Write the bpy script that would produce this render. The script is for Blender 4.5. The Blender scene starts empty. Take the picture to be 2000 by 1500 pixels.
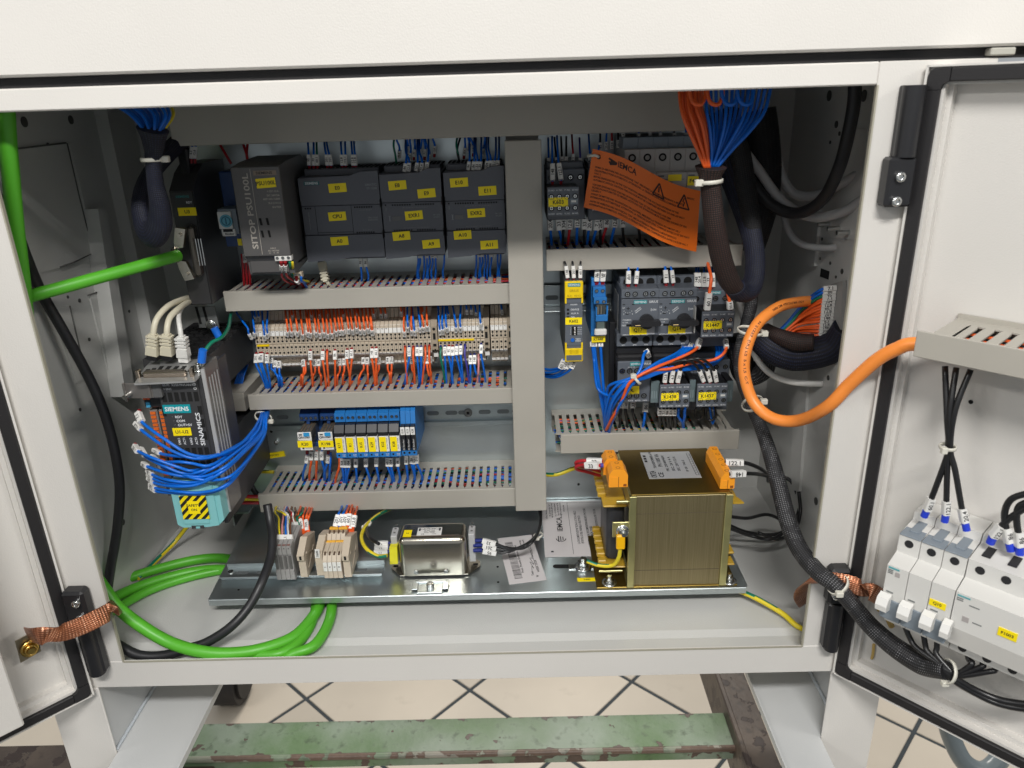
import bpy, math, random
from mathutils import Vector, Matrix
random.seed(7)
S = bpy.context.scene
COL = S.collection
# ------------------------------------------------------------------ camera (metres; builders below work in millimetres)
FPX = 1477.7
CAM = Vector((447.69, -670.24, 575.5))
CR = Vector((0.999578, 0.001019, -0.029036)); CU = Vector((0.026721, 0.360181, 0.9325)); CF = Vector((-0.011408, 0.932882, -0.360002))
cd = bpy.data.cameras.new('camera'); cam = bpy.data.objects.new('camera', cd); COL.objects.link(cam)
m = Matrix.Identity(4)
for i in range(3):
    m[i][0] = CR[i]; m[i][1] = CU[i]; m[i][2] = -CF[i]; m[i][3] = CAM[i] * .001
cam.matrix_world = m
cd.sensor_width = 36; cd.lens = FPX / 2000 * 36; cd.clip_start = .01; cd.clip_end = 60
cd.dof.use_dof = True; cd.dof.focus_distance = .92; cd.dof.aperture_fstop = 9.5
S.camera = cam
# ------------------------------------------------------------------ light of the workshop: ceiling key lamp, added fill lamps, soft room light
w = bpy.data.worlds.new('World'); S.world = w; w.use_nodes = True
w.node_tree.nodes['Background'].inputs[0].default_value = (.93, .97, 1.0, 1)
w.node_tree.nodes['Background'].inputs[1].default_value = .39
def area(name, loc, target, sx, sy, power, col):
    l = bpy.data.lights.new(name, 'AREA'); l.shape = 'RECTANGLE'; l.size = sx; l.size_y = sy; l.energy = power; l.color = col
    o = bpy.data.objects.new(name, l); COL.objects.link(o); o.location = loc
    d = Vector(target) - Vector(loc); o.rotation_euler = d.to_track_quat('-Z', 'Y').to_euler(); return o
area('ceiling_or_fill_lamp', (.50, -1.75, 2.02), (.4, .2, .25), 1.0, .16, 57, (1, .98, .95))
area('ceiling_or_fill_lamp', (-2.2, -1.6, 2.1), (.4, .2, .3), 1.2, .2, 26, (1, .97, .93))  # unseen fill lamp added at the left to lift the shade
area('ceiling_or_fill_lamp', (3.2, -1.3, 2.1), (.4, .2, .3), 1.2, .2, 30, (1, .96, .9))  # fill lamp added out of view on the right
area('ceiling_or_fill_lamp', (.5, 2.3, 2.1), (.5, .8, -.8), 1.2, .2, 60, (1, .95, .88))  # far fill lamp added behind the cabinet, aimed at the floor
S.view_settings.view_transform = 'Standard'; S.view_settings.look = 'None'; S.view_settings.gamma = 1
S.view_settings.exposure = 0
S.render.resolution_x = 1024; S.render.resolution_y = 768
try:
    S.cycles.max_bounces = 7; S.cycles.diffuse_bounces = 4; S.cycles.glossy_bounces = 4
except Exception: pass
# ------------------------------------------------------------------ pixel of the photograph -> point on a plane of the place (mm)
def at(px, py, X=None, Y=None, Z=None):
    d = CF + CR * ((px - 1000) / FPX) - CU * ((py - 750) / FPX)
    i, v = (0, X) if X is not None else (1, Y) if Y is not None else (2, Z)
    return CAM + d * ((v - CAM[i]) / d[i])
def fr(x0, y0, x1, y1, Y):
    a = at(x0, y0, Y=Y); b = at(x1, y1, Y=Y); return a.x, b.x, b.z, a.z     # X0,X1,Z0,Z1
# ------------------------------------------------------------------ materials
MATS = {}
def mat(name, col, rough=.5, metal=0, bump=0, bscale=400, var=0, vscale=30, aniso=None, ior=None, coat=0, emit=None):
    if name in MATS: return MATS[name]
    M = bpy.data.materials.new(name); M.use_nodes = True; nt = M.node_tree; N = nt.nodes; L = nt.links
    b = N['Principled BSDF']; c = (*col, 1)
    b.inputs['Base Color'].default_value = c; b.inputs['Roughness'].default_value = rough; b.inputs['Metallic'].default_value = metal
    if coat: b.inputs['Coat Weight'].default_value = coat
    tc = N.new('ShaderNodeTexCoord')
    if var:
        n = N.new('ShaderNodeTexNoise'); n.inputs['Scale'].default_value = vscale; n.inputs['Detail'].default_value = 5
        L.new(tc.outputs['Object'], n.inputs['Vector'])
        r = N.new('ShaderNodeMapRange'); r.inputs[3].default_value = 1 - var; r.inputs[4].default_value = 1 + var
        r.inputs[1].default_value = .3; r.inputs[2].default_value = .7
        L.new(n.outputs[0], r.inputs[0])
        h = N.new('ShaderNodeHueSaturation'); h.inputs['Color'].default_value = c; L.new(r.outputs[0], h.inputs['Value'])
        L.new(h.outputs[0], b.inputs['Base Color'])
        r2 = N.new('ShaderNodeMapRange'); r2.inputs[3].default_value = max(0, rough - .08); r2.inputs[4].default_value = min(1, rough + .1)
        L.new(n.outputs[0], r2.inputs[0]); L.new(r2.outputs[0], b.inputs['Roughness'])
    if bump:
        n = N.new('ShaderNodeTexNoise'); n.inputs['Scale'].default_value = bscale; n.inputs['Detail'].default_value = 3
        L.new(tc.outputs['Object'], n.inputs['Vector'])
        u = N.new('ShaderNodeBump'); u.inputs['Strength'].default_value = bump; u.inputs['Distance'].default_value = .001
        L.new(n.outputs[0], u.inputs['Height']); L.new(u.outputs[0], b.inputs['Normal'])
    MATS[name] = M; return M
def nd(M, t): return M.node_tree.nodes.new(t)
PAINT = mat('powder_coat_white', (.645, .622, .585), .40, 0, .2, 700, .035, 3.5)
INNER = mat('powder_coat_grey', (.53, .53, .51), .31, 0, .3, 700, .03, 5)
LEGP = mat('powder_coat_leg', (.55, .56, .56), .4, 0, .2, 800, .03, 6)
GALV = mat('galvanized_sheet', (.50, .55, .56), .30, .92, .05, 60, .07, 14)
DUCT = mat('duct_plastic', (.395, .372, .325), .42, 0, .05, 300, .02, 20)
RUB = mat('black_rubber', (.012, .011, .012), .55, 0, .1, 500)
BLK = mat('black_plastic', (.014, .014, .016), .38)
VOID = mat('hole_black', (.004, .004, .004), .9)
PLC = mat('plc_grey', (.092, .098, .116), .46, 0, .12, 1500, .03, 30)
SIR = mat('switchgear_grey', (.105, .118, .140), .42, 0, .08, 1500)
DRV = mat('drive_black', (.040, .040, .042), .42, 0, .08, 1500)
PSU = mat('psu_grey', (.095, .094, .095), .40, .1, .06, 1500)
WHT = mat('white_plastic', (.74, .73, .70), .4)
TIE = mat('cable_tie_nylon', (.66, .64, .56), .38)
BEI = mat('beige_terminal', (.53, .45, .35), .5, 0, .05, 900, .05, 60)
GRT = mat('grey_terminal', (.30, .29, .28), .5, 0, .05, 900, .04, 60)
YEL = mat('yellow_label', (.93, .73, .0), .5)
YPL = mat('yellow_plastic', (.80, .56, .0), .42)
ORT = mat('orange_terminal', (.90, .34, .02), .4)
TEAL = mat('teal_badge', (.0, .25, .27), .4)
CYAN = mat('turquoise_cover', (.21, .50, .51), .4, 0, .05, 900)
INK = mat('black_print', (.012, .012, .015), .6)
WINK = mat('white_print', (.62, .64, .66), .5)
GINK = mat('grey_print', (.21, .22, .235), .5)
STEEL = mat('zinc_screw', (.66, .67, .66), .22, 1)
NICK = mat('nickel_case', (.46, .425, .36), .2, 1, .05, 60, .05, 20)
BLU = mat('blue_insulation', (.0, .13, .60), .35)
ORG = mat('orange_insulation', (.78, .115, .02), .38)
RED = mat('red_insulation', (.42, .012, .02), .36)
BLKW = mat('black_insulation', (.012, .012, .013), .33)
GRN = mat('green_insulation', (.0, .16, .09), .38)
YLW = mat('yellow_insulation', (.70, .56, .02), .38)
VIO = mat('violet_insulation', (.06, .05, .30), .4)
PNK = mat('pink_insulation', (.62, .25, .25), .4)
BRN = mat('brown_insulation', (.16, .06, .025), .4)
GRYW = mat('grey_insulation', (.32, .32, .33), .4)
WHW = mat('white_insulation', (.68, .67, .64), .4)
DBL = mat('dark_blue_ferrule', (.01, .02, .16), .35)
FRED = mat('red_ferrule', (.28, .008, .012), .35)
CBG = mat('green_cable', (.085, .40, .022), .42, 0, .06, 250, .03, 20)
CBO = mat('orange_cable', (.88, .27, .045), .40, 0, .05, 250)
CBK = mat('black_cable', (.016, .016, .018), .42, 0, .08, 300)
CBI = mat('ivory_cable', (.58, .54, .42), .42)
CBGY = mat('grey_cable', (.42, .42, .42), .45)
RELB = mat('relay_blue', (.02, .17, .48), .4, 0, .05, 900)
RELD = mat('relay_dark_blue', (.012, .05, .17), .4)
GREYP = mat('grey_plastic', (.26, .265, .27), .45)
BRW = mat('breaker_white', (.64, .63, .60), .42)
BRG = mat('breaker_grey', (.20, .235, .27), .42)
CLEAR = mat('smoke_plastic', (.10, .10, .095), .12, 0)
BRASS = mat('brass', (.62, .42, .12), .28, 1)
OCHRE = mat('ochre_bobbin', (.50, .31, .03), .32)
IND = mat('blue_dial', (.12, .42, .55), .4)
GLUE = mat('foam_glue', (.50, .34, .10), .6)
# painted / woven materials with their own pattern
def woven(name, base, thread, spec, su, sv, rough=.45, metal=0, fleck=.62):
    M = mat(name, base, rough, metal); N = M.node_tree.nodes; L = M.node_tree.links; b = N['Principled BSDF']
    uv = N.new('ShaderNodeUVMap'); sp = N.new('ShaderNodeSeparateXYZ'); L.new(uv.outputs[0], sp.inputs[0])
    def mth(op, a, c):
        n = N.new('ShaderNodeMath'); n.operation = op
        for i, v in enumerate((a, c)):
            if isinstance(v, (int, float)): n.inputs[i].default_value = v
            else: L.new(v, n.inputs[i])
        return n.outputs[0]
    u = mth('MULTIPLY', sp.outputs[0], su); v = mth('MULTIPLY', sp.outputs[1], sv)
    a = mth('SINE', mth('ADD', u, v), 0); c = mth('SINE', mth('SUBTRACT', u, v), 0)
    p = mth('MULTIPLY', a, c); k = mth('GREATER_THAN', p, .25); k2 = mth('GREATER_THAN', p, fleck)
    n = N.new('ShaderNodeTexNoise'); n.inputs['Scale'].default_value = 90; L.new(N.new('ShaderNodeTexCoord').outputs['Object'], n.inputs[0])
    k2 = mth('MULTIPLY', k2, mth('GREATER_THAN', n.outputs[0], .52))
    x = N.new('ShaderNodeMix'); x.data_type = 'RGBA'; L.new(k, x.inputs[0]); x.inputs[6].default_value = (*base, 1); x.inputs[7].default_value = (*thread, 1)
    y = N.new('ShaderNodeMix'); y.data_type = 'RGBA'; L.new(k2, y.inputs[0]); L.new(x.outputs[2], y.inputs[6]); y.inputs[7].default_value = (*spec, 1)
    L.new(y.outputs[2], b.inputs['Base Color'])
    bp = N.new('ShaderNodeBump'); bp.inputs['Strength'].default_value = .5; bp.inputs['Distance'].default_value = .0004
    L.new(p, bp.inputs['Height']); L.new(bp.outputs[0], b.inputs['Normal']); return M
SLV = woven('braided_sleeve_black', (.005, .005, .006), (.034, .034, .038), (.20, .20, .21), 75.4, 1.5, .6, fleck=.66)
SLB = woven('braided_sleeve_over_blue', (.003, .003, .008), (.006, .011, .040), (.05, .055, .07), 87.96, 1.5, .7, fleck=.8)
SLR = woven('braided_sleeve_over_red', (.007, .005, .005), (.052, .018, .012), (.08, .055, .045), 87.96, 1.5, .7, fleck=.8)
SLD = woven('braided_sleeve_dark', (.004, .004, .005), (.010, .010, .012), (.04, .04, .04), 87.96, 1.5, .75, fleck=.8)
COPB = woven('copper_braid', (.36, .135, .07), (.60, .25, .14), (.95, .52, .34), 87.96, 1.1, .34, .95, fleck=.45)
def brushed(name, base, dark, sx, sy, sz, rough, metal):
    M = mat(name, base, rough, metal); N = M.node_tree.nodes; L = M.node_tree.links; b = N['Principled BSDF']
    mp = N.new('ShaderNodeMapping'); mp.inputs['Scale'].default_value = (sx, sy, sz)
    L.new(N.new('ShaderNodeTexCoord').outputs['Object'], mp.inputs[0])
    n = N.new('ShaderNodeTexNoise'); n.inputs['Scale'].default_value = 1; n.inputs['Detail'].default_value = 4; L.new(mp.outputs[0], n.inputs[0])
    r = N.new('ShaderNodeValToRGB'); r.color_ramp.elements[0].position = .35; r.color_ramp.elements[1].position = .66
    r.color_ramp.elements[0].color = (*dark, 1); r.color_ramp.elements[1].color = (*base, 1)
    L.new(n.outputs[0], r.inputs[0]); L.new(r.outputs[0], b.inputs['Base Color'])
    bp = N.new('ShaderNodeBump'); bp.inputs['Strength'].default_value = .35; bp.inputs['Distance'].default_value = .0004
    L.new(n.outputs[0], bp.inputs['Height']); L.new(bp.outputs[0], b.inputs['Normal']); return M
LAM = brushed('laminated_core', (.36, .30, .165), (.265, .215, .11), 1800, 1800, 12, .42, .8)
XTOP = mat('passivated_yellow', (.165, .112, .024), .34, .85, .05, 100, .12, 25)
XBRK = mat('passivated_bracket', (.56, .52, .24), .32, .85, .05, 100, .08, 40)
def peeling(name, paint, paint2, rust, thr, edge=None):
    M = mat(name, paint, .5); N = M.node_tree.nodes; L = M.node_tree.links; b = N['Principled BSDF']; tc = N.new('ShaderNodeTexCoord')
    def noise(s, d=8):
        n = N.new('ShaderNodeTexNoise'); n.inputs['Scale'].default_value = s; n.inputs['Detail'].default_value = d; L.new(tc.outputs['Object'], n.inputs[0]); return n.outputs[0]
    def mixc(f, a, c):
        x = N.new('ShaderNodeMix'); x.data_type = 'RGBA'; L.new(f, x.inputs[0])
        for i, v in ((6, a), (7, c)):
            if isinstance(v, tuple): x.inputs[i].default_value = (*v, 1)
            else: L.new(v, x.inputs[i])
        return x.outputs[2]
    def ramp(s, a, c):
        r = N.new('ShaderNodeMapRange'); r.inputs[1].default_value = a; r.inputs[2].default_value = c; L.new(s, r.inputs[0]); return r.outputs[0]
    c = mixc(ramp(noise(7), .4, .62), paint, paint2); c = mixc(ramp(noise(55, 10), .55, .80), c, tuple(q * .35 for q in paint))
    n = noise(30, 14); k = ramp(n, thr, thr + .012)
    if edge:      # paint wears off first along the flange's two long edges (object Y, metres)
        def mth(op, a, c):
            q = N.new('ShaderNodeMath'); q.operation = op
            for i, v in enumerate((a, c)):
                if isinstance(v, (int, float)): q.inputs[i].default_value = v
                else: L.new(v, q.inputs[i])
            return q.outputs[0]
        sp = N.new('ShaderNodeSeparateXYZ'); L.new(tc.outputs['Object'], sp.inputs[0])
        t = mth('DIVIDE', mth('SUBTRACT', sp.outputs[1], edge[0]), edge[1] - edge[0]); dd = mth('MINIMUM', t, mth('SUBTRACT', 1, t))
        k = ramp(mth('ADD', n, mth('MAXIMUM', mth('SUBTRACT', .13, mth('MULTIPLY', dd, .9)), 0)), thr, thr + .008)
    rr = mixc(noise(120), rust, tuple(q * 2.2 for q in rust))
    L.new(mixc(k, c, rr), b.inputs['Base Color'])
    inv = N.new('ShaderNodeMath'); inv.operation = 'SUBTRACT'; inv.inputs[0].default_value = 1; L.new(k, inv.inputs[1])
    ad = N.new('ShaderNodeMath'); ad.operation = 'ADD'; L.new(inv.outputs[0], ad.inputs[0]); L.new(noise(90, 6), ad.inputs[1])
    bp = N.new('ShaderNodeBump'); bp.inputs['Strength'].default_value = .6; bp.inputs['Distance'].default_value = .001; L.new(ad.outputs[0], bp.inputs['Height']); L.new(bp.outputs[0], b.inputs['Normal'])
    return M
GBEAM = peeling('peeling_green_paint', (.075, .14, .052), (.17, .215, .15), (.045, .030, .022), .60)
RBEAM = peeling('rusty_brown_steel', (.05, .036, .028), (.095, .07, .052), (.02, .012, .009), .56)
EDGE = peeling('worn_green_edge', (.15, .20, .13), (.26, .24, .20), (.07, .045, .032), .47)
TILE = None
_T = mat('beige_floor_tile', (.60, .53, .435), .35, 0, .1, 60, .06, 4)
TILE = _T; _N = TILE.node_tree.nodes; _L = TILE.node_tree.links; _hs = [n for n in _N if n.type == 'HUE_SAT'][0]
_oi = _N.new('ShaderNodeObjectInfo'); _mr = _N.new('ShaderNodeMapRange'); _mr.inputs[3].default_value = .90; _mr.inputs[4].default_value = 1.06; _L.new(_oi.outputs['Random'], _mr.inputs[0])
_h2 = _N.new('ShaderNodeHueSaturation'); _L.new(_hs.outputs[0], _h2.inputs['Color']); _L.new(_mr.outputs[0], _h2.inputs['Value'])
_st = _N.new('ShaderNodeTexNoise'); _st.inputs['Scale'].default_value = 9; _st.inputs['Detail'].default_value = 8; _L.new([n for n in _N if n.type == 'TEX_COORD'][0].outputs['Object'], _st.inputs[0])
_rr = _N.new('ShaderNodeMapRange'); _rr.inputs[1].default_value = .62; _rr.inputs[2].default_value = .78; _rr.inputs[4].default_value = .45; _L.new(_st.outputs[0], _rr.inputs[0])
_mx = _N.new('ShaderNodeMix'); _mx.data_type = 'RGBA'; _L.new(_rr.outputs[0], _mx.inputs[0]); _L.new(_h2.outputs[0], _mx.inputs[6]); _mx.inputs[7].default_value = (.30, .25, .19, 1); _L.new(_mx.outputs[2], _N['Principled BSDF'].inputs['Base Color'])
GROUT = mat('dark_grout', (.045, .055, .062), .8, 0, .4, 300, .2, 60)
# hazard tape: slanted black and yellow bars
HAZ = mat('hazard_stripes', (.85, .68, 0), .45)
_N = HAZ.node_tree.nodes; _L = HAZ.node_tree.links
_tc = _N.new('ShaderNodeTexCoord'); _sp = _N.new('ShaderNodeSeparateXYZ'); _L.new(_tc.outputs['Object'], _sp.inputs[0])
_s = _N.new('ShaderNodeMath'); _s.operation = 'SUBTRACT'; _L.new(_sp.outputs[2], _s.inputs[0]); _L.new(_sp.outputs[0], _s.inputs[1])
_m = _N.new('ShaderNodeMath'); _m.operation = 'MULTIPLY'; _L.new(_s.outputs[0], _m.inputs[0]); _m.inputs[1].default_value = 105
_f = _N.new('ShaderNodeMath'); _f.operation = 'FRACT'; _L.new(_m.outputs[0], _f.inputs[0])
_g = _N.new('ShaderNodeMath'); _g.operation = 'GREATER_THAN'; _L.new(_f.outputs[0], _g.inputs[0]); _g.inputs[1].default_value = .5
_x = _N.new('ShaderNodeMix'); _x.data_type = 'RGBA'; _L.new(_g.outputs[0], _x.inputs[0]); _x.inputs[6].default_value = (.85, .66, 0, 1); _x.inputs[7].default_value = (.012, .012, .012, 1)
_L.new(_x.outputs[2], _N['Principled BSDF'].inputs['Base Color'])
# ------------------------------------------------------------------ text outlines, cached
TX = {}
def glyphs(s, bold=.02):
    if s not in TX:
        c = bpy.data.curves.new('t', 'FONT'); c.body = s; c.resolution_u = 2; c.offset = bold; c.size = 1
        o = bpy.data.objects.new('t', c); me = o.to_mesh()
        vs = [(v.co.x, v.co.y) for v in me.vertices]; fs = [tuple(p.vertices) for p in me.polygons]
        o.to_mesh_clear(); bpy.data.objects.remove(o); bpy.data.curves.remove(c)
        if vs:
            x0 = min(v[0] for v in vs); x1 = max(v[0] for v in vs); y0 = min(v[1] for v in vs); y1 = max(v[1] for v in vs)
            TX[s] = ([(a - x0, b_ - y0) for a, b_ in vs], fs, x1 - x0, y1 - y0)
        else: TX[s] = ([], [], 1, 1)
    return TX[s]
# ------------------------------------------------------------------ mesh builder (millimetres)
class MB:
    def __init__(s): s.v = []; s.f = []; s.m = []; s.uv = {}; s.sm = set()
    def add(s, vs, fs, mi=0, smooth=False):
        b = len(s.v); s.v += [tuple(v) for v in vs]
        for f in fs:
            if smooth: s.sm.add(len(s.f))
            s.f.append(tuple(i + b for i in f)); s.m.append(mi)
        return b
    def box(s, x0, x1, y0, y1, z0, z1, mi=0, c=0):
        if x0 > x1: x0, x1 = x1, x0
        if y0 > y1: y0, y1 = y1, y0
        if z0 > z1: z0, z1 = z1, z0
        if c <= 0 or c * 2.2 > min(x1 - x0, y1 - y0, z1 - z0):
            s.add([(x, y, z) for x in (x0, x1) for y in (y0, y1) for z in (z0, z1)],
                  [(0, 1, 3, 2), (4, 6, 7, 5), (0, 4, 5, 1), (2, 3, 7, 6), (0, 2, 6, 4), (1, 5, 7, 3)], mi); return s
        lo = (x0, y0, z0); hi = (x1, y1, z1); V = {}; vs = []
        for sx in (0, 1):
            for sy in (0, 1):
                for sz in (0, 1):
                    sg = (sx, sy, sz); base = [hi[i] if sg[i] else lo[i] for i in range(3)]
                    for a in range(3):
                        p = list(base)
                        for i in range(3):
                            if i != a: p[i] += -c if sg[i] else c
                        V[(sg, a)] = len(vs); vs.append(p)
        fs = []
        for a in range(3):
            b_, c_ = [(1, 2), (2, 0), (0, 1)][a]
            for sa in (0, 1):
                q = []
                for (i, j) in ((0, 0), (1, 0), (1, 1), (0, 1)):
                    sg = [0, 0, 0]; sg[a] = sa; sg[b_] = i; sg[c_] = j; q.append(V[(tuple(sg), a)])
                fs.append(tuple(q if sa else q[::-1]))
            for i in (0, 1):
                for j in (0, 1):
                    q0 = [0, 0, 0]; q0[b_] = i; q0[c_] = j; q1 = list(q0); q1[a] = 1; q0 = tuple(q0); q1 = tuple(q1)
                    f = (V[(q0, b_)], V[(q0, c_)], V[(q1, c_)], V[(q1, b_)])
                    fs.append(f if i == j else f[::-1])
        for sx in (0, 1):
            for sy in (0, 1):
                for sz in (0, 1):
                    f = tuple(V[((sx, sy, sz), a)] for a in range(3)); fs.append(f if (sx + sy + sz) % 2 else f[::-1])
        s.add(vs, fs, mi); return s
    def prism(s, poly, a0, a1, ax='y', mi=0):     # poly in (x,z) for ax y, (y,z) for ax x, (x,y) for ax z
        def P(p, a): return (p[0], a, p[1]) if ax == 'y' else (a, p[0], p[1]) if ax == 'x' else (p[0], p[1], a)
        n = len(poly); vs = [P(p, a0) for p in poly] + [P(p, a1) for p in poly]
        fs = [tuple(range(n)), tuple(range(2 * n - 1, n - 1, -1))] + [(i, i + n, (i + 1) % n + n, (i + 1) % n) for i in range(n)]
        s.add(vs, fs, mi); return s
    def cyl(s, p0, p1, r, n=10, mi=0, r1=None, cap=True):
        p0 = Vector(p0); p1 = Vector(p1); d = (p1 - p0).normalized(); a = d.orthogonal().normalized(); b = d.cross(a)
        r1 = r if r1 is None else r1; vs = []
        for p, q in ((p0, r), (p1, r1)):
            for i in range(n):
                t = 2 * math.pi * i / n; vs.append(p + a * (math.cos(t) * q) + b * (math.sin(t) * q))
        s.add(vs, [(i, (i + 1) % n, (i + 1) % n + n, i + n) for i in range(n)], mi, True)
        if cap: s.add(vs, [tuple(range(n - 1, -1, -1)), tuple(range(n, 2 * n))], mi)
        return s
    def ring(s, c, ax, r0, r1, h, n=14, mi=0):    # flat washer with thickness h along ax
        c = Vector(c); d = Vector(ax).normalized(); a = d.orthogonal().normalized(); b = d.cross(a); vs = []
        for q, k in ((r0, 0), (r1, 0), (r1, h), (r0, h)):
            for i in range(n):
                t = 2 * math.pi * i / n; vs.append(c + d * k + a * (math.cos(t) * q) + b * (math.sin(t) * q))
        fs = []
        for k in range(4):
            for i in range(n): fs.append((k * n + i, k * n + (i + 1) % n, ((k + 1) % 4) * n + (i + 1) % n, ((k + 1) % 4) * n + i))
        s.add(vs, fs, mi, True); return s
    def tube(s, pts, r, n=7, mi=0, cap=True, flat=1, normal=None):
        P = [Vector(p) for p in pts]; N = len(P); base = len(s.v); vs = []; d0 = None; L = 0
        R_ = r if hasattr(r, '__len__') else [r] * N
        up = None; lens = [0]
        for i in range(1, N): lens.append(lens[-1] + (P[i] - P[i - 1]).length)
        for i in range(N):
            d = (P[min(i + 1, N - 1)] - P[max(i - 1, 0)]).normalized()
            if normal is not None:
                up = Vector(normal) - d * Vector(normal).dot(d); up.normalize()
            elif up is None: up = d.orthogonal().normalized()
            else: up = (up - d * up.dot(d)).normalized()
            b = d.cross(up)
            for k in range(n):
                t = 2 * math.pi * k / n; vs.append(P[i] + up * (math.cos(t) * R_[i] * flat) + b * (math.sin(t) * R_[i]))
        f0 = len(s.f); s.v += [tuple(v) for v in vs]
        for i in range(N - 1):
            for k in range(n):
                k2 = (k + 1) % n; s.sm.add(len(s.f))
                s.uv[len(s.f)] = [(k / n, lens[i]), ((k + 1) / n, lens[i]), ((k + 1) / n, lens[i + 1]), (k / n, lens[i + 1])]
                s.f.append((base + i * n + k, base + i * n + k2, base + (i + 1) * n + k2, base + (i + 1) * n + k)); s.m.append(mi)
        if cap:
            s.f.append(tuple(base + k for k in range(n - 1, -1, -1))); s.m.append(mi)
            s.f.append(tuple(base + (N - 1) * n + k for k in range(n))); s.m.append(mi)
        return s
    def text(s, t, o, right, up, h, mi=0, align='c', w=None):
        V, F, tw, th = glyphs(t)
        sc = h / .72
        sx = sc if w is None else w / tw
        right = Vector(right).normalized(); up = Vector(up).normalized(); o = Vector(o)
        ox = -tw * sx / 2 if align == 'c' else 0 if align == 'l' else -tw * sx
        s.add([o + right * (ox + x * sx) + up * (y * sc - h / 2) for x, y in V], F, mi); return s
    def ft(s, t, x, y, z, h, mi=0, align='c', rot=0, w=None):   # text facing the front (-Y)
        a = math.radians(rot); return s.text(t, (x, y, z), (math.cos(a), 0, math.sin(a)), (-math.sin(a), 0, math.cos(a)), h, mi, align, w)
    def plate(s, x, y, z, w, h, t=.4, rot=0, mi=0):             # thin plate facing the front, lying on plane y
        a = math.radians(rot); R_ = Vector((math.cos(a), 0, math.sin(a))); U = Vector((-math.sin(a), 0, math.cos(a))); o = Vector((x, y, z))
        c = [o + R_ * (i * w / 2) + U * (j * h / 2) for i, j in ((-1, -1), (1, -1), (1, 1), (-1, 1))]
        s.add([p - Vector((0, t, 0)) for p in c] + c, [(0, 1, 2, 3), (4, 7, 6, 5), (0, 4, 5, 1), (1, 5, 6, 2), (2, 6, 7, 3), (3, 7, 4, 0)], mi); return s
WM = {}
def build(name, mb, mats, parent=None, local=False, kind=None, label=None):
    if not isinstance(mats, (list, tuple)): mats = [mats]
    me = bpy.data.meshes.new(name)
    inv = Matrix.Identity(4) if (parent is None or local) else WM[parent].inverted()
    me.from_pydata([tuple((inv @ Vector(v)) * .001) for v in mb.v], [], mb.f)
    for m_ in mats: me.materials.append(m_)
    me.polygons.foreach_set('material_index', mb.m)
    me.polygons.foreach_set('use_smooth', [i in mb.sm for i in range(len(mb.f))])
    if mb.uv:
        ul = me.uv_layers.new(name='UVMap')
        for fi, q in mb.uv.items():
            st = me.polygons[fi].loop_start
            for k in range(4): ul.data[st + k].uv = q[k]
    me.update()
    o = bpy.data.objects.new(name, me); COL.objects.link(o)
    WM[o] = Matrix.Identity(4) if parent is None else WM[parent].copy()
    if parent: o.parent = parent
    if kind: o['kind'] = kind
    if label: o['label'] = label
    return o
def tag(o, label, cat, group=None):
    o['label'] = label; o['category'] = cat
    if group: o['group'] = group
    return o
def thing(name, label, cat, loc=(0, 0, 0), rz=0, group=None):
    o = bpy.data.objects.new(name, None); COL.objects.link(o); o.empty_display_size = .01
    o.location = Vector(loc) * .001; o.rotation_euler = (0, 0, rz)
    WM[o] = Matrix.Translation(Vector(loc)) @ Matrix.Rotation(rz, 4, 'Z')
    return tag(o, label, cat, group)
KIDS = {}
def proto(o):
    KIDS[o] = list(o.children); return o
def dup(root, loc, label, group=None, skip=()):
    r = root.copy(); COL.objects.link(r); r.location = Vector(loc) * .001
    WM[r] = Matrix.Translation(Vector(loc)) @ Matrix.Rotation(root.rotation_euler.z, 4, 'Z')
    r['label'] = label
    if group: r['group'] = group
    for ch in KIDS.get(root, list(root.children)):
        c = ch.copy(); COL.objects.link(c); c.parent = r; WM[c] = WM[r].copy()
        for g in list(ch.children):
            d = g.copy(); COL.objects.link(d); d.parent = c
    return r
ONE = ['', 'first', 'second', 'third', 'fourth', 'fifth', 'sixth', 'seventh', 'eighth', 'ninth', 'tenth', 'eleventh', 'twelfth', 'thirteenth', 'fourteenth', 'fifteenth', 'sixteenth', 'seventeenth', 'eighteenth', 'nineteenth']
def nth(i):
    if i < 20: return ONE[i]
    t = {2: 'twent', 3: 'thirt', 4: 'fort'}[i // 10]
    return t + 'ieth' if i % 10 == 0 else t + 'y-' + ONE[i % 10]
def spline(pts, k=6):
    P = [Vector(p) for p in pts]
    if len(P) < 3:
        return [P[0].lerp(P[1], i / 4) for i in range(5)]
    Q = [P[0] * 2 - P[1]] + P + [P[-1] * 2 - P[-2]]; out = []
    for i in range(1, len(Q) - 2):
        a, b, c, d = Q[i - 1:i + 3]
        for j in range(k):
            t = j / k; out.append(.5 * ((2 * b) + (c - a) * t + (2 * a - 5 * b + 4 * c - d) * t * t + (-a + 3 * b - 3 * c + d) * t ** 3))
    out.append(P[-1]); return out
def pp(pts): return [at(p[0], p[1], Y=p[2]) for p in pts]
NUMS = ['304', '201', '86', '60.1', '122.1', '33', '148', '12.8', '95', '6.3', '20.4', '7.1']
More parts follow.
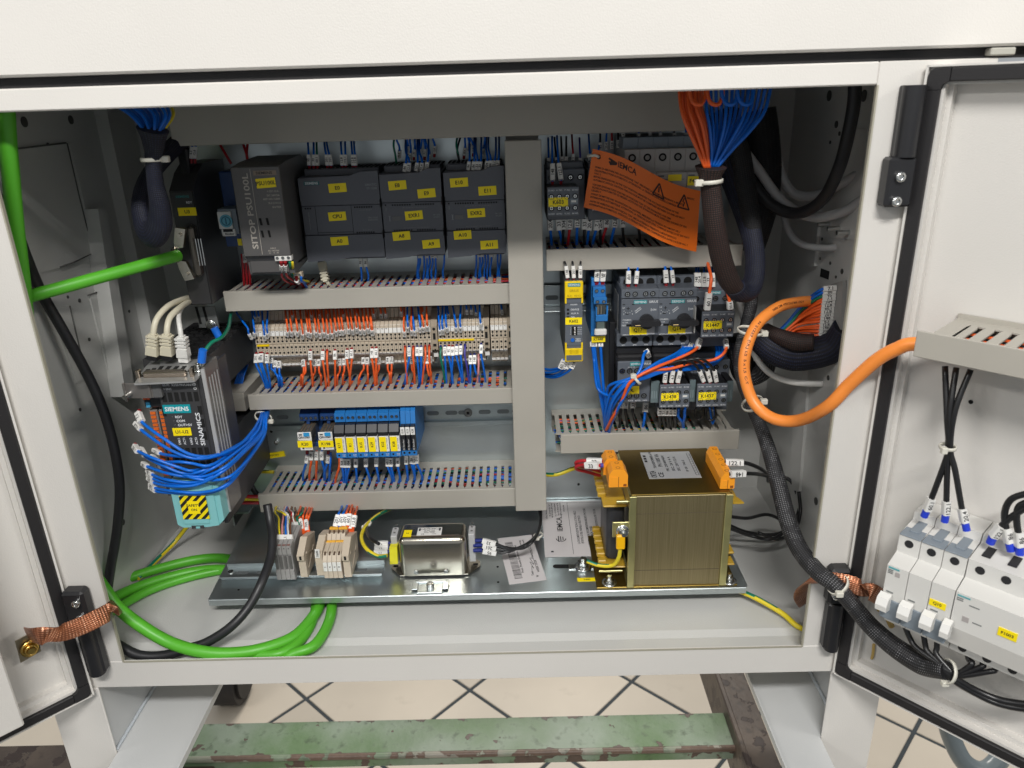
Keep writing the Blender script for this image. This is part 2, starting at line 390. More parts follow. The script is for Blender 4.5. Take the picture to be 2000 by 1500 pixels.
def sleeve_mb(p, d, L=10.5, wd=3.3, txt=None, face=Vector((0, -1, .25)), r=1.3):
    d = d.normalized(); f = (face - d * face.dot(d)).normalized(); s_ = d.cross(f).normalized(); mb = MB(); h = max(wd * .46, r + .55); wd = max(wd, 2 * r + 1); q = h - wd * .46
    c = []
    for a in (0, L):
        for i, j in ((-1, -.6), (-.75, -1), (.75, -1), (1, -.6), (1, .8), (-1, .8)):
            c.append(p + d * a + s_ * (i * wd / 2) - f * (j * h) + f * .15)
    mb.add(c, [(0, 1, 2, 3, 4, 5), (11, 10, 9, 8, 7, 6)] + [(i, i + 6, (i + 1) % 6 + 6, (i + 1) % 6) for i in range(6)], 0)
    if txt:
        V, F, tw, th = glyphs(txt); o = p + d * (L / 2) + f * (h + .27); k = min(wd * .62 / .72, L * .8 / tw)
        rt = -d if d.z < 0 else d
        up = f.cross(rt)
        mb.add([o + rt * ((x - tw / 2) * k) + up * ((y - th / 2) * k) for x, y in V], F, 1)
    return mb
WIRES = 0; BATCH = None
class Batch:      # wires too thin or hidden to pick apart singly: joined into one object
    def __init__(s, name, label, cat): s.a = (name, label, cat); s.m = MB(); s.mats = []
    def put(s, mb, mats):
        b = len(s.m.v); f0 = len(s.m.f); s.m.v += mb.v; ix = []
        for x in mats:
            if x not in s.mats: s.mats.append(x)
            ix.append(s.mats.index(x))
        s.m.f += [tuple(i + b for i in f) for f in mb.f]; s.m.m += [ix[k] for k in mb.m]; s.m.sm |= {i + f0 for i in mb.sm}
    def __enter__(s):
        global BATCH; BATCH = s; return s
    def __exit__(s, *a):
        global BATCH; BATCH = None
        o = build(s.a[0], s.m, s.mats, kind='stuff'); tag(o, s.a[1], s.a[2])
def wire(col, pts, label, group, r=1.25, s0=True, s1=False, fer=None, k=6, sl=10.5, sw=3.3, cat='wire', n=7, raw=False, fl=4.5, gap=0, fer1=None, txt=True, name='wire'):
    """insulated conductor through the given points; an optional printed sleeve and crimp at either end"""
    global WIRES; WIRES += 1
    P = spline([Vector(p) for p in pts] if raw else pp(pts), k)
    mb = MB().tube(P, r, n)
    if BATCH: BATCH.put(mb, [col]); o = None
    else: o = build(name, mb, col); tag(o, label, cat, group)
    def part(nm, m_, mats):
        if BATCH: BATCH.put(m_, mats)
        else: build(nm, m_, mats, o)
    for on, Q, fe in ((s0, P, fer), (s1, P[::-1], fer1)):
        if fe:
            d = (Q[1] - Q[0]).normalized(); part('crimp_collar', MB().cyl(Q[0] - d * .5, Q[0] + d * fl, r * 1.28, 8), [fe])
        if on:
            acc = 0; tgt = (fl if fe else .5) + gap; i = 0
            while i < len(Q) - 2 and acc + (Q[i + 1] - Q[i]).length < tgt: acc += (Q[i + 1] - Q[i]).length; i += 1
            a = Q[i] + (Q[i + 1] - Q[i]).normalized() * (tgt - acc); j = i
            while j < len(Q) - 1 and (Q[j] - a).length < sl: j += 1
            mid = Q[(i + j + 1) // 2]; D = (Q[j] - a).normalized(); off = (mid - a) - D * (mid - a).dot(D)
            part('marker_sleeve', sleeve_mb(a + off * .5, Q[j] - a, sl, sw, random.choice(NUMS) if txt else None, r=r + min(1.2, off.length * .5)), [WHT, INK])
    return o
def lab(parent, x, y, z, w, h, txt, rot=0, m=None, name='label', ink=None, th=None, vert=0):
    mb = MB().plate(x, y, z, w, h, .35, rot)
    if txt: mb.ft(txt, x, y - .5, z, th or h * .42, 1, rot=rot + vert)
    return build(name, mb, [m or YEL, ink or INK], parent)
def screw(mb, x, y, z, r, n=10, m0=0, m1=1, m2=2, metal=True):      # recessed terminal screw seen from the front; slots: rim, black, steel
    mb.ring((x, y, z), (0, -1, 0), r, r * 1.16, .5, n, m0); mb.cyl((x, y + .2, z), (x, y - .15, z), r, n, m1)
    if metal:
        mb.cyl((x, y, z), (x, y - .35, z), r * .62, 8, m2); mb.box(x - r * .5, x + r * .5, y - .45, y - .3, z - r * .11, z + r * .11, m1)
        mb.box(x - r * .11, x + r * .11, y - .46, y - .3, z - r * .5, z + r * .5, m1)
# ------------------------------------------------------------------ workshop floor, old steel frame
GZ = -875
fl = build('floor', MB().box(-4000, 6000, -3000, 7000, GZ - 30, GZ - 3), GROUT, kind='structure')
ga = math.radians(2.4 + 45); gu = Vector((math.cos(ga), math.sin(ga), 0)); gv = Vector((-math.sin(ga), math.cos(ga), 0)); g0 = Vector((718, 900, GZ))
tm = None
for i in range(-9, 9):
    for j in range(-8, 10):
        c = g0 + gu * (300 * (i + .5)) + gv * (300 * (j + .5))
        if c.y < -400 or c.y > 2600 or c.x < -1700 or c.x > 2600: continue
        if tm is None:
            tm = build('tile', MB().box(-145.5, 145.5, -145.5, 145.5, -8, 0, c=1.5), TILE, fl, local=True); o = tm
        else: o = tm.copy(); COL.objects.link(o); o.parent = fl
        o.location = c * .001; o.rotation_euler = (0, 0, ga)
# green painted steel frame the machine stands on
bt = thing('steel_frame', 'old steel frame with peeling green paint standing on the tiled floor under the cabinet', 'steel frame', (300, 280, -400))
zt = -400; gy = at(700, 1474, Z=zt).y; gb2 = at(700, 1407, Z=zt).y
GBEAM = peeling('worn_green_paint', (.085, .15, .062), (.19, .24, .18), (.045, .030, .022), .665, ((gy - 280) * .001, (gb2 - 280) * .001))
gb = MB(); gb.box(-110, 800, gy, gb2, zt - 6, zt, c=1); build('beam_edge', MB().cyl((-110, gy - 1, zt - 2), (800, gy - 1, zt - 2), 5, 10), EDGE, bt); gb.box(-110, 800, gy + 2, gy + 10, zt - 28, zt - 5, c=1)
build('cross_beam', gb, GBEAM, bt)
a = at(1397, 1315, Z=-380); b = at(1445, 1315, Z=-380)
sb = MB().box(a.x, b.x + 8, -60, 800, -440, -380, c=2); sb.box(a.x - 3, a.x + 6, -60, 800, -460, -374, c=2)
build('side_beam', sb, RBEAM, bt, label='side beam of bare rusty brown steel')
a = at(0, 1456, Z=-420)
a2 = at(0, 1500, Z=-420); build('rail_end', MB().box(-620, -60, a2.y - 30, a.y, -500, -420, c=2).box(-620, -60, a2.y - 40, a2.y - 28, -462, -450, c=2), RBEAM, bt, label='bare brown end of the beam')
c = at(440, 1350, Z=-800)
rf = thing('rubber_wheel', 'black rubber wheel on the floor behind the left foot of the cabinet', 'wheel', (c.x, c.y + 60, GZ))
wm_ = MB(); P_ = [(c.x - 10, c.y + 60, -815), (c.x + 30, c.y + 60, -815)]
wm_.cyl((c.x - 45, c.y + 60, -800), (c.x + 25, c.y + 60, -800), 74, 28).cyl((c.x - 52, c.y + 60, -800), (c.x + 33, c.y + 60, -800), 60, 28)
build('tyre', wm_, RUB, rf); build('hub', MB().cyl((c.x - 56, c.y + 60, -800), (c.x + 37, c.y + 60, -800), 24, 16), STEEL, rf)
# grey bent pipe at the lower right
pz = -520
P_ = [at(x, y, Z=z) for x, y, z in ((1845, 1385, -400), (1858, 1440, -440), (1885, 1490, -470), (1925, 1505, -480), (1960, 1470, -460), (1985, 1400, -420))]
tag(build('bent_pipe', MB().tube(spline(P_, 8), 15, 14), mat('grey_paint_pipe', (.20, .235, .25), .28)), 'smooth grey bent pipe on the floor below the open right door', 'pipe')
# ------------------------------------------------------------------ cabinet
CW, CH = 748, 572
cab = thing('electrical_cabinet', 'open light grey sheet steel electrical cabinet with two doors swung wide', 'cabinet', (374, 150, -36))
XL, XR = -96, 844
t = 2
m = MB()
m.box(0, CW, 0, 30, CH, 590, c=1.2); m.box(0, CW, 30, 32, CH, 600)
build('top_rail', m, PAINT, cab)
m = MB().box(-41, CW + 37, 0, 3, -36, 0, c=.8); m.box(XL, -41, .5, 3, -36, 0); m.box(CW + 37, XR, .5, 3, -36, 0); m.box(XL, XR, 3, 26, -36, -34)
build('bottom_rail', m, PAINT, cab)
for x0, x1 in ((XL, 0), (CW, XR)):
    m = MB().box(x0, x1, .3, 2.6, .02, 590, c=.6); build('post', m, PAINT, cab)
build('inner_lip', MB().box(-1.2, 0.3, -.4, 3.4, -.6, CH).box(CW - .3, CW + 1.2, -.4, 3.4, -.6, CH).box(0, CW, -.6, .2, -1.4, .5), mat('lip_edge', (.36, .34, .27), .5), cab)
WL, WR, BK, FZ = -62, 811, 372, -10
build('side_wall', MB().box(WL - 2, WL, 22, BK, -30, 620), INNER, cab)
build('side_wall', MB().box(WR, WR + 2, 22, BK, -30, 620), INNER, cab)
build('back_wall', MB().box(WL, WR, BK, BK + 2, -30, 620), INNER, cab)
build('roof_panel', MB().box(WL, WR, 30, BK, 606, 608), INNER, cab)
m = MB(); m.prism([(3, -14), (34, -14), (43, FZ), (BK, FZ), (BK, FZ - 2), (44, FZ - 2), (36, -16), (3, -16)], WL, WR, 'x')
build('floor_panel', m, INNER, cab)
# joggled column in the back corners, cover plates, screws and holes of the side walls
m = MB(); m.prism([(306, -4), (BK, -4), (BK, 600), (306, 600)], WL, WL + 16, 'x'); 
for q in ([(188, 408), (206, 411), (262, 770), (243, 775)],):
    m.prism([(at(*p, X=WL + 17).y, at(*p, X=WL + 17).z) for p in q], WL, WL + 19, 'x')
build('corner_column', m, INNER, cab)
def wallplate(name, quad, X, th, mt=INNER):
    P = [at(*p, X=X) for p in quad]; return build(name, MB().prism([(p.y, p.z) for p in P], X, X + th, 'x'), mt, cab)
wallplate('cover_plate', [(31, 291), (129, 279), (180, 495), (117, 522), (45, 540)], WL + .1, 2.2)
wallplate('cover_plate', [(131, 281), (136, 280), (188, 493), (182, 496)], WL + .1, 3.4)
wallplate('cover_plate', [(100, 606), (136, 596), (168, 736), (148, 748)], WL + .1, 2)
wallplate('cover_plate', [(172, 576), (194, 569), (232, 722), (210, 730)], WL + .1, 2)
wallplate('cover_plate', [(195, 569), (199, 568), (239, 724), (233, 726)], WL + .1, 3.6)
for sm in (((131, 280), (155, 385), (182, 494), (150, 510), (117, 522)), ((136, 597), (152, 665), (168, 737)), ((195, 569), (215, 645), (236, 725)), ((31, 291), (80, 285), (129, 279)), ((172, 577), (195, 569))):
    build('panel_seam', MB().tube([at(*q, X=WL + 2.6) for q in sm], .9, 6), mat('seam_shadow', (.10, .10, .095), .7), cab)
for (x, y, r) in ((47, 238, 5.5), (138, 234, 5), (93, 282, 2), (131, 295, 3), (188, 459, 1.6), (84, 518, 3.5), (132, 580, 1.8), (155, 587, 2.4), (174, 663, 2.2), (217, 758, 2.2), (252, 608, 2), (240, 1020, 4), (156, 800, 2)):
    p = at(x, y, X=WL + .2); build('hole_plug', MB().cyl((WL + .1, p.y, p.z), (WL + .9, p.y, p.z), r, 12, 0), mat('dark_hole', (.06, .06, .055), .5), cab)
m = MB(); p = at(235, 741, X=WL); m.cyl((WL, p.y, p.z), (WL + 14, p.y, p.z), 2.4, 10); build('screw', m, STEEL, cab)
wallplate('cover_plate', [(1645, 250), (1695, 252), (1678, 470), (1612, 462)], WR - 2.2, 2)
wallplate('cover_plate', [(1560, 640), (1585, 640), (1560, 960), (1540, 955)], WR - 4.2, 4)
wallplate('cover_plate', [(1583, 392), (1602, 392), (1590, 520), (1572, 520)], WR - 4.2, 4)
m = MB()
for (x, y, r) in ((1620, 187, 6), (1688, 187, 6), (1634, 243, 4), (1640, 261, 2.4), (1684, 265, 2.2), (1680, 291, 2), (1622, 278, 2), (1602, 505, 1.8), (1622, 514, 2), (1633, 541, 1.7), (1645, 530, 3), (1597, 715, 2), (1618, 738, 3), (1594, 979, 5), (1606, 467, 2)):
    p = at(x, y, X=WR - .2); build('hole_plug', MB().cyl((WR - 1, p.y, p.z), (WR - .1, p.y, p.z), r, 12, 0), mat('dark_hole', (.06, .06, .055), .5), cab)
for x, y in ((1624, 438), (1644, 446), (1663, 454)):
    p = at(x, y, X=WR); build('screw', MB().cyl((WR - 16, p.y, p.z), (WR, p.y, p.z), 2.6, 10), STEEL, cab)
m = MB(); P = [at(*q, X=WR - .3) for q in ((1604, 524), (1620, 530), (1618, 546), (1602, 540))]
m.prism([(p.y, p.z) for p in P], WR - .8, WR - .2, 'x'); build('wall_cutout', m, VOID, cab)
# machine panel above the cabinet, seal gap between
mp = thing('machine_cover', 'large plain off-white sheet metal cover above the cabinet opening', 'machine cover', (400, 0, 598))
m = MB().box(-900, 884, -4, 40, 598.5, 1050, c=2); build('panel', m, PAINT, mp)
build('panel_end', MB().box(900, 1700, -14, 40, 604, 1050, c=2).box(884, 900, 6, 40, 598.5, 1050), PAINT, mp)
build('seal_strip', MB().box(-900, 1500, 6, 40, 590.5, 598.2), RUB, mp)
m = MB().box(835, 855, -3, 8, 591.5, 597.5, c=1); m.box(868, 905, -10, 8, 591.5, 603, c=2); m.cyl((870, -2, 594), (900, -2, 596), 4, 12)
build('latch', m, mat('latch_plastic', (.42, .41, .36), .4), mp)
# feet of the cabinet
ft = thing('machine_stand', 'pale folded sheet metal stand carrying the cabinet, with a foot at each side', 'stand', (374, 60, -500))
for x0, x1, xa, xb, ti in ((XL, -37, -40, 46, 1), (785, XR, 812, 730, -1)):
    leg = build('leg', MB().box(x0, x1, 0, 3, -520, -36.3, c=1), PAINT, ft)
    build('side_panel', MB().box(xa - (2 if ti > 0 else 0), xa + (0 if ti > 0 else 2), 3, 420, -133, -38), LEGP, ft)
    m = MB().box(min(xa, xb), max(xa, xb), 3, 420, -136, -133); m.box(max(min(xa, xb), -36), min(max(xa, xb), 784), -90, 3, -136, -133); m.box(xb - 1, xb + 1, -90, 420, -139, -130)
    build('foot_plate', m, LEGP, ft)
    wb = MB(); k = 0
    for i in range(60):
        y = 4 + i * 6.5; wb.cyl((xa + ti * 1.5, y, -131.6), (xa + ti * 1.7, y + 6.4, -131.6), 2.2 + random.uniform(-.3, .5), 7)
    build('weld_seam', wb, mat('painted_weld', (.50, .54, .58), .3, 0, .5, 500), ft)
# ------------------------------------------------------------------ doors
def door(origin, rz, s, L, zb, zt, name_label):
    d = build('door', MB().box(0, L, 17 * s, 19.5 * s, zb + 3, zt - 3), PAINT, None, local=True)
    d.parent = cab; Mw = Matrix.Translation(Vector(origin)) @ Matrix.Rotation(rz, 4, 'Z')
    ml = WM[cab].inverted() @ Mw; ml.translation = ml.translation * .001; d.matrix_local = ml
    WM[d] = Mw; d['label'] = name_label
    m = MB().box(-.5, 1.5, -3 * s, 19 * s, zb, zt); m.box(0, L, -3 * s, 19 * s, zb, zb + 1.5); m.box(0, L, -3 * s, 19 * s, zt - 1.5, zt)
    m.box(1.6, 15, 1 * s, 17 * s, zb + 1.6, zt - 1.6); m.box(15, L, 1 * s, 17 * s, zb + 1.6, zb + 15); m.box(15, L, 1 * s, 17 * s, zt - 15, zt - 1.6)
    m.box(15, 19, 9 * s, 17 * s, zb + 15, zt - 15); m.box(19, L, 9 * s, 17 * s, zb + 15, zb + 21)
    build('door_rim', m, PAINT, d, local=True)
    # soft seal, mitred with rounded corners
    gk = MB(); w0, w1, ro, ri = 2.6, 12.8, 5, 6; e = w1 + ri
    gk.box(w0, w1, -4 * s, 1 * s, zb + e, zt - e, c=.8); gk.box(e, L, -4 * s, 1 * s, zb + w0, zb + w1, c=.8); gk.box(e, L, -4 * s, 1 * s, zt - w1, zt - w0, c=.8)
    for z_, zs in ((zb, 1), (zt, -1)):
        A = [(w0, z_ + zs * e)] + [(w0 + ro - ro * math.cos(math.pi / 2 * i / 6), z_ + zs * (w0 + ro - ro * math.sin(math.pi / 2 * i / 6))) for i in range(7)] + [(e, z_ + zs * w0)]
        B = [(w1, z_ + zs * e)] + [(w1 + ri - ri * math.cos(math.pi / 2 * i / 6), z_ + zs * (w1 + ri - ri * math.sin(math.pi / 2 * i / 6))) for i in range(7)] + [(e, z_ + zs * w1)]
        for k in range(8): gk.prism([A[k], A[k + 1], B[k + 1], B[k]], -4 * s, 1 * s)
    build('gasket', gk, RUB, d, local=True)
    return d
DR_A = math.radians(-46.5); DL_A = math.radians(225.5)
RO = (785.5, -4, 0); LO = (-41, -4, 0)
rd = door(RO, DR_A, 1, 480, -33, 586, 'right door, swung out with switch gear inside')
ld = door(LO, DL_A, -1, 480, -41, 586, 'left door, swung out, plain inside')
RM = WM[rd]; LM = WM[ld]
def on_door(px, py, M, y):     # point of the door's plane (local y) under a pixel, in door coordinates
    n = M.to_3x3() @ Vector((0, 1, 0)); o = M @ Vector((0, y, 0)); d = CF + CR * ((px - 1000) / FPX) - CU * ((py - 750) / FPX)
    return M.inverted() @ (CAM + d * ((o - CAM).dot(n) / d.dot(n)))
a = on_door(49, 1417, LM, 34)
m = MB().box(a.x, 480, 18, 34, a.z, a.z + 420, c=1.5); m.box(a.x + 20, 480, -17, 18, a.z + 40, a.z + 400)
build('document_pocket', m, PAINT, ld, local=True)
# hinges
def hinge(x0, x1, z0, z1, up, scr):
    h = MB(); zm = z0 + (z1 - z0) * (.42 if up else .58)
    if up: h.box(x0, x1, -16, 0, z0, zm, c=2); h.cyl(((x0 + x1) / 2 + 3, -9, zm), ((x0 + x1) / 2 + 3, -9, z1), (x1 - x0) * .40, 16); h.box(x0 + 6, x1, -9, 0, zm, z1, c=1)
    else: h.box(x0, x1, -16, 0, zm, z1, c=3); h.box(x0 + 3, x1, -14, 0, z0, zm, c=3); h.cyl(((x0 + x1) / 2 + 2, -10, z0), ((x0 + x1) / 2 + 2, -10, zm), (x1 - x0) * .36, 16)
    o = build('hinge', h, BLK, cab); s_ = MB()
    for x, z in scr: s_.cyl((x, -19, z), (x, -15, z), 4.2, 14); s_.ring((x, -19, z), (0, -1, 0), 1.6, 4, .6, 12)
    build('hinge_screw', s_, STEEL, o)
def Zat(x, y, Y=-14): p = at(x, y, Y=Y); return p.x, p.z
x0, z0 = Zat(1724, 405); x1, z1 = Zat(1790, 166); xs = [Zat(1760, 346, -19), Zat(1752, 394, -19)]
hinge(x0, 783, z0, z1, True, xs)
x0, z0 = Zat(1602, 1272); _, z1 = Zat(1640, 1112); hinge(x0, 783, z0, z1, False, [Zat(1634, 1166, -19)])
x1, z0 = Zat(206, 1318); _, z1 = Zat(160, 1156); hinge(-38, x1, z0, z1, False, [Zat(147, 1181, -19), Zat(156, 1209, -19)])
# ------------------------------------------------------------------ mounting plate (vertical) and shelf (horizontal)
P0 = 300; SZ = 18
m = MB().box(36, 716, P0, P0 + 2.5, SZ + 1, 600); plate = build('mounting_plate', m, GALV, cab)
a = at(413, 1168, Z=SZ); b = at(1452, 1146, Z=SZ); sy = 83
m = MB().prism([(66, sy), (709, sy), (712, sy + 4), (712, P0), (52, P0)], SZ - 2.5, SZ, 'z'); m.box(66, 710, sy - .5, sy + 2, SZ - 9, SZ - .6, c=.5)
shelf = build('shelf_plate', m, GALV, cab)
m = MB().box(36, 58, 262, P0, SZ + 12, SZ + 14); m.box(34, 36, 262, P0 + 2, SZ - 8, SZ + 40); build('plate_tab', m, GALV, cab)
m = MB()
for x, y in ((1130, 946), (1157, 868), (530, 843)): 
    p = at(x, y, Y=P0 - .2); build('small_hole', MB().cyl((p.x, P0 + .1, p.z), (p.x, P0 - .4, p.z), 2, 10), VOID, cab)
p = at(535, 271, Y=P0); m.cyl((p.x, P0 + .1, p.z), (p.x, P0 - .4, p.z), 3, 12)
for x, y in ((466, 1152), (972, 1107), (973, 1137)):
    p = at(x, y, Z=SZ + .2); build('small_hole', MB().cyl((p.x, p.y, SZ), (p.x, p.y, SZ + .5), 1.5, 8), VOID, cab)
build('small_hole', m, VOID, cab)
p = at(541, 862, Y=P0); build('plate_screw', MB().cyl((p.x, P0 - 4, p.z), (p.x, P0, p.z), 4, 6).cyl((p.x, P0 - 7, p.z), (p.x, P0 - 4, p.z), 2, 8), STEEL, cab)
# slot with bolt in the shelf
a = at(1086, 1106, Z=SZ + .3); b = at(1175, 1106, Z=SZ + .3); r = 4
poly = [(a.x + r * math.cos(t_), a.y + r * math.sin(t_)) for t_ in [math.pi / 2 + i * math.pi / 6 for i in range(7)]] + [(b.x + r * math.cos(t_), b.y + r * math.sin(t_)) for t_ in [-math.pi / 2 + i * math.pi / 6 for i in range(7)]]
build('slot_hole', MB().prism(poly, SZ + .1, SZ + .4, 'z'), VOID, cab)
# ------------------------------------------------------------------ DIN rails
def rail_y(X0, X1, zc, label, loc=None):
    """35 mm top-hat rail on the vertical plate"""
    r = thing('mounting_rail', label, 'mounting rail', ((X0 + X1) / 2, P0, zc - 17.5))
    m = MB(); z0, z1 = zc - 17.5, zc + 17.5
    for a_, b_ in ((z0, z0 + 5), (z1 - 5, z1)): m.box(X0, X1, P0 - 7.5, P0 - 6.3, a_, b_)
    m.box(X0, X1, P0 - 7.5, P0 - .6, z0 + 5, z0 + 6.2); m.box(X0, X1, P0 - 7.5, P0 - .6, z1 - 6.2, z1 - 5); m.box(X0, X1, P0 - 1.6, P0 - .3, z0 + 6.2, z1 - 6.2)
    m.cyl((X0, P0 - 7, z1), (X1, P0 - 7, z1), .9, 6); m.cyl((X0, P0 - 7, z0), (X1, P0 - 7, z0), .9, 6)
    build('rail_profile', m, GALV, r); return r
def rail_slots(r, xs, zc, L=17, w=6):
    for x in xs:
        poly = [(x - L / 2 + w / 2 + w / 2 * math.cos(t_), zc + w / 2 * math.sin(t_)) for t_ in [math.pi / 2 + i * math.pi / 5 for i in range(6)]] + [(x + L / 2 - w / 2 + w / 2 * math.cos(t_), zc + w / 2 * math.sin(t_)) for t_ in [-math.pi / 2 + i * math.pi / 5 for i in range(6)]]
        build('slot', MB().prism(poly, P0 - 2.1, P0 - 1.7), mat('slot_shade', (.22, .24, .245), .45, .6), r)
def rail_rivet(r, x, zc):
    build('rivet', MB().cyl((x, P0 - 4, zc), (x, P0 - 1, zc), 6, 16).ring((x, P0 - 4, zc), (0, -1, 0), 2.4, 5.4, .8, 16).cyl((x, P0 - 4.4, zc), (x, P0 - 3.9, zc), 1.8, 8, 1), [mat('dark_zinc', (.30, .30, .29), .35, .9), VOID], r)
z3 = at(850, 810, Y=P0 - 7).z
r3 = rail_y(98, 437, z3, 'slotted zinc mounting rail behind the row of blue relays', 0)
rail_slots(r3, [at(x, 812, Y=P0 - 2).x for x in (551, 846, 882, 907, 947, 983, 1012)], z3)
rail_rivet(r3, at(914, 808, Y=P0 - 3).x, z3)
m = MB(); p = at(1010, 820, Y=P0 - 2); m.ft('Omega3F  S', p.x - 14, P0 - 2, at(980, 822, Y=P0 - 2).z, 4.2, 0, rot=180, w=34)
build('lettering', m, mat('embossed_print', (.12, .12, .11), .5), r3)
zr = at(1090, 583, Y=P0 - 7).z
rR = rail_y(482, 690, zr, 'zinc mounting rail behind the safety relay and motor switches')
rail_rivet(rR, at(1144, 587, Y=P0 - 3).x, zr); rail_slots(rR, [at(1078, 590, Y=P0 - 2).x, at(1195, 590, Y=P0 - 2).x], zr)
zt_ = at(960, 665, Y=P0 - 7).z + 4
rail_y(98, 437, zt_, 'zinc mounting rail carrying the long row of beige terminals')
rail_y(108, 437, at(700, 420, Y=217).z, 'zinc mounting rail behind the dark grey controller modules')
# ------------------------------------------------------------------ slotted wiring ducts
def finger_mesh(pitch, y0=218.5, y1=282):
    a = pitch / 2 - .35; b = pitch / 2 - 2.1
    return [(-a, y0), (a, y0), (a, y0 + 3), (b, y0 + 8), (b, y1), (-b, y1), (-b, y0 + 8), (-a, y0 + 3)]
WCOL = [BLU, ORG, RED, BLKW, GRN, YLW, VIO]
def duct(X0, X1, Z0, Z1, label, off=3, pitch=10.05, wires=(10, 6, 3, 2, 1, 1, 0), skipfill=None, L0=0, YF=217, first=0, nw=26, wy=(228, 288), wz=None, wend=4):
    d = thing('wiring_duct', label, 'wiring duct', ((X0 + X1) / 2, P0, Z0))
    m = MB().box(X0 - L0, X1, YF - 2, YF, Z0, Z1, c=.7); m.box(X0 - L0, X1, YF, YF + 3, Z1 - 1.6, Z1 - .1); m.box(X0 - L0, X1, YF, YF + 3, Z0 + .1, Z0 + 1.6)
    build('cover', m, DUCT, d)
    m = MB().box(X0 + off, X1, P0 - 2, P0 - .2, Z0 + 1, Z1 - .3); m.box(X0 + off, X1, 282, P0 - 2, Z1 - 1.5, Z1 - .2); m.box(X0 + off, X1, 282, P0 - 2, Z0 + 1, Z0 + 2.2)
    build('base', m, DUCT, d)
    n = int((X1 - X0 - off - 2) / pitch); f0 = None; lo = MB()
    for i in range(n):
        x = X0 + off + pitch * (i + .5) + 1
        if f0 is None:
            f0 = build('finger', MB().prism(finger_mesh(pitch), Z1 - 1.5, Z1 - .25, 'z'), DUCT, d, local=False); o = f0
            # shift: mesh is built about x=0 in world mm; move object
            f0.location = (x * .001, 0, 0); WM[f0] = WM[d].copy()
        else:
            o = f0.copy(); COL.objects.link(o); o.parent = d; o.location = (x * .001, 0, 0)
        lo.prism([(p[0] + x, p[1]) for p in finger_mesh(pitch)], Z0 + 1, Z0 + 2.2, 'z')
    build('lower_fingers', lo, DUCT, d, kind='stuff')
    # bundled conductors lying in the duct
    wm2 = MB(); idx = []
    for i, c_ in enumerate(wires): idx += [i] * c_
    for i in range(nw if idx else 0):
        mi = random.choice(idx); y = random.uniform(*wy); z = Z1 - random.uniform(3, 9) if i % 2 else random.uniform(Z0 + 4, Z1 - 6); pts = []
        x = X0 + off + random.uniform(0, 12)
        while x < X1 + wend:
            pts.append((x, min(286, max(222, y + random.uniform(-3.5, 3.5))), min(Z1 - 3.2, max(Z0 + 3, z + random.uniform(-2.6, 2.6))))); x += 26
        wm2.tube(spline(pts, 3), 1.35, 6, mi, cap=False)
    if idx: build('bundled_wires', wm2, WCOL, d, kind='stuff')
    return d
def xa(px, py): return at(px, py, Y=215).x
duct(xa(438, 590), xa(996, 580), at(440, 609, Y=215).z, at(440, 570, Y=215).z, 'grey slotted wiring duct under the dark controller modules, above the beige terminal row', wires=(16, 3, 2, 1, 0, 0, 0), YF=217)
duct(xa(485, 785), xa(1006, 768), at(700, 796, Y=215).z, at(700, 766, Y=215).z, 'grey slotted wiring duct under the beige terminal row with orange and blue wires', wires=(8, 12, 1, 2, 1, 0, 0))
duct(xa(505, 978), xa(1013, 975), at(760, 995, Y=215).z, at(760, 960, Y=215).z, 'grey slotted wiring duct under the blue relays, lowest of the left ducts', wires=(14, 6, 4, 4, 2, 2, 1), nw=34)
duct(482, xa(1450, 500), at(1250, 525, Y=215).z, at(1250, 483, Y=215).z, 'grey slotted wiring duct below the orange warning tag, right of the upright duct', wires=(3, 0, 2, 3, 0, 0, 0), nw=14, wend=-30)
R2X = at(1095, 848, Y=215).x
duct(R2X, at(1445, 843, Y=215).x, at(1270, 882, Y=215).z, at(1270, 845, Y=215).z, 'grey slotted wiring duct above the transformer', wires=(5, 3, 1, 6, 4, 2, 0), off=-8, nw=26, wend=-42)
# upright duct and the wide one across the top
vd = thing('wiring_duct', 'upright smooth grey wiring duct standing between the left and right halves', 'wiring duct', (462, P0, 60))
x0, x1 = at(989, 400, Y=205).x, at(1059, 400, Y=205).x; z0 = at(1050, 997, Y=205).z; z1 = at(1020, 274, Y=205).z
build('cover', MB().box(x0, x1, 204, 206, z0, z1, c=.8).box(x0, x0 + 1.5, 206, 212, z0, z1).box(x1 - 1.5, x1, 206, 212, z0, z1), DUCT, vd)
m = MB()
for i in range(44):
    z = z0 + 4 + i * 10.3
    if z + 6 > z1: break
    m.box(x0 + .4, x0 + 1.6, 212, P0 - 1, z, z + 6); m.box(x1 - 1.6, x1 - .4, 212, P0 - 1, z, z + 6)
m.box(x0 + .4, x1 - .4, P0 - 2, P0 - .3, z0, z1); build('base', m, DUCT, vd)
m = MB()
for i in range(30):
    x = random.uniform(x0 + 3, x1 - 3); y = random.uniform(222, 290); mi = random.choice([0, 0, 0, 1, 1, 2, 3])
    m.tube(spline([(x + random.uniform(-2, 2), y, z) for z in range(int(z0) + 6, int(z1) + 8, 50)], 3), 1.35, 6, mi)
build('bundled_wires', m, WCOL, vd, kind='stuff')
td = thing('wiring_duct', 'wide smooth grey wiring duct across the top in the shade', 'wiring duct', (320, P0, 530))
a = at(337, 275, Y=205); b = at(1337, 262, Y=205)
build('cover', MB().box(a.x, b.x, 203, 206, b.z + 3.5, 602, c=.8).box(a.x, b.x, 206, 211, b.z + 3.6, b.z + 5.2), DUCT, td)
m = MB()
for i in range(60):
    x = a.x + 3 + i * 10.05
    if x + 6 > b.x: break
    m.box(x, x + 6, 211, 282, b.z + 3.8, b.z + 5)
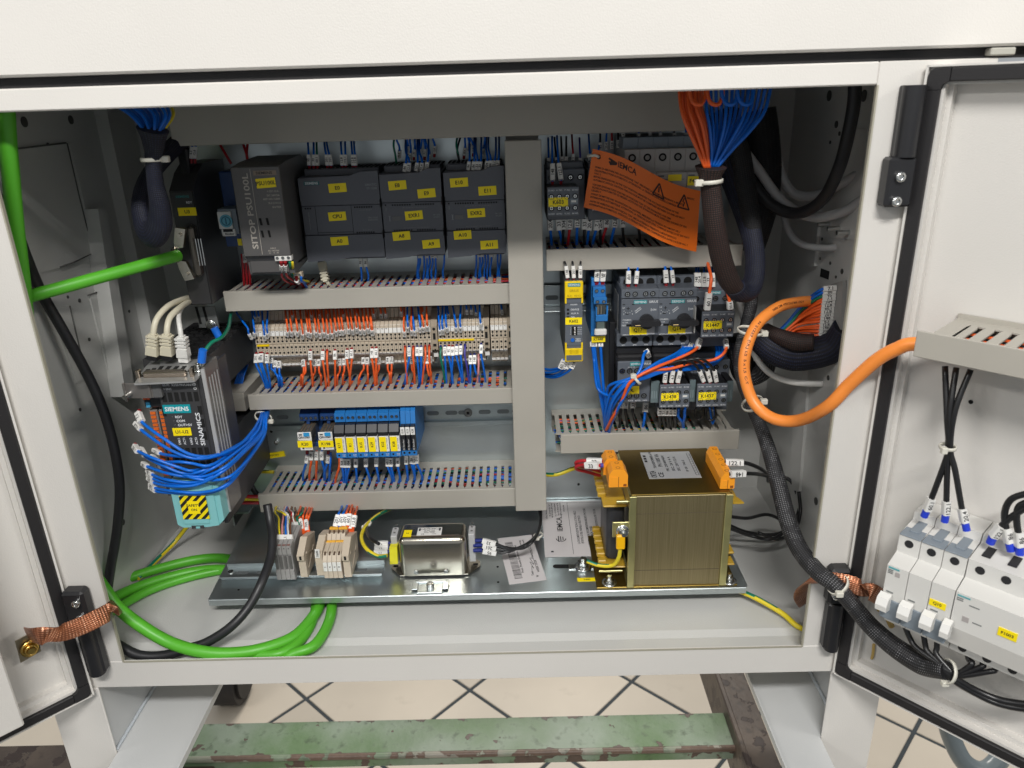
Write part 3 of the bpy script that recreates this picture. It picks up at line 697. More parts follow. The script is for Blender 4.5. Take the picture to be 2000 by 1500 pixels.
m.box(a.x, b.x, 282, P0, b.z + 3.8, b.z + 5); m.box(a.x, b.x, P0 - 2, P0 - .3, b.z + 4, 602); build('base', m, DUCT, td)
# ------------------------------------------------------------------ controller modules, top left
def plc(q, Y, label, kind, tags):
    X0, X1, Z0, Z1 = q; W = X1 - X0; H = Z1 - Z0
    t_ = thing('controller_module', label, 'controller module', ((X0 + X1) / 2, P0, Z0), 0, 'dark grey controller modules side by side')
    m = MB().box(X0 + .6, X1 - .6, Y + 3, P0 - 8, Z0 + 4, Z1 - 5, c=1); m.box(X0 + 3, X1 - 3, Y + 20, P0 - 8, Z0 - 2, Z1 + 2, c=1)
    for i in range(int(W / 5)): m.box(X0 + 4 + i * 5, X0 + 6.4 + i * 5, Y + 26, Y + 60, Z1 + 1.8, Z1 + 2.6, 1)
    build('housing', m, [PLC, VOID], t_)
    a, b = Z0 + H * .64, Z0 + H * .30
    k = W * .50
    top = [(X0 + .5, a), (X1 - .5, a), (X1 - .5, Z1), (X1 - W * .22, Z1 - .6), (X1 - W * .36, Z1 - 4.6), (X0 + .5, Z1 - 6)]
    bot = [(X0 + .5, b), (X1 - .5, b), (X1 - .5, Z0 + 4), (X1 - W * .42, Z0 + 4.4), (X1 - W * .62, Z0 + 1.5), (X0 + 4, Z0), (X0 + .5, Z0)]
    build('upper_door', MB().prism(top, Y - 1.5, Y + 3), PLC, t_); build('lower_door', MB().prism(bot, Y - 1.5, Y + 3), PLC, t_)
    m = MB().box(X0 + .6, X1 - .6, Y, Y + 3.2, b + .8, a - .8, c=.4)
    if kind == 'cpu':
        for x in (X0 + W * .17, X0 + W * .62): m.box(x, x + .5, Y - .1, Y, b + 1, a - 1, 1)
        m.box(X0 + W * .17, X0 + W * .62, Y - .1, Y, b + 3, b + 3.5, 1)
    for s_ in (X0 + .4, X1 - 1.2): m.box(s_, s_ + .8, Y - 2, Y - 1, a - 4, a + 5, 1); m.box(s_, s_ + .8, Y - 2, Y - 1, b - 5, b + 4, 1)
    build('centre_panel', m, [PLC, VOID], t_)
    m = MB(); n = 8 if kind == 'cpu' else 16
    for r_, zz in enumerate((a - 3.4, b + 2.2)):
        for i in range(n):
            x = X0 + (W * .66 if kind == 'cpu' else W * .17) + i * (2.75 if kind == 'cpu' else 2.85) * (1 if kind == 'cpu' else 1) + (W * .06 if (i > 7) else 0)
            m.box(x, x + 1.7, Y - .25, Y, zz - .9, zz + .9, 0)
    if kind == 'cpu':
        for i in range(3): m.box(X0 + 4 + i * 2.8, X0 + 5.7 + i * 2.8, Y - .25, Y, a - 4.2, a - 2.4, 0)
    else: m.box(X0 + 4, X0 + 5.6, Y - .25, Y, a - 4.2, a - 2.4, 0)
    build('indicator_row', m, VOID, t_, kind='stuff')
    m = MB()
    if kind == 'cpu':
        m.ft('SIMATIC', X1 - 3, Y - 1.7, Z1 - 15, 2.6, 0, 'r'); m.ft('S7-1200', X1 - 3, Y - 1.7, Z1 - 19, 2.6, 0, 'r')
        m.ft('CPU 1212C', X1 - 5, Y - .3, b + 19, 1.7, 0, 'r'); m.ft('DC/DC/DC', X1 - 5, Y - .3, b + 16.4, 1.7, 0, 'r'); m.ft('RUN/STOP  ERROR  MAINT', X0 + 8, Y - .3, b + 17, 1.2, 0, 'c', 90)
        m.ft('.0 .1 .2 .3 .4 .5 .6 .7', X0 + W * .8, Y - .3, a - 6.6, 1.3, 0); m.ft('.0 .1 .2 .3 .4 .5', X0 + W * .8, Y - .3, b + 5, 1.3, 0)
    else:
        m.ft('SM 1223', X1 - 4, Y - .3, b + 19, 1.7, 0, 'r'); m.ft('DC/DC', X1 - 4, Y - .3, b + 16.4, 1.7, 0, 'r')
        m.ft('.0 .1 .2 .3 .4 .5 .6 .7   .0 .1 .2 .3 .4 .5 .6 .7', X0 + W * .55, Y - .3, a - 6.6, 1.3, 0); m.ft('.0 .1 .2 .3 .4 .5 .6 .7   .0 .1 .2 .3 .4 .5 .6 .7', X0 + W * .55, Y - .3, b + 5, 1.3, 0)
        m.ft('DIAG', X0 + 5, Y - .3, a - 8, 1.2, 0, 'c', 90)
        m.box(X0 + W * .11, X0 + W * .13, Y - .3, Y, b + 13, b + 19); m.box(X0 + W * .10, X0 + W * .14, Y - .3, Y, b + 18.6, b + 19.2); m.box(X0 + W * .10, X0 + W * .14, Y - .3, Y, b + 13, b + 13.6)
    build('lettering', m, GINK, t_)
    if kind != 'cpu': build('slide_window', MB().box(X0 + W * .16, X0 + W * .30, Y - .4, Y, b + 13.5, b + 18.5, c=.1), mat('slide_grey', (.12, .12, .12), .5), t_)
    if kind == 'cpu':
        m = MB().box(X0 + 7, X0 + 24.5, Y - 1.9, Y - 1.5, Z1 - 13.6, Z1 - 9.6, 0); m.ft('SIEMENS', X0 + 15.7, Y - 2, Z1 - 11.6, 2.7, 1, w=15); build('badge', m, [mat('teal_badge_dim', (.0, .10, .11), .4), WINK], t_)
    for (px, py, tx, r_) in tags:
        p = at(px, py, Y=Y - 2); yy = Y - 1.55 if (p.z > a or p.z < b) else Y - .05
        lab(t_, p.x, yy, p.z, 20.5, 10, tx, r_)
    return t_
YP = 217
plc(fr(579.5, 338, 754, 507, YP), YP, 'widest dark grey controller module with yellow labels E0, CPU and A0', 'cpu', [(659, 367, 'E0', 2), (658, 423, 'CPU', 2), (663, 471, 'A0', 2)])
plc(fr(738.5, 331, 871, 502, YP), YP, 'dark grey expansion module labelled EXR1, between the CPU module and EXR2', 'exp', [(776, 362, 'E8', 3), (833, 377.5, 'E9', 3), (808, 421, 'EXR1', 3), (784, 461, 'A8', 3), (842, 476.5, 'A9', 3)])
plc(fr(864, 327, 990, 500, YP), YP, 'dark grey expansion module labelled EXR2, beside the upright duct', 'exp', [(896.5, 356.5, 'E10', 2), (952, 372.5, 'E11', 2), (930, 416.5, 'EXR2', 2), (903.5, 459, 'A10', 2), (955.5, 478, 'A11', 2)])
# ------------------------------------------------------------------ power supply
Y = 165; X0, X1, Z0, Z1 = fr(449.5, 327, 568, 499, Y)
t_ = thing('power_supply', 'tall dark grey power supply with vertical lettering and label PSU100L', 'power supply', ((X0 + X1) / 2, P0, Z0 - 22))
m = MB(); m.prism([(Y + 2, Z0), (Y + 2, Z1), (Y + 30, Z1 + 3), (Y + 92, Z1 + 5), (P0 - 8, Z1 - 8), (P0 - 8, Z0 - 14), (Y + 24, Z0 - 22), (Y + 10, Z0 - 22), (Y + 8, Z0 - 8)], X0 + .4, X1 - .4, 'x')
m.box(X0 + .4, X1 - .4, Y + 26, P0 - 12, Z0 - 14, Z0 - 12); build('housing', m, PSU, t_)
m = MB().box(X0, X1, Y - .5, Y + 2.4, Z0, Z1, c=.8); m.box(X0 + 3, X1 - 6, Y + 7, Y + 9, Z0 - 20, Z0 - .6, c=.6)
build('front_panel', m, mat('psu_front', (.105, .10, .098), .36, .25, .04, 1500, .05, 20), t_)
m = MB(); 
for (x, z) in ((.47, .36), (.62, .36), (.47, .22), (.62, .22)): m.prism([(X0 + 50 * x, Z0 + 95 * z), (X0 + 50 * x + 2.4, Z0 + 95 * z), (X0 + 50 * x + 1.6, Z0 + 95 * z + 7.6), (X0 + 50 * x - .8, Z0 + 95 * z + 7.6)], Y - .9, Y - .4)
build('vent_slots', m, VOID, t_)
m = MB().ft('SITOP PSU100L', X0 + 14.6, Y - .7, (Z0 + Z1) / 2 + 1, 6.4, 0, 'c', 90, w=81); m.box(X0 + 20.6, X0 + 21.1, Y - .8, Y - .5, Z0 + 2, Z1 - 2)
for tx, z in (('+ DC O.K.', .73), ('DC 24V/5A', .685), ('6EP1333-1LB00', .645), ('X-2 3 4 5 6', .60), ('SN/TSX', .555)): m.ft(tx, X1 - 3, Y - .7, Z0 + (Z1 - Z0) * z, 2.1, 0, 'r')
m.ft('INPUT', X0 + 34, Y - .7, Z0 + 8.6, 1.6, 0); m.ft('AC 100/230V', X0 + 34, Y - .7, Z0 + 6, 1.6, 0); m.ft('L1    N   PE', X0 + 34, Y - .7, Z0 + 3.6, 1.6, 0)
build('lettering', m, mat('silver_print', (.38, .35, .31), .5), t_)
m = MB().box(X0 + 24, X1 - 3.4, Y - .9, Y - .5, Z1 - 9, Z1 - 4.2, 0); m.ft('SIEMENS', X0 + 35.4, Y - 1, Z1 - 6.6, 2.8, 1, w=17.5); build('badge', m, [mat('tan_badge', (.22, .17, .13), .4, .4), INK], t_)
p = at(519, 357.5, Y=Y - 1); lab(t_, p.x, Y - .55, p.z, 21, 10, 'PSU100L', 3)
def tblock(name, par, x0, x1, y, z0, z1, n, mt, dp=8, hole=True):
    m = MB().box(x0, x1, y, y + dp, z0, z1, 0, c=.5)
    for i in range(n): screw(m, x0 + (i + .5) * (x1 - x0) / n, y - .05, (z0 + z1) / 2 + .3, min((x1 - x0) / n, z1 - z0) * .3, 8, 0, 1, 2)
    return build(name, m, [mt, VOID, STEEL], par)
a, b, c, d = fr(536, 499, 570, 509, Y + 2); tblock('terminal_strip', t_, a, b, Y + 1, c, d, 3, WHT)
a, b, c, d = fr(572, 532, 590, 543, Y + 26); tblock('terminal_strip', t_, a, b, Y + 26, c, d, 2, BEI)
# timer relay partly behind the supply
Y = 214; X0, X1, Z0, Z1 = fr(423, 414, 461, 461, Y)
t_ = thing('timer_relay', 'small white timer relay with round pale blue dial beside the power supply', 'timer relay', ((X0 + X1) / 2, P0, Z0))
build('housing', MB().box(X0 + .5, X1 + 4, Y + 2, P0 - 8, Z0 + 2, Z1 + 3, c=.6), BRG, t_)
build('front_panel', MB().box(X0, X1 - 2, Y, Y + 3, Z0 + 8.5, Z1, c=.4).box(X0 + 2, X1, Y + .5, Y + 3, Z0, Z0 + 8, c=.4), WHT, t_)
xc, zc = X0 + 9.5, Z1 - 10.5
m = MB().cyl((xc, Y - 1.2, zc), (xc, Y, zc), 7.4, 22).ring((xc, Y - 1.2, zc), (0, -1, 0), 4.4, 5.4, .5, 18, 1); m.box(xc - .5, xc + .5, Y - 2.2, Y - 1.1, zc - 3.6, zc + 3.6, 1)
build('dial', m, [IND, mat('dial_mark', (.03, .16, .25), .4)], t_)
m = MB().box(X0 + 4, X1 - 3, Y, Y + .6, Z0 + 5, Z0 + 8); m.ft('finder', X0 + 11, Y + .3, Z0 + 2.6, 2.2, 0, w=11); build('lettering', m, INK, t_)
m = MB().box(X0 + 1, X1 + 4, Y + 12, P0 - 8, Z0 - 14, Z0 + 2); m.box(X0 - 2, X1 + 4, Y + 30, P0 - 8, Z1 - 2, Z1 + 42, c=1); build('socket', m, RELD, t_)
p = at(474, 475, Y=214); lab(t_, p.x - 2, 222, p.z, 13, 8, 'K', 0)
# ------------------------------------------------------------------ upper drive unit (U3)
XS = 88; Y = 195; a = at(336, 372, Y=Y); z1 = at(388, 372, Y=Y).z; z0 = at(415, 594, Y=Y).z; XL0 = at(350, 480, Y=Y).x
t_ = thing('drive_unit', 'upper black drive unit labelled U3 with green cable clamped to its front', 'drive unit', (70, P0, z0))
m = MB().prism([(Y, z0), (Y, z1), (Y + 22, z1 + 18), (Y + 40, z1 + 26), (P0 - 1, z1 + 26), (P0 - 1, z0)], XL0, XS, 'x'); build('housing', m, DRV, t_)
m = MB().box(XL0 + .6, XS - .6, Y - 1.5, Y, z0 + .5, z1 - 1, c=.6); m.box(XS - 1.1, XS - .7, Y - 1.8, Y, z0 + 1, z1 - 1, 1); build('front_panel', m, [DRV, VOID], t_)
m = MB().box(XL0 + 8, XS - 8, Y + 20, Y + 44, z1 + 14, z1 + 44, c=1.5); build('plug', m, BLK, t_)
m = MB().ft('SIEMENS', XL0 + 14.5, Y - 1.7, z1 - 6, 2.6, 0, w=15); build('badge', m, mat('dim_teal_print', (.03, .22, .22), .5), t_)
m = MB().ft('RDY', XL0 + 21, Y - 1.7, z1 - 12.5, 2.4, 0); build('lettering', m, WINK, t_)
p = at(365.5, 413.5, Y=Y - 2); lab(t_, p.x, Y - 1.6, p.z, 20.5, 9, 'U3', 0)
# shield clamp and cable gland
a, b, c, d = fr(354, 443, 391, 543, 178)
m = MB().box(a + 3, b, 180, 194, c, d, c=3); build('shield_box', m, mat('shield_dark', (.13, .12, .105), .3, .8), t_)
m = MB(); 
for i in range(3): m.box(a + 12 + i * 3, a + 12.8 + i * 3, 179.6, 180.2, c + 14, d - 14)
build('slot', m, STEEL, t_)
m = MB(); pc = at(345, 499, Y=168)
for s_ in (1, -1):
    m.prism([(pc.x - 3, pc.z + s_ * 6), (pc.x + 7, pc.z + s_ * 8), (pc.x + 13, pc.z + s_ * 28), (pc.x + 2, pc.z + s_ * 30), (pc.x - 2, pc.z + s_ * 16)], 172, 178)
    m.cyl((pc.x + 6, 168, pc.z + s_ * 22), (pc.x + 6, 172, pc.z + s_ * 22), 2.2, 8)
m.tube([(pc.x - 4, 169, pc.z + 7), (pc.x - 3, 165, pc.z), (pc.x - 2, 169, pc.z - 7)], 1.6, 6); m.ring((pc.x - 2, 173, pc.z), (-.9, -.3, 0), 7.2, 9, 3, 18)
build('cable_clamp', m, mat('clamp_metal', (.62, .58, .50), .25, 1), t_)
# metal strap below with earthing screw
t2 = thing('earthing_bracket', 'small slotted galvanized bracket with a bolt below the upper drive unit', 'bracket', (75, 250, 330))
a = at(383, 600, Y=222); b = at(419, 598, Y=222); c = at(389, 640, Y=222); d = at(428, 640, Y=222)
m = MB().prism([(a.x, a.z), (b.x, b.z), (d.x, d.z), (c.x, c.z)], 222, 224); build('bracket_plate', m, mat('dull_zinc', (.24, .25, .25), .42, .6, .05, 100), t2)
m = MB()
for q in (390, 404): p = at(q, 616, Y=221.8); m.prism([(p.x - 2, p.z - 11), (p.x + 1, p.z - 11), (p.x - 1, p.z + 11), (p.x - 4, p.z + 11)], 221.5, 221.9)
build('slot', m, VOID, t2); p = at(413, 634, Y=218); build('bolt', MB().cyl((p.x, 213, p.z), (p.x, 222, p.z), 3.8, 6).ring((p.x, 217, p.z), (0, -1, 0), 3, 6.6, 1.5, 16), STEEL, t2)
# ------------------------------------------------------------------ lower drive unit
t_ = thing('drive_unit', 'large lower black drive unit with turquoise SAFETY ON cover and blue wires', 'drive unit', (60, P0, 95))
X0, X1 = 14, 88; z0, z1 = 96, 301
m = MB().prism([(150, 251), (150, z1), (P0, z1), (P0, 251)], X0, X1, 'x'); m.prism([(150, z0 - 2), (150, 194), (P0, 190), (P0, z0 + 8), (296, z0 + 2)], X0, X1, 'x'); m.box(X0, 60, 150, P0, 190, 252); build('power_module', m, DRV, t_)
q_ = at(475, 768, Y=226); sd = thing('wiring_duct', 'short grey wiring duct stub seen between the two halves of the lower drive', 'wiring duct', (75, P0, 215)); build('cover', MB().box(62, q_.x, 226, 228, q_.z - 25, q_.z, c=.8).box(62, q_.x, 228, P0, q_.z - 1.6, q_.z - .2).box(q_.x - 2, q_.x - .6, 228, P0, q_.z - 25, q_.z - 2), DUCT, sd)
with Batch('wires', 'blue wires passing in the gap of the lower drive beside the beige terminals', 'wires'):
    for k in range(5): wire(BLU, [(452 + k * 3, 770, 262), (458 + k * 3.4, 752, 262), (466 + k * 3, 728, 270), (476 + k * 2, 712, 284)], '', '', s0=False)
m = MB()
for i in range(9):
    for j in range(6):
        x = X0 + 4 + j * 12.3; y = 158 + i * 15.6; m.box(x, x + 9, y, y + 2.2, z1 - .2, z1 + 2.6)
m.box(X0 + 1, X1 - 1, 152, 296, z1 - 1, z1 + .05)
build('vent_grille', m, mat('grille_black', (.016, .016, .017), .5), t_)
Y = 78; X0c, X1c = at(262, 747, Y=Y).x, at(398, 740, Y=Y).x; zt = at(398, 738, Y=Y).z; zb = at(430, 1026, Y=Y).z - 1
XB = X0c + 23
m = MB().box(XB, X1c - 8, Y, 150, zb + 4, zt, c=1.2); m.box(X0c + 1, XB + .5, Y + 22, 150, zb + 2, zt - 6, c=1); m.box(X1c - 8.2, X1c - 4, Y + 3, 148, zb + 2, zt - 1); m.box(X1c - 4, X1c - 2, 121, 150, zb + 14, zt + 3)
build('control_unit', m, DRV, t_)
# ribbed translucent side with its bright edges
m = MB().box(X1c - 4, X1c, Y + 6, 121, zb + 14, zt + 10, 0, c=1)
for i in range(4): m.box(X1c - .4, X1c + .7, Y + 13 + i * 7.6, Y + 14.2 + i * 7.6, zb + 46, zt - 4, 1)
m.box(X1c - 3.6, X1c + .4, Y + 4, Y + 6, zb + 16, zt + 8, 1)
build('side_cover', m, [mat('smoky_side', (.20, .195, .19), .22, .35), mat('rib_edge', (.42, .42, .42), .3, .2)], t_)
# grid of ventilation openings on the face
m = MB(); fw = X1c - 8 - XB
def vent(u, v, w_=5.0, h_=9.5): x = XB + fw * u; z = zt - v; m.box(x - w_ / 2, x + w_ / 2, Y - .15, Y + .4, z - h_, z)
for u in (.13, .28, .44, .60, .76, .92): vent(u, 15.5, 4.8, 11); vent(u, 81, 4.8, 8.6); vent(u, 93, 4.8, 8.6)
for v in (32, 47, 62): vent(.945, v, 4.2, 10)
vent(.05, 32, 4, 11)
build('vent_opening', m, VOID, t_, kind='stuff')
m = MB()
m.ft('X100 P1  X150 PN/LAN-P2', XB + 2, Y - .25, zt - 7.2, 2.6, 0, 'l', w=fw * .90); m.ft('X23 ENC', XB + 2.5, Y - .25, zt - 11.6, 2.3, 0, 'l'); m.ring((X1c - 11, Y - .2, zt - 7), (0, -1, 0), 1.1, 1.6, .2, 12); m.ring((X1c - 11, Y - .2, zt - 11.6), (0, -1, 0), 1.1, 1.6, .2, 12)
for i, tx in enumerate(('RDY', 'COM', 'OUT>5V', 'MOD')): m.ft('*', XB + fw * .23 + i * .6, Y - .25, zt - 43.4 - i * 4.8, 1.4, 0); m.ft(tx, XB + fw * .30 + i * .6, Y - .25, zt - 44 - i * 4.8, 2.9, 0, 'l')
for i, tx in enumerate(('LNK1', 'ACT1', 'LNK2', 'ACT2')): m.ft(tx, XB + fw * (.28, .41, .58, .71)[i], Y - .25, zt - 73, 2.5, 0, 'c', 90)
m.ft('SINAMICS', XB + fw * .865, Y - .25, zt - 59, 4.8, 0, 'c', 90, w=39); 
m.ft('T0   T1', X0c + 20, Y + 21.5, zb + 20, 2.3, 0)
build('lettering', m, mat('bright_print', (.72, .73, .74), .5), t_)
a, b, c, d = fr(317, 791, 374, 806, Y); m = MB().box(a, b, Y - .5, Y, c, d); m.ft('SIEMENS', (a + b) / 2, Y - .6, (c + d) / 2, 4.9, 1, w=(b - a) * .87); build('badge', m, [mat('bright_teal', (.0, .28, .33), .4), mat('badge_white', (.8, .8, .8), .5)], t_)
p = at(356, 843, Y=Y); lab(t_, p.x, Y - .3, p.z, 20, 9.2, 'U1-U2', 0)
# connectors at the left of the control unit
m = MB().box(X0c + 1, X0c + 23, Y + 8, Y + 24, zt - 36, zt - 9, c=1.5); build('connector', m, BLK, t_)
m = MB()
for i in range(2): m.box(X0c + 2, X0c + 5.4, Y + 6, Y + 9, zt - 21 - i * 4.6, zt - 18 - i * 4.6, 0); m.box(X0c + 6.4, X0c + 9.2, Y + 6, Y + 9, zt - 21 - i * 4.6, zt - 18 - i * 4.6, 0); m.box(X0c + 4, X0c + 8.2, Y + 6, Y + 9, zt - 31 - i * 3.6, zt - 28.6 - i * 3.6, 1)
build('release_tab', m, [ORG, mat('sky_blue', (.05, .3, .5), .4)], t_)
m = MB()
for cx in (X0c + 3, X0c + 13):
    m.box(cx, cx + 8.4, Y + 12, Y + 26, zb + 34, zt - 40, 0, c=.5)
    for i in range(17):
        z = zt - 45 - i * 4.7
        if z < zb + 36: break
        m.box(cx + 1.2, cx + 6.8, Y + 10.6, Y + 12.2, z, z + 3, 1)
build('spring_terminal_strip', m, [mat('terminal_grey_dark', (.19, .18, .17), .5), mat('orange_lever', (.70, .14, .015), .45)], t_)
m = MB().box(X0c + 7, X0c + 24, Y + 14, Y + 23, zb + 22, zb + 38, 0, c=1.5)
for i in range(4):
    for j in range(3): m.cyl((X0c + 11 + j * 3, Y + 13.4, zb + 25 + i * 3), (X0c + 11 + j * 3, Y + 14, zb + 25 + i * 3), .7, 6, 1)
build('pin_socket', m, [BLK, mat('gold_pin', (.7, .5, .3), .3, 1)], t_)
# turquoise memory/cover piece with striped sticker
a, b, c, d = fr(332, 946, 430, 1027, 66)
m = MB().prism([(a, c + 4), (a + 6, c), (a + 20, c + .5), (b - 14, c), (b, c + 2), (b, d - 1), (b - 10, d + 1), (a, d - 1)], 64, 84); m.prism([(b, c + 2), (b + 6, c + 8), (b + 6, d - 6), (b, d - 1)], 66, 100)
m.box(a - .5, b - 8, 66, 84, d - 4, d + 4, c=1); m.box(a + 8, b - 10, 62.8, 64.2, c + 5, d - 6, c=.4); build('turquoise_cover', m, CYAN, t_)
m = MB().box((a + b) / 2 - 8, (a + b) / 2 + 6, 63.6, 70, c - 1.6, c + 2.4, 1); m.box((a + b) / 2 - 3, (a + b) / 2 + 1.6, 63, 70, c - 1, c + 1.4, 0); build('cover_latch', m, [CYAN, DRV], t_)
e, f_, g, h = fr(349, 969, 410, 1013, 62.6)
st = build('warning_sticker', MB().box(e, f_, 62.2, 62.7, g, h), HAZ, t_)
m = MB().box(e + 8, f_ - 9, 61.9, 62.2, g + 7, h - 6.6, 0); xx = (e + f_) / 2 - .5; zz = (g + h) / 2; m.ft('SAFETY', xx, 61.8, zz + 2.9, 3.2, 1, w=15.4); m.ft('ON', xx, 61.8, zz - 2.7, 3.2, 1, w=6.4); build('lettering', m, [YEL, INK], st)
# top shielding plate with clamps, screw and D-sub socket
ZP = zt + 1
def zp(px, py, z=None): return at(px, py, Z=ZP if z is None else z)
q = [zp(*p) for p in ((262, 750), (283, 718), (300, 702), (402, 702), (402, 722), (380, 744))]
build('shield_plate', MB().prism([(p.x, p.y) for p in q], ZP - 1.5, ZP + .4, 'z'), mat('zinc_plate_dull', (.46, .46, .45), .38, .6, .05, 200, .1, 60), t_)
m = MB()
for (x0_, y0_, x1_, y1_) in ((303, 728, 313, 716), (318, 727, 328, 716), (333, 727, 343, 716), (348, 727, 357, 716), (365, 727, 374, 716), (276, 737, 286, 722), (288, 735, 298, 720)):
    u_, v_ = zp(x0_, y0_), zp(x1_, y1_); m.prism([(u_.x, u_.y), (u_.x + 4.6, u_.y), (v_.x + 4.6, v_.y), (v_.x, v_.y)], ZP + .5, ZP + .7, 'z')
build('slot', m, VOID, t_)
m = MB(); p = zp(324, 736); m.box(p.x - 23, p.x + 23, p.y - 4, p.y + 3, ZP, ZP + 7, 0, c=1.5); m.box(p.x - 20, p.x + 20, p.y - 2.6, p.y + 1.6, ZP + 7, ZP + 7.8, 1)
m.box(p.x - 30, p.x - 26, p.y - 4, p.y + 2, ZP, ZP + 9, 0, c=.6); m.box(p.x + 27, p.x + 31, p.y - 4, p.y + 2, ZP, ZP + 9, 0, c=.6)
build('dsub_socket', m, [mat('socket_metal', (.50, .42, .34), .25, 1), mat('socket_dark', (.10, .085, .07), .4, .6)], t_)
a, b, c, d = fr(240, 750, 300, 777, Y - 6); m = MB().box(a, b, Y - 7, Y - 5, c, d, c=.5); m.box(a, a + 2.5, Y - 9, Y - 6, c - 3, d + 1.5, c=.4); m.box(b - 3, b - .5, Y - 9, Y - 6, c + 1, d - 1, c=.4); m.box(a + 3, b - 4, Y - 7.6, Y - 6, d - 2, d + 1, c=.3); m.box(b - 2, b + 9, Y - 6, Y + 16, c - 1, d + 3, 1, c=1.5)
build('clamp_bracket', m, [mat('bracket_zinc', (.27, .25, .235), .36, .75, .05, 100, .08, 60), mat('bracket_side', (.10, .10, .10), .45)], t_)
p = at(252, 771, Y=Y - 10); build('bracket_screw', MB().cyl((p.x - 2, Y - 16, p.z - 1), (p.x, Y - 6, p.z), 3, 12), STEEL, t_)
p = at(387, 715, Z=ZP + 6); build('earth_screw', MB().cyl((p.x, p.y, ZP), (p.x, p.y, ZP + 8), 4.4, 16).ring((p.x, p.y, ZP + 1), (0, 0, 1), 4, 7, 1.5, 16).ring((p.x, p.y, ZP + 8), (0, 0, 1), 1.5, 4, .5, 14), STEEL, t_)
# ------------------------------------------------------------------ right half: switch gear
def screw_row(par, xs, z, y, r, base=SIR, n=10): 
    m = MB()
    for i, x in enumerate(xs): screw(m, x, y, z, r, n, 0, 1, 2, True)
    return build('screw', m, [base, VOID, STEEL], par)
def aux(q, Y, label, txt, body_q=None, blank=False, side=None, nums=None, group='auxiliary contact blocks on the contactors', badge=None):
    X0, X1, Z0, Z1 = q
    t_ = thing('contactor', label, 'contactor', ((X0 + X1) / 2, P0, Z0), 0, group)
    m = MB().box(X0 + .5, X1 - .5, Y + 2, Y + 42, Z0 + 1, Z1 - 1, 0, c=.8)
    build('block_housing', m, BLK, t_)
    w = X1 - X0; xs = [X0 + w * (i + .5) / 4 for i in range(4)]
    build('front_panel', MB().box(X0, X1, Y, Y + 3, Z0, Z1, c=.7), SIR, t_)
    screw_row(t_, xs, Z1 - 10.2, Y, 3.0); screw_row(t_, xs, Z0 + 8.6, Y, 3.0)
    m = MB(); nu = nums or ('53 NO', '61 NC', '71 NC', '83 NO', '54 NO', '62 NC', '72 NC', '84 NO')
    for i, x in enumerate(xs): m.ft(nu[i], x, Y - .2, Z1 - 3.4, 1.7, 0); m.ft(nu[i + 4], x, Y - .2, Z0 + 2.6, 1.7, 0)
    build('lettering', m, WINK, t_)
    m = MB().box(X1 - 9.5, X1 - 1.5, Y - .3, Y, (Z0 + Z1) / 2 - 3, (Z0 + Z1) / 2 + 3, 0); m.box(X1 - 8.6, X1 - 3.4, Y - .8, Y - .3, (Z0 + Z1) / 2 - 1, (Z0 + Z1) / 2 + 1.2, 1); build('status_window', m, [BRG, WHW], t_)
    if txt: lab(t_, X0 + w * .34, Y - .1, (Z0 + Z1) / 2 - .4, 21.5, 10, txt, 1)
    if body_q:
        a, b, c, d = body_q[0]; yb = body_q[1]
        m = MB().box(a, b, yb, P0 - 8, c, d, c=1); m.box(a + 1, b - 1, yb + 10, P0 - 8, d - 1, d + 7, c=1); build('housing', m, SIR, t_)
        xs2 = [a + (b - a) * (i + .5) / 4 for i in range(4)]
        screw_row(t_, xs2, d - 9.5, yb - .3, 3.4)
        m = MB()
        if badge: m.box(badge[0], badge[1], yb - .6, yb - .1, d - 4.2, d - .4, 0); m.ft('SIEMENS', (badge[0] + badge[1]) / 2, yb - .7, d - 2.3, 2.5, 1, w=(badge[1] - badge[0]) * .9); build('badge', m, [TEAL, WINK], t_)
    if side:
        m = MB()
        for (a, b, c, d) in side: m.box(a, b, Y + 12, Y + 50, c, d, 0, c=.8); m.box(a + .3, b - .3, Y + 10, Y + 12, c + .5, d - .5, 1); [m.box(a + 1.4 + k * 2.6, a + 2.6 + k * 2.6, Y + 9.8, Y + 10, c + 6, c + 16, 2) for k in range(max(1, int((b - a - 1) / 2.6)))]
        build('surge_module', m, [BLK, mat('module_face', (.12, .16, .17), .4), mat('module_print', (.2, .25, .26), .5)], t_)
    return t_
q = fr(1069, 366, 1131, 421, 180)
aux(q, 180, 'contactor labelled K603 under the top duct, left of the orange tag', 'K603', (fr(1067, 331, 1142, 428, 222), 222), badge=None)
b_ = fr(1149, 331, 1222, 428, 222)
aux((b_[0] + 2, b_[0] + 38, q[2] - 1, q[3] - 1), 207, 'contactor mostly hidden behind the orange warning tag', None, (b_, 222))
p = at(1106, 335, Y=222); m = MB().ft('SIEMENS', p.x, 221.6, p.z, 2.8, 0, w=17); tag(build('device_badge', m, mat('dim_teal_print', (.03, .22, .22), .5)), 'faint teal lettering on the contactor above label K603', 'badge') if False else None
q = fr(1372, 609.5, 1432, 658, 180)
k7 = aux(q, 180, 'contactor labelled K1447 at the right end, beside the braided sleeve', 'K1447', (fr(1352, 569, 1418, 676, 216), 216), badge=(at(1384, 572, Y=216).x, at(1408, 572, Y=216).x))
m = MB(); a = at(1362, 600, Y=184); b = at(1370, 650, Y=184); m.box(a.x - 2, a.x - 1, 184, 222, b.z, a.z, c=.2); build('side_sticker', m, mat('pale_sticker', (.33, .33, .32), .5), k7)
q1 = fr(1289.5, 752, 1346, 795.7, 180); q2 = fr(1362.5, 750.5, 1419.5, 794, 180)
NN = ('51 NC', '61 NC', '71 NC', '81 NC', '52 NC', '62 NC', '72 NC', '82 NC')
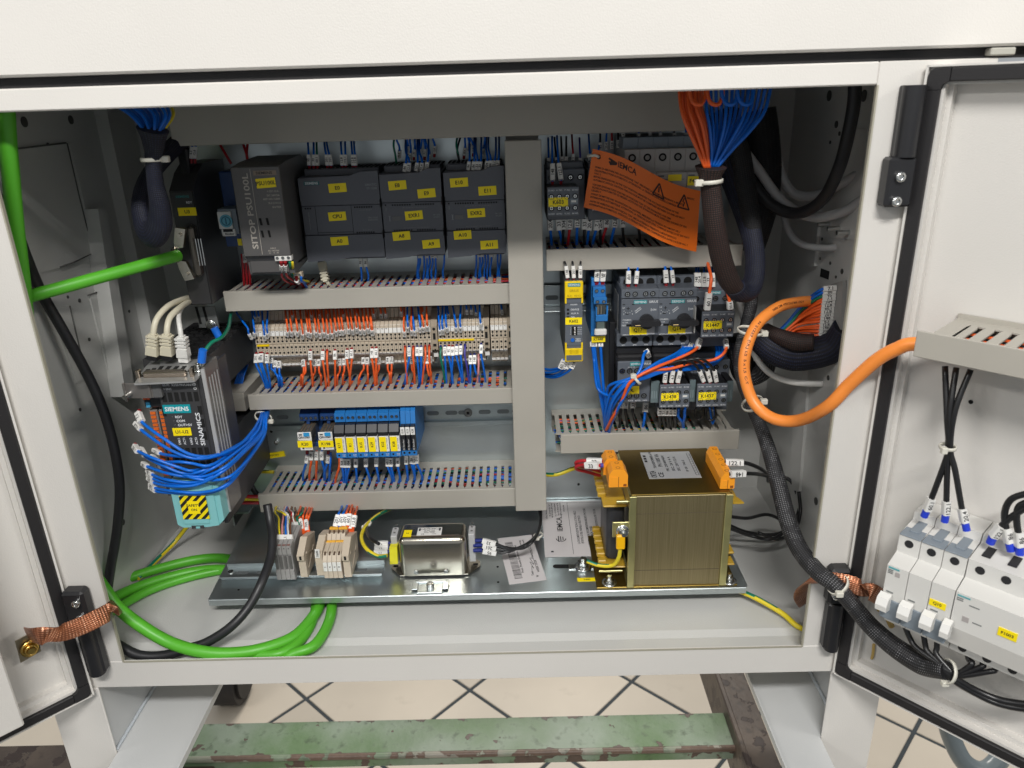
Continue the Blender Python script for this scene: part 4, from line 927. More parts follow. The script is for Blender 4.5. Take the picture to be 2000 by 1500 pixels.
aux(q1, 180, 'contactor labelled K1438 above the lower right duct, left of K1437', 'K1438', (fr(1286, 706, 1352, 800, 222), 222), side=[fr(1271.6, 744, 1287, 787, 190), fr(1347.5, 742, 1357, 785, 190)], nums=NN)
aux(q2, 180, 'contactor labelled K1437 with looped black wires below, rightmost of the lower row', 'K1437', (fr(1354, 704, 1419, 800, 222), 222), side=[fr(1421, 744, 1430, 785, 190)], nums=NN)
# lower left contactor
Y = 196; X0, X1, Z0, Z1 = fr(1207, 707, 1270, 785, Y)
t_ = thing('contactor', 'contactor crossed by the tied blue wires, a yellow label half hidden on it', 'contactor', ((X0 + X1) / 2, P0, Z0), 0, 'auxiliary contact blocks on the contactors')
build('housing', MB().box(X0 + 1, X1 - 1, Y + 2, P0 - 8, Z0 + 1, Z1 - 1, c=1).box(X0 - 7, X0 + 1, Y + 34, P0 - 8, Z0 - 2, Z1 + 40, c=1), BLK, t_)
build('front_panel', MB().box(X0, X1, Y, Y + 4, Z0, Z1, c=.8), SIR, t_)
w_ = X1 - X0; screw_row(t_, [X0 + w_ * u for u in (.13, .35, .57, .80)], Z1 - 12, Y, 3.8); screw_row(t_, [X0 + w_ * u for u in (.14, .36, .58, .80)], Z0 + 8.5, Y, 3.6)
m = MB().box(X0 + w_ * .34, X0 + w_ * .56, Y - .5, Y, Z1 - 9, Z1 - 3.6, 0) if False else MB().box(X0 + w_ * .36, X0 + w_ * .68, Y - .5, Y, Z1 - 5.6, Z1 - .6, 0)
m.ft('SIEMENS', X0 + w_ * .52, Y - .6, Z1 - 3.1, 2.7, 1, w=w_ * .29); m.ft('SIRIUS', X0 + w_ * .85, Y - .3, Z1 - 3.1, 2.7, 1, w=w_ * .25); build('badge', m, [TEAL, WINK], t_)
p = at(1238, 762, Y=Y); lab(t_, p.x - 2, Y - .1, p.z, 17, 10.5, 'K', 1)
m = MB().box(X0 + 10, X0 + 17, Y - .2, Y + .1, Z0 + 24, Z0 + 30, 0).box(X0 + 19, X0 + 26, Y - .2, Y + .1, Z0 + 24, Z0 + 30, 0); build('recess', m, VOID, t_)
m = MB().ft('2/T1   4/T2   6/T3   NO', (X0 + X1) / 2, Y - .2, Z0 + 2.4, 1.7, 0, w=w_ * .8); m.ft('L1  L2  L3', X0 + w_ * .4, Y - .2, Z1 - 7, 1.5, 0); build('lettering', m, WINK, t_)
# motor circuit breakers with rotary handles
def mpcb(f, up, lo, label, txt, tagp):
    Y = 195; X0, X1, Z0, Z1 = fr(*f, Y); a, b, c, d = fr(*up, 222)
    t_ = thing('motor_switch', label, 'motor circuit breaker', ((X0 + X1) / 2, P0, Z0), 0, 'grey motor circuit breakers with black rotary handles')
    m = MB().box(X0 + .5, X1 - .5, Y + 3, P0 - 8, Z0 + .5, Z1, c=1); m.box(a, b, 222, P0 - 8, c - 2, d, c=1); build('housing', m, SIR, t_)
    m = MB(); 
    for u in (.2, .52, .82): x = a + (b - a) * u; z = (c + d) / 2 + 1; m.cyl((x, 221.7, z), (x, 222.1, z), 5, 16); 
    build('entry_hole', m, VOID, t_)
    w = X1 - X0; zs = Z1 - (Z1 - Z0) * .20
    build('upper_panel', MB().box(X0, X1, Y, Y + 4, zs + .5, Z1, c=.7), SIR, t_)
    build('front_panel', MB().box(X0, X1, Y - 1, Y + 3.5, Z0, zs - .3, c=.7), SIR, t_)
    screw_row(t_, [X0 + w * u for u in (.16, .36, .64, .83)], (zs + Z1) / 2, Y, 3.3)
    m = MB().box(X0 + w * .33, X0 + w * .68, Y - 1.5, Y - 1, zs - 6, zs - 1.6, 0); m.ft('SIEMENS', X0 + w * .505, Y - 1.6, zs - 3.8, 2.8, 1, w=w * .32); m.ft('SIRIUS', X0 + w * .86, Y - 1.3, zs - 3.8, 2.8, 1, w=w * .24); build('badge', m, [TEAL, WINK], t_)
    m = MB(); x, z = X0 + w * .18, zs - 11
    m.cyl((x, Y - 2.2, z), (x, Y - 1, z), 4, 18); m.box(x - 2, x + 2, Y - 2.5, Y - 2.1, z - .4, z + .4, 1); m.box(x - .4, x + .4, Y - 2.5, Y - 2.1, z - 2, z + 2, 1); build('setting_dial', m, [SIR, INK], t_)
    m = MB(); zc = Z0 + (zs - Z0) * .40; xc = X0 + w * .68
    m.cyl((xc, Y - 7, zc), (xc, Y - 1, zc), 8.8, 26); m.prism([(xc - 19, zc - 1), (xc - 17, zc + 2.6), (xc + 14, zc + 3.4), (xc + 15.5, zc), (xc + 14, zc - 3), (xc - 15, zc - 3.4)], Y - 15, Y - 6)
    m.box(xc - 15, xc - 9, Y - 15.4, Y - 14.9, zc - 1.6, zc - .8, 1); build('rotary_handle', m, [BLK, mat('handle_mark', (.75, .55, .25), .5)], t_)
    m = MB()
    for tx, u, v, h in (('ON', .88, .70, 2.2), ('1', .80, .70, 3.4), ('2.8', .06, .77, 1.6), ('2', .07, .60, 1.6), ('4', .30, .60, 1.6), ('CLASS 10', .16, .44, 1.8), ('Ie 3.2A', .12, .37, 1.6), ('TEST', .08, .29, 1.8), ('CLASS', .16, .44, 1.8)): m.ft(tx, X0 + w * u, Y - 1.3, Z0 + (zs - Z0) * v, h, 0)
    m.plate(X0 + w * .46, Y - 1.2, Z0 + (zs - Z0) * .68, 8.5, .6, .2, 38); m.ft('TRIPPED', X0 + w * .44, Y - 1.3, Z0 + (zs - Z0) * .72, 1.6, 0, rot=38)
    m.ring((X0 + w * .38, Y - 1, Z0 + (zs - Z0) * .27), (0, -1, 0), 1.2, 1.8, .3, 12); m.ft('6ES7212-1HE40  -4DA0', X0 + w * .4, Y - 1.3, Z0 + 1.4, 1.3, 0, w=w * .7)
    for k in range(5): an = math.radians(215 + k * 27); m.plate(X0 + w * .18 + 5.6 * math.cos(an), Y - 1.2, zs - 11 + 5.6 * math.sin(an), .4, 1.4, .2, math.degrees(an) - 90)
    build('lettering', m, WINK, t_)
    m = MB().box(X0 + w * .15, X0 + w * .29, Y - 1.2, Y - .9, Z0 + (zs - Z0) * .26, Z0 + (zs - Z0) * .32); m.box(X0 + w * .03, X0 + w * .10, Y - 1.2, Y - .9, zs - 7, zs - 6); m.box(X0 + w * .28, X0 + w * .35, Y - 1.2, Y - .9, zs - 7, zs - 6); m.box(X0 + w * .12, X0 + w * .2, Y - 1.2, Y - .9, zs - 18.6, zs - 17.6); build('recess', m, VOID, t_)
    m = MB().box(X0 + w * .80 - 4.6, X0 + w * .80 + 5, Y - 1.35, Y - 1, Z0 + 1.5, Z0 + 11); build('print_field', m, mat('pale_print_field', (.34, .35, .37), .6), t_)
    p = at(*tagp, Y=Y); lab(t_, p.x, Y - 1.1, p.z, 20.5, 10, txt, 1)
    e, f_, g, h = fr(*lo, 208); m = MB().box(e, f_, 208, P0 - 8, g, h + 2, 0, c=1)
    build('lower_housing', m, SIR, t_); m = MB()
    for u in (.18, .5, .82): x = e + (f_ - e) * u; m.cyl((x, 207.7, (g + h) / 2 + 1), (x, 208.1, (g + h) / 2 + 1), 4.6, 16)
    build('entry_hole', m, VOID, t_); m = MB()
    for i, tx in enumerate(('2/T1', '4/T2', '6/T3')): m.ft(tx, e + (f_ - e) * (.18, .5, .82)[i], 207.6, g + 2.2, 1.7, 0)
    build('lettering', m, WINK, t_)
    m = MB().box(e, f_, 214, P0 - 8, g - 12, g - 1, c=1.5); m.box(e, f_, 206, P0 - 8, g - 30, g - 11, c=2); build('link_module', m, BLK, t_); return t_
mpcb((1214, 566, 1284, 654), (1211, 542, 1283, 563), (1205, 655, 1274, 676), 'motor circuit breaker labelled Q17 with black rotary handle, beside the blue relay', 'Q17', (1246, 645))
mpcb((1287, 564.5, 1357, 652.5), (1284, 540, 1355.5, 561), (1276.5, 653, 1346, 674), 'motor circuit breaker labelled Q14 with black rotary handle, right of Q17', 'Q14', (1321.5, 642.5))
build('side_label', MB().box(at(1203, 600, Y=250).x - 1, at(1203, 600, Y=250).x, 224, 262, at(1203, 640, Y=240).z, at(1203, 570, Y=240).z), mat('pale_sticker', (.33, .33, .32), .5), [o for o in bpy.data.objects if o.name == 'motor_switch'][0])
# safety relay
Y = 185; X0, X1, Z0, Z1 = fr(1103, 550, 1138, 705, Y)
t_ = thing('safety_relay', 'slim grey safety relay with yellow end covers, labelled K602', 'safety relay', ((X0 + X1) / 2, P0, Z0)); w = X1 - X0; H = Z1 - Z0
build('housing', MB().box(X0 + .3, X1 - .3, Y + 3, P0 - 8, Z0 + 1, Z1 - 1, c=.6), mat('relay_dark_housing', (.06, .065, .07), .4), t_)
build('front_panel', MB().box(X0 + .3, X1 - .3, Y, Y + 4, Z0 + 6, Z1 - 6, c=.4), SIR, t_)
za, zb = Z0 + H * .80, Z0 + H * .20
for n_, z0_, z1_ in (('upper', za, Z1), ('lower', Z0, zb - 3)):
    m = MB().box(X0, X1, Y - 2.5, Y + 4, z0_ + (0 if n_ == 'upper' else 0), z1_, 0, c=.8)
    if n_ == 'upper': m.box(X0, X0 + 2, Y - 2, Y + 2, za - 6, za + 1, 0); m.box(X1 - 2, X1, Y - 2, Y + 2, za - 6, za + 1, 0)
    else: m.box(X0, X0 + 2, Y - 2, Y + 2, zb - 4, zb + 4, 0); m.box(X1 - 2, X1, Y - 2, Y + 2, zb - 4, zb + 4, 0)
    build('yellow_cover', m, YPL, t_)
m = MB().box(X0 + 1.4, X1 - 1.4, Y - 3, Y - 2.4, Z0 + 2, Z0 + 8.6); build('marking_field', m, SIR, t_)
build('handle_bar', MB().box(X0 + 2, X1 - 2, Y - .8, Y, za - 6, za - 1.4, c=.4), SIR, t_); build('handle_bar', MB().box(X0 + 2, X1 - 2, Y - .8, Y, zb + .5, zb + 4, c=.4), SIR, t_)
m = MB().box(X0 + 3.4, X1 - 3.2, Y - 2.9, Y - 2.5, Z1 - 5.6, Z1 - 1.4, 0); m.ft('SIEMENS', (X0 + X1) / 2, Y - 3, Z1 - 3.5, 2.6, 1, w=w * .62); build('badge', m, [TEAL, WINK], t_)
m = MB().ft('SIRIUS', (X0 + X1) / 2, Y - 2.7, Z1 - 10.5, 3, 0, w=w * .5); m.ft('K31  0212', (X0 + X1) / 2, Y - 2.7, Z1 - 16.4, 2.2, 0, w=w * .72)
for i in range(3): m.ft('(SE/1111-A00)', (X0 + X1) / 2, Y - 2.7, zb - 5 - i * 1.8, 1.3, 0, w=w * .5)
build('cover_lettering', m, mat('ochre_print', (.42, .27, .0), .6), t_)
m = MB().ft('FAILSAFE', (X0 + X1) / 2, Y - .3, za - 8, 1.5, 0)
for i, tx in enumerate(('DEVICE', 'AUX A', '24V', 'NSF')): m.ft(tx, X0 + 7, Y - .3, za - 14 - i * 4.6, 2.1, 0, 'l')
for i in range(4): m.ft('AUTO ON', X1 - 1.2, Y - .3, Z0 + H * .44 - i * 2.6 - 1, 1.2, 0, 'r', w=5.5); m.ft(str(i + 1), X0 + 6.6, Y - .3, Z0 + H * .44 - i * 2.6 - 1, 1.3, 0)
m.ft('TEST/', X0 + 12.4, Y - .3, Z0 + H * .285, 1.8, 0, 'l'); m.ft('RESET', X0 + 12.4, Y - .3, Z0 + H * .262, 1.8, 0, 'l'); m.ft('SK1112-1BB40', (X0 + X1) / 2, Y - .3, Z0 + H * .232, 1.5, 0, w=w * .6)
build('lettering', m, WINK, t_)
m = MB(); [m.box(X0 + 2.4, X0 + 5, Y - .3, Y, za - 15.2 - i * 4.6, za - 12.8 - i * 4.6) for i in range(4)]; build('indicator', m, VOID, t_)
m = MB().box(X0 + 8.2, X0 + 14.6, Y - .5, Y, Z0 + H * .335, Z0 + H * .445, 0); [m.cyl((X0 + 11.6 + (i % 2) * .4, Y - .9, Z0 + H * .43 - i * 2.7), (X0 + 11.6, Y - .4, Z0 + H * .43 - i * 2.7), 1, 8, 1) for i in range(4)]; build('dip_switch', m, [VOID, WHW], t_)
m = MB().cyl((X0 + 9, Y - 1.4, Z0 + H * .275), (X0 + 9, Y, Z0 + H * .275), 2.3, 16); build('reset_button', m, mat('button_blue', (.01, .12, .5), .3), t_)
p = at(1120.5, 627, Y=Y); lab(t_, p.x, Y - .1, p.z, 19.5, 8.5, 'K602', -1)
# single blue relay socket
Y = 205; X0, X1, Z0, Z1 = fr(1159, 563, 1185, 655, Y)
t_ = thing('relay', 'blue plug-in relay with white retaining clip and yellow label K1448', 'relay', ((X0 + X1) / 2, P0, Z0)); w = X1 - X0; H = Z1 - Z0
m = MB().box(X0 - 1, X1 - 1, Y + 16, P0 - 8, Z0 - 6, Z1 + 8, c=.8); m.box(X0, X1 - 1.4, Y + 6, Y + 20, Z0 + H * .78, Z1, c=.5); m.box(X0 + .6, X1 - .4, Y + 1, Y + 20, Z0 + H * .66, Z0 + H * .8, c=.6); build('socket', m, RELB, t_)
m = MB(); [screw(m, X0 + w * u, Y + 5.8, Z1 - 5, 2.3, 10) for u in (.26, .7)]; [screw(m, X0 + w * u, Y + .8, Z0 + H * .71, 2.3, 10) for u in (.3, .76)]; build('screw', m, [RELB, VOID, STEEL], t_)
m = MB().box(X0 + 3.6, X1 - 1.6, Y + 2, Y + 16, Z0 + 4, Z0 + H * .66, 0, c=.5); [m.cyl((X0 + w * u, Y + 1.6, Z0 + H * .45), (X0 + w * u, Y + 1.6, Z0 + H * .62), 1.5, 8, 1) for u in (.35, .58)]; build('relay_body', m, [mat('relay_smoke', (.05, .055, .05), .2), mat('coil_metal', (.6, .55, .45), .3, 1)], t_)
build('retaining_frame', MB().box(X0 + 3, X1 + 1, Y - .5, Y + 6, Z0 + H * .30, Z0 + H * .44, c=.6).box(X0 + 3, X0 + 4.6, Y, Y + 6, Z0 + H * .44, Z0 + H * .60).box(X1 - .8, X1 + 1, Y, Y + 6, Z0 + H * .44, Z0 + H * .62), RELB, t_)
build('relay_window', MB().box(X0 + 5, X1 - 3, Y + 1.4, Y + 2.2, Z0 + H * .14, Z0 + H * .29), mat('grey_green_window', (.10, .13, .12), .3), t_)
build('retaining_clip', MB().box(X0 + 1.6, X1 - .2, Y - 3, Y + 3, Z0 + .5, Z0 + 8.4, c=1.4), WHT, t_)
p = at(1168.5, 662, Y=Y + 6); lab(t_, p.x, Y + 5, p.z, 16.6, 7.6, 'K1448', 1)
# miniature circuit breakers in the shade behind the tag
Y = 206
prev = None
for i in range(5):
    a, b, c, d = fr(1219.5 + i * 29.9, 292.5 - i * .8, 1249.5 + i * 29.9, 325 - i * .8, Y)
    last = prev if i else None
    if prev is None:
        t_ = thing('circuit_breaker', 'white miniature circuit breaker in the shaded top row, leftmost behind the orange tag', 'circuit breaker', (a, P0, c - 40), 0, 'white circuit breakers in the top right row')
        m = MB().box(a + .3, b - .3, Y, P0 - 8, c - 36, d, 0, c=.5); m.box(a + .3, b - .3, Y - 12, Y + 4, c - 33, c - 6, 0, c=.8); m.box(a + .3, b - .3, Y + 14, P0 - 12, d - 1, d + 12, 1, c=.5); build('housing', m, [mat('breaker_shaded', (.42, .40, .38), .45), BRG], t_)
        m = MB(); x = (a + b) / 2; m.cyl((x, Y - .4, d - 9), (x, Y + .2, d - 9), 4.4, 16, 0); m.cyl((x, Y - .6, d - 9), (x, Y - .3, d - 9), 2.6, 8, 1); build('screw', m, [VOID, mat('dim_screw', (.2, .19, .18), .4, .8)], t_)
        build('print', MB().box(a + 2, a + 9, Y - 12.3, Y - 12, c - 11, c - 9).box(a + 2, b - 3, Y - 12.3, Y - 12, c - 14, c - 13.4), mat('grey_ink', (.15, .16, .16), .5), t_)
        prev = proto(t_); pa = a
    else: last = dup(prev, (a, P0, c - 40), 'white miniature circuit breaker in the shaded top row, ' + ('second', 'third', 'fourth', 'rightmost, beside the braided sleeve')[i - 1] + (' from the left' if i < 4 else ''))
p = at(1356, 353, Y=193); lab(last, p.x, 193, p.z, 15, 10, 'F401')
p = at(1318, 347, Y=193); lab(last, p.x, 193, p.z, 15, 7, '')
# ------------------------------------------------------------------ long row of beige terminals
YT = 238
zf = {k: at(600, y, Y=YT).z for k, y in (('mk1', 641), ('mk0', 654), ('h1', 657), ('h2', 665), ('gap', 671), ('h3', 677), ('h4', 687.5), ('ws', 693.5))}
zu = at(600, 612, Y=262).z; zl = at(600, 712, Y=258).z
TP = 5.28
def term_body(W, two=True):
    m = MB(); a, b = .25, W - .25
    prof = [(292, zl - 6), (258, zl - 2), (255, zf['ws'] - 12), (244, zf['ws'] - 3), (YT, zf['ws'] + 1), (YT - .6, zf['gap'] - 1), (YT + 1.6, zf['gap']), (YT - .6, zf['gap'] + 1), (YT, zf['mk1'] + .8), (YT + 6, zf['mk1'] + 4), (258, zf['mk1'] + 6), (262, zu + 4), (292, zu + 10)]
    m.prism(prof, a, b, 'x', 0)
    xc = W / 2
    def rh(z, y, r=1.35): m.cyl((xc, y - .5, z), (xc, y + .8, z), r, 10, 1)
    def sq(z, y, s=1.25): m.box(xc - s, xc + s, y - .35, y + .5, z - 1.2, z + 1.2, 1)
    rh(zf['h1'] - .5, YT - .3); sq(zf['h2'], YT - .5); m.box(xc - .5, xc + .5, YT - .8, YT - .2, (zf['h1'] + zf['h2']) / 2 - .6, (zf['h1'] + zf['h2']) / 2 + .2, 1)
    sq(zf['h3'], YT - .5); rh(zf['h4'], YT - .3); m.box(xc - .4, xc + .4, YT - .8, YT - .2, (zf['h3'] + zf['h4']) / 2 - .4, (zf['h3'] + zf['h4']) / 2 + .4, 1)
    rh(zf['ws'] - 8, 251.5); rh(zu - 1, 261); sq(zu - 6, 260.5); 
    return m
tproto = None; TN = 0
groups_ = [(at(499.5, 670, Y=YT).x, 42, 'long'), (at(856.5, 664, Y=YT).x, 11, 'middle'), (at(958.5, 662, Y=YT).x, 4, 'short')]
for gx, n, gn in groups_:
    for i in range(n):
        TN += 1; x = gx + i * TP
        nb = f'beige terminal block, {nth(i + 1)} from the left in the ' + {'long': 'long left run', 'middle': 'middle run', 'short': 'short run of four'}[gn]
        if tproto is None:
            t_ = thing('terminal_block', nb, 'terminal block', (x, P0, zl), 0, 'beige terminal blocks in the long row')
            mb = term_body(TP); mb.v = [(v[0] + x, v[1], v[2]) for v in mb.v]; build('body', mb, [BEI, VOID], t_)
            m = MB().prism([(YT - 1.2, zf['mk0']), (YT - .2, zf['mk0']), (YT + 2, zf['mk1'] + 1), (YT + .6, zf['mk1'] + 1.4)], x + .35, x + TP - .35, 'x')
            tagm = build('marker_tag', m, WHT, t_)
            build('lower_marker', MB().prism([(244, zf['ws'] - 3.2), (YT, zf['ws'] + .8), (YT - .6, zf['ws'] + .4), (243.4, zf['ws'] - 3.8)], x + .35, x + TP - .35, 'x').box(x + .35, x + TP - .35, 250, 255, zl + 2.4, zl + 4), WHT, t_)
            tproto = proto(t_)
        else: t_ = dup(tproto, (x, P0, zl), nb)
        num = str(i * 2 + 1)
        if gn != 'long' or i < 9 or 24 < i < 32:
            m = MB().text(num, (x + TP / 2, YT - .9 + .5, (zf['mk0'] + zf['mk1']) / 2 + .6), (0, 0, 1), (-1, 0, 0), 2.1, 0); build('number', m, INK, t_)
for k, (px, w) in enumerate(((843, 12.5), (944.5, 12.5), (990.5, 14))):
    x = at(px, 668, Y=YT).x
    t_ = thing('end_clamp', 'beige end clamp ' + ('between the long and the middle terminal runs', 'between the middle and the short terminal runs', 'closing the terminal row beside the upright duct')[k], 'end clamp', (x, P0, zl), 0, 'beige end clamps on the terminal row')
    W_ = w * .62
    m = MB().prism([(292, zl + 2), (256, zl + 6), (250, zf['ws'] - 2), (YT + 1, zf['ws'] + 2), (YT, zf['mk1'] - 2), (YT + 8, zf['mk1'] + 5), (262, zu + 2), (292, zu + 6)], x, x + W_, 'x', 0)
    m.box(x + W_ * .3, x + W_ * .7, YT - .4, YT + .5, zf['gap'] + 1, zf['h1'] - .5, 1); m.cyl((x + W_ / 2, YT - .2, zf['mk0'] + 3), (x + W_ / 2, YT + .6, zf['mk0'] + 3), 1.9, 12, 1); m.box(x + W_ * .25, x + W_ * .75, YT - .4, YT + .5, zf['h3'] - 4, zf['h3'] - 1, 1); m.cyl((x + W_ / 2, YT, zf['h4'] - 2), (x + W_ / 2, YT + 1, zf['h4'] - 2), 1.2, 10, 1)
    build('body', m, [mat('clamp_beige', (.36, .30, .225), .5), VOID], t_)
    if k < 2: build('tag_holder', MB().box(x + 1, x + W_ - 1, 244, 246, zf['ws'] - 9, zf['ws'] - 4), WHT, t_)
def bridge(px0, px1, py, Y, label, mt=YPL):
    a = at(px0, py, Y=Y); b = at(px1, py - (px1 - px0) * .028, Y=Y); tag(build('bridge_bar', MB().box(a.x, b.x, Y - 1, Y + 2, a.z - 1.2, a.z + 1.3, c=.4), mt), label, 'jumper bar', 'yellow jumper bars in the terminal row')
bridge(502, 526, 675.5, YT - 1, 'short yellow jumper bar at the left end of the terminal row')
bridge(856, 926, 665, YT - 1, 'long yellow jumper bar across the middle terminal run')
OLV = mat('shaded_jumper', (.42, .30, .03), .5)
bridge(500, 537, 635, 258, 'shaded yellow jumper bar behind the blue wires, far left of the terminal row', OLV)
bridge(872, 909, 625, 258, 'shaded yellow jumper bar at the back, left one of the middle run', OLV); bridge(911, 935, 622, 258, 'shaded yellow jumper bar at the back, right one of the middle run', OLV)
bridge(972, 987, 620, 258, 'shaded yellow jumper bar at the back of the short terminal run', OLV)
# ------------------------------------------------------------------ row of blue relays
def big_relay(f, txt, label):
    Y = 205; X0, X1, Z0, Z1 = fr(*f, Y); t_ = thing('relay', label, 'relay', ((X0 + X1) / 2, P0, Z0), 0, 'large plug-in relays with printed white fronts')
    a, b = X0 - 1.5, X1 + 5; z0, z1 = at(620, 822, Y=228).z, at(620, 810, Y=228).z
    m = MB().box(a, b, 246, P0 - 8, Z0 + 1, z1 + 8, c=.8); m.box(a, b, 228, P0 - 8, z0, z1, c=.6); m.prism([(228, z1), (262, z1 + 14), (P0 - 8, z1 + 14), (P0 - 8, z1)], a, b, 'x'); m.box(a, b, 222, 250, Z0 - 3, Z0 + 3, c=.6); m.box(a + 8, a + 12, 230, 238, z0 - 5, z0)
    build('socket', m, RELD, t_); m = MB(); [screw(m, a + (b - a) * (i + .5) / 4, 227.7, (z0 + z1) / 2, 2.3, 10) for i in range(4)]; build('screw', m, [RELD, VOID, STEEL], t_)
    m = MB().box(X0 + .4, X1 - .4, Y + 1.5, 250, Z0 + .5, Z1 - .5, c=.8); [m.box(X0 + 3 + i * 4, X0 + 4.4 + i * 4, Y + 6, 240, Z1 - .5, Z1 - .1, 1) for i in range(4)]; build('relay_body', m, [mat('relay_case_smoke', (.10, .095, .085), .14), mat('relay_copper', (.35, .25, .17), .35, .7)], t_)
    zm = Z0 + (Z1 - Z0) * .56
    build('front_panel', MB().box(X0, X1, Y, Y + 1.5, zm, Z1, c=.5).box(X0 + 1.5, X1, Y, Y + 1.5, Z0, zm - .5, c=.5), WHT, t_)
    build('lever', MB().box(X0 + (X1 - X0) * .48, X1 - 2, Y - 1.4, Y, Z1 - 5, Z1 - .3, c=1), mat('lever_blue', (.03, .30, .62), .35), t_)
    m = MB().ft('finder', X0 + (X1 - X0) * .58, Y - .2, zm + 4.2, 3, 0, w=12); m.ring((X0 + 3, Y - .1, zm + 4.2), (0, -1, 0), 1, 1.7, .2, 12); m.box(X0 + 2, X0 + 6, Y - .2, Y, Z1 - 4.2, Z1 - 2.4); m.box(X0 + 4.5, X0 + 7, Y - .2, Y, Z0 + 2, Z0 + 4.4); m.ft('55.34.9.024', X0 + (X1 - X0) * .7, Y - .2, Z0 + 3.2, 1.2, 0, w=8); build('lettering', m, INK, t_)
    lab(t_, X0 + (X1 - X0) * .48, Y - .1, zm - 5.2, X1 - X0 + 1, 9.4, txt, -1); return t_
big_relay((579.6, 845, 611.5, 879.4), 'K20', 'large plug-in relay labelled K20, left end of the blue relay row')
big_relay((620.5, 844.5, 652.6, 878.7), 'K198', 'large plug-in relay labelled K198, between K20 and the slim relays')
Y = 203
xr0 = at(654.5, 870, Y=Y).x; xr1 = at(782, 866, Y=Y).x; PW = (xr1 - xr0) / 6
Zt, Zs, Zk, Zw, Zb = [at(700, y, Y=Y).z for y in (815, 829.5, 851.5, 883.5, 893.5)]
pr = None
for i, tx in enumerate(('K17', 'K1', 'K15', 'K29', 'K33', 'K38')):
    x = xr0 + i * PW; lb = f'slim blue relay with black clip and vertical yellow label {tx}'
    if pr is None:
        t_ = thing('relay', lb, 'relay', (x, P0, Zb), 0, 'slim blue relays with vertical yellow labels'); a, b = x + .3, x + PW - .3
        m = MB().prism([(Y + 12, Zs - 1), (Y + 12, Zt), (Y + 34, Zt + 5), (P0 - 8, Zt + 6), (P0 - 8, Zb), (Y, Zb), (Y, Zw - .5), (Y + 16, Zw - .5), (Y + 16, Zs - 1)], a, b, 'x'); build('socket', m, RELB, t_)
        m = MB(); [screw(m, a + (b - a) * u, Y + 11.7, (Zt + Zs) / 2, 2.1, 10) for u in (.28, .72)]; build('screw', m, [RELB, VOID, STEEL], t_)
        m = MB().prism([(Y + 5, Zs - 2), (Y + 14, Zs - 2), (Y + 14, Zk), (Y - 1.2, Zk), (Y - 1.2, Zk + 5)], a + .4, b - .6, 'x', 0); m.box(a + 2, b - 3, Y + 3.5, Y + 7, Zs - 7, Zs - 5, 1); build('clip', m, [BLK, RELB], t_)
        m = MB().box(a + .4, b - .3, Y - .5, Y + 14, Zw, Zk - .3, 0, c=.5); build('relay_body', m, WHT, t_)
        m = MB(); [m.ft(s_, b - 2.6, Y - .7, (Zw + Zk) / 2, 1.3, 0, rot=90, w=15) for s_ in ('34.51.7.024',)]; m.ft('0-24', b - 3.6, Y - .2, Zb + 4.2, 1.6, 1); m.ft('V DC', b - 3.6, Y - .2, Zb + 2.2, 1.2, 1); m.cyl((a + 3.4, Y - .4, (Zb + Zw) / 2), (a + 3.4, Y, (Zb + Zw) / 2), 1.2, 10, 2)
        build('lettering', m, [mat('grey_ink', (.15, .16, .16), .5), WINK, VOID], t_); pr = proto(t_)
    else: t_ = dup(pr, (x, P0, Zb), lb)
    lab(t_, x + PW * .40, Y - .6, (Zw + Zk) / 2 - .6, PW * .62, (Zk - Zw) * .88, None)
    m = MB().text(tx, (x + PW * .40, Y - 1.1, (Zw + Zk) / 2 - .6), (0, 0, 1), (-1, 0, 0), 3.3, 0); build('lettering', m, INK, t_)
xs0 = at(783.5, 866, Y=Y).x; SW = (at(813, 866, Y=Y).x - xs0) / 3; pr = None
Zq, Zn = at(790, 834, Y=Y).z, at(790, 849, Y=Y).z
for i, tx in enumerate(('K10', 'K13', 'K28')):
    x = xs0 + i * SW; lb = f'narrow blue relay with white tag {tx} at the right end of the relay row'
    if pr is None:
        t_ = thing('relay', lb, 'relay', (x, P0, Zb), 0, 'narrow blue relays with white tags'); a, b = x + .2, x + SW - .2
        m = MB().prism([(Y + 8, Zq + 1), (Y + 12, Zt + 2), (Y + 18, Zt + 5), (P0 - 8, Zt + 6), (P0 - 8, Zb - 2), (Y, Zb + 1), (Y, Zw + .5), (Y + 10, Zw), (Y + 10, Zq + 1)], a, b, 'x'); build('socket', m, RELB, t_)
        m = MB(); screw(m, (a + b) / 2, Y + 11.4, Zt - 3.5, 1.9, 10); build('screw', m, [RELB, VOID, STEEL], t_)
        build('relay_body', MB().box(a + .5, b - .4, Y - .5, Y + 10, Zw + .8, Zq + 1, c=.4), BLK, t_); build('marker_tag', MB().box(a + .2, b - .3, Y - 1.4, Y - .4, Zn, Zq, c=.3), WHT, t_)
        m = MB().text('finder', ((a + b) / 2, Y - .8, (Zw + Zn) / 2), (0, 0, 1), (-1, 0, 0), 2.1, 0, w=12); m.ring(((a + b) / 2, Y - .6, Zw + 3), (0, -1, 0), .7, 1.3, .2, 10); m.cyl(((a + b) / 2, Y - .4, Zb + 5), ((a + b) / 2, Y, Zb + 5), 1.5, 10, 1); build('lettering', m, [mat('grey_white', (.45, .45, .45), .5), VOID], t_); pr = proto(t_)
    else: t_ = dup(pr, (x, P0, Zb), lb)
    m = MB().text(tx, (x + SW / 2, Y - 1.6, (Zq + Zn) / 2), (0, 0, 1), (-1, 0, 0), 2.5, 0); build('number', m, INK, t_)
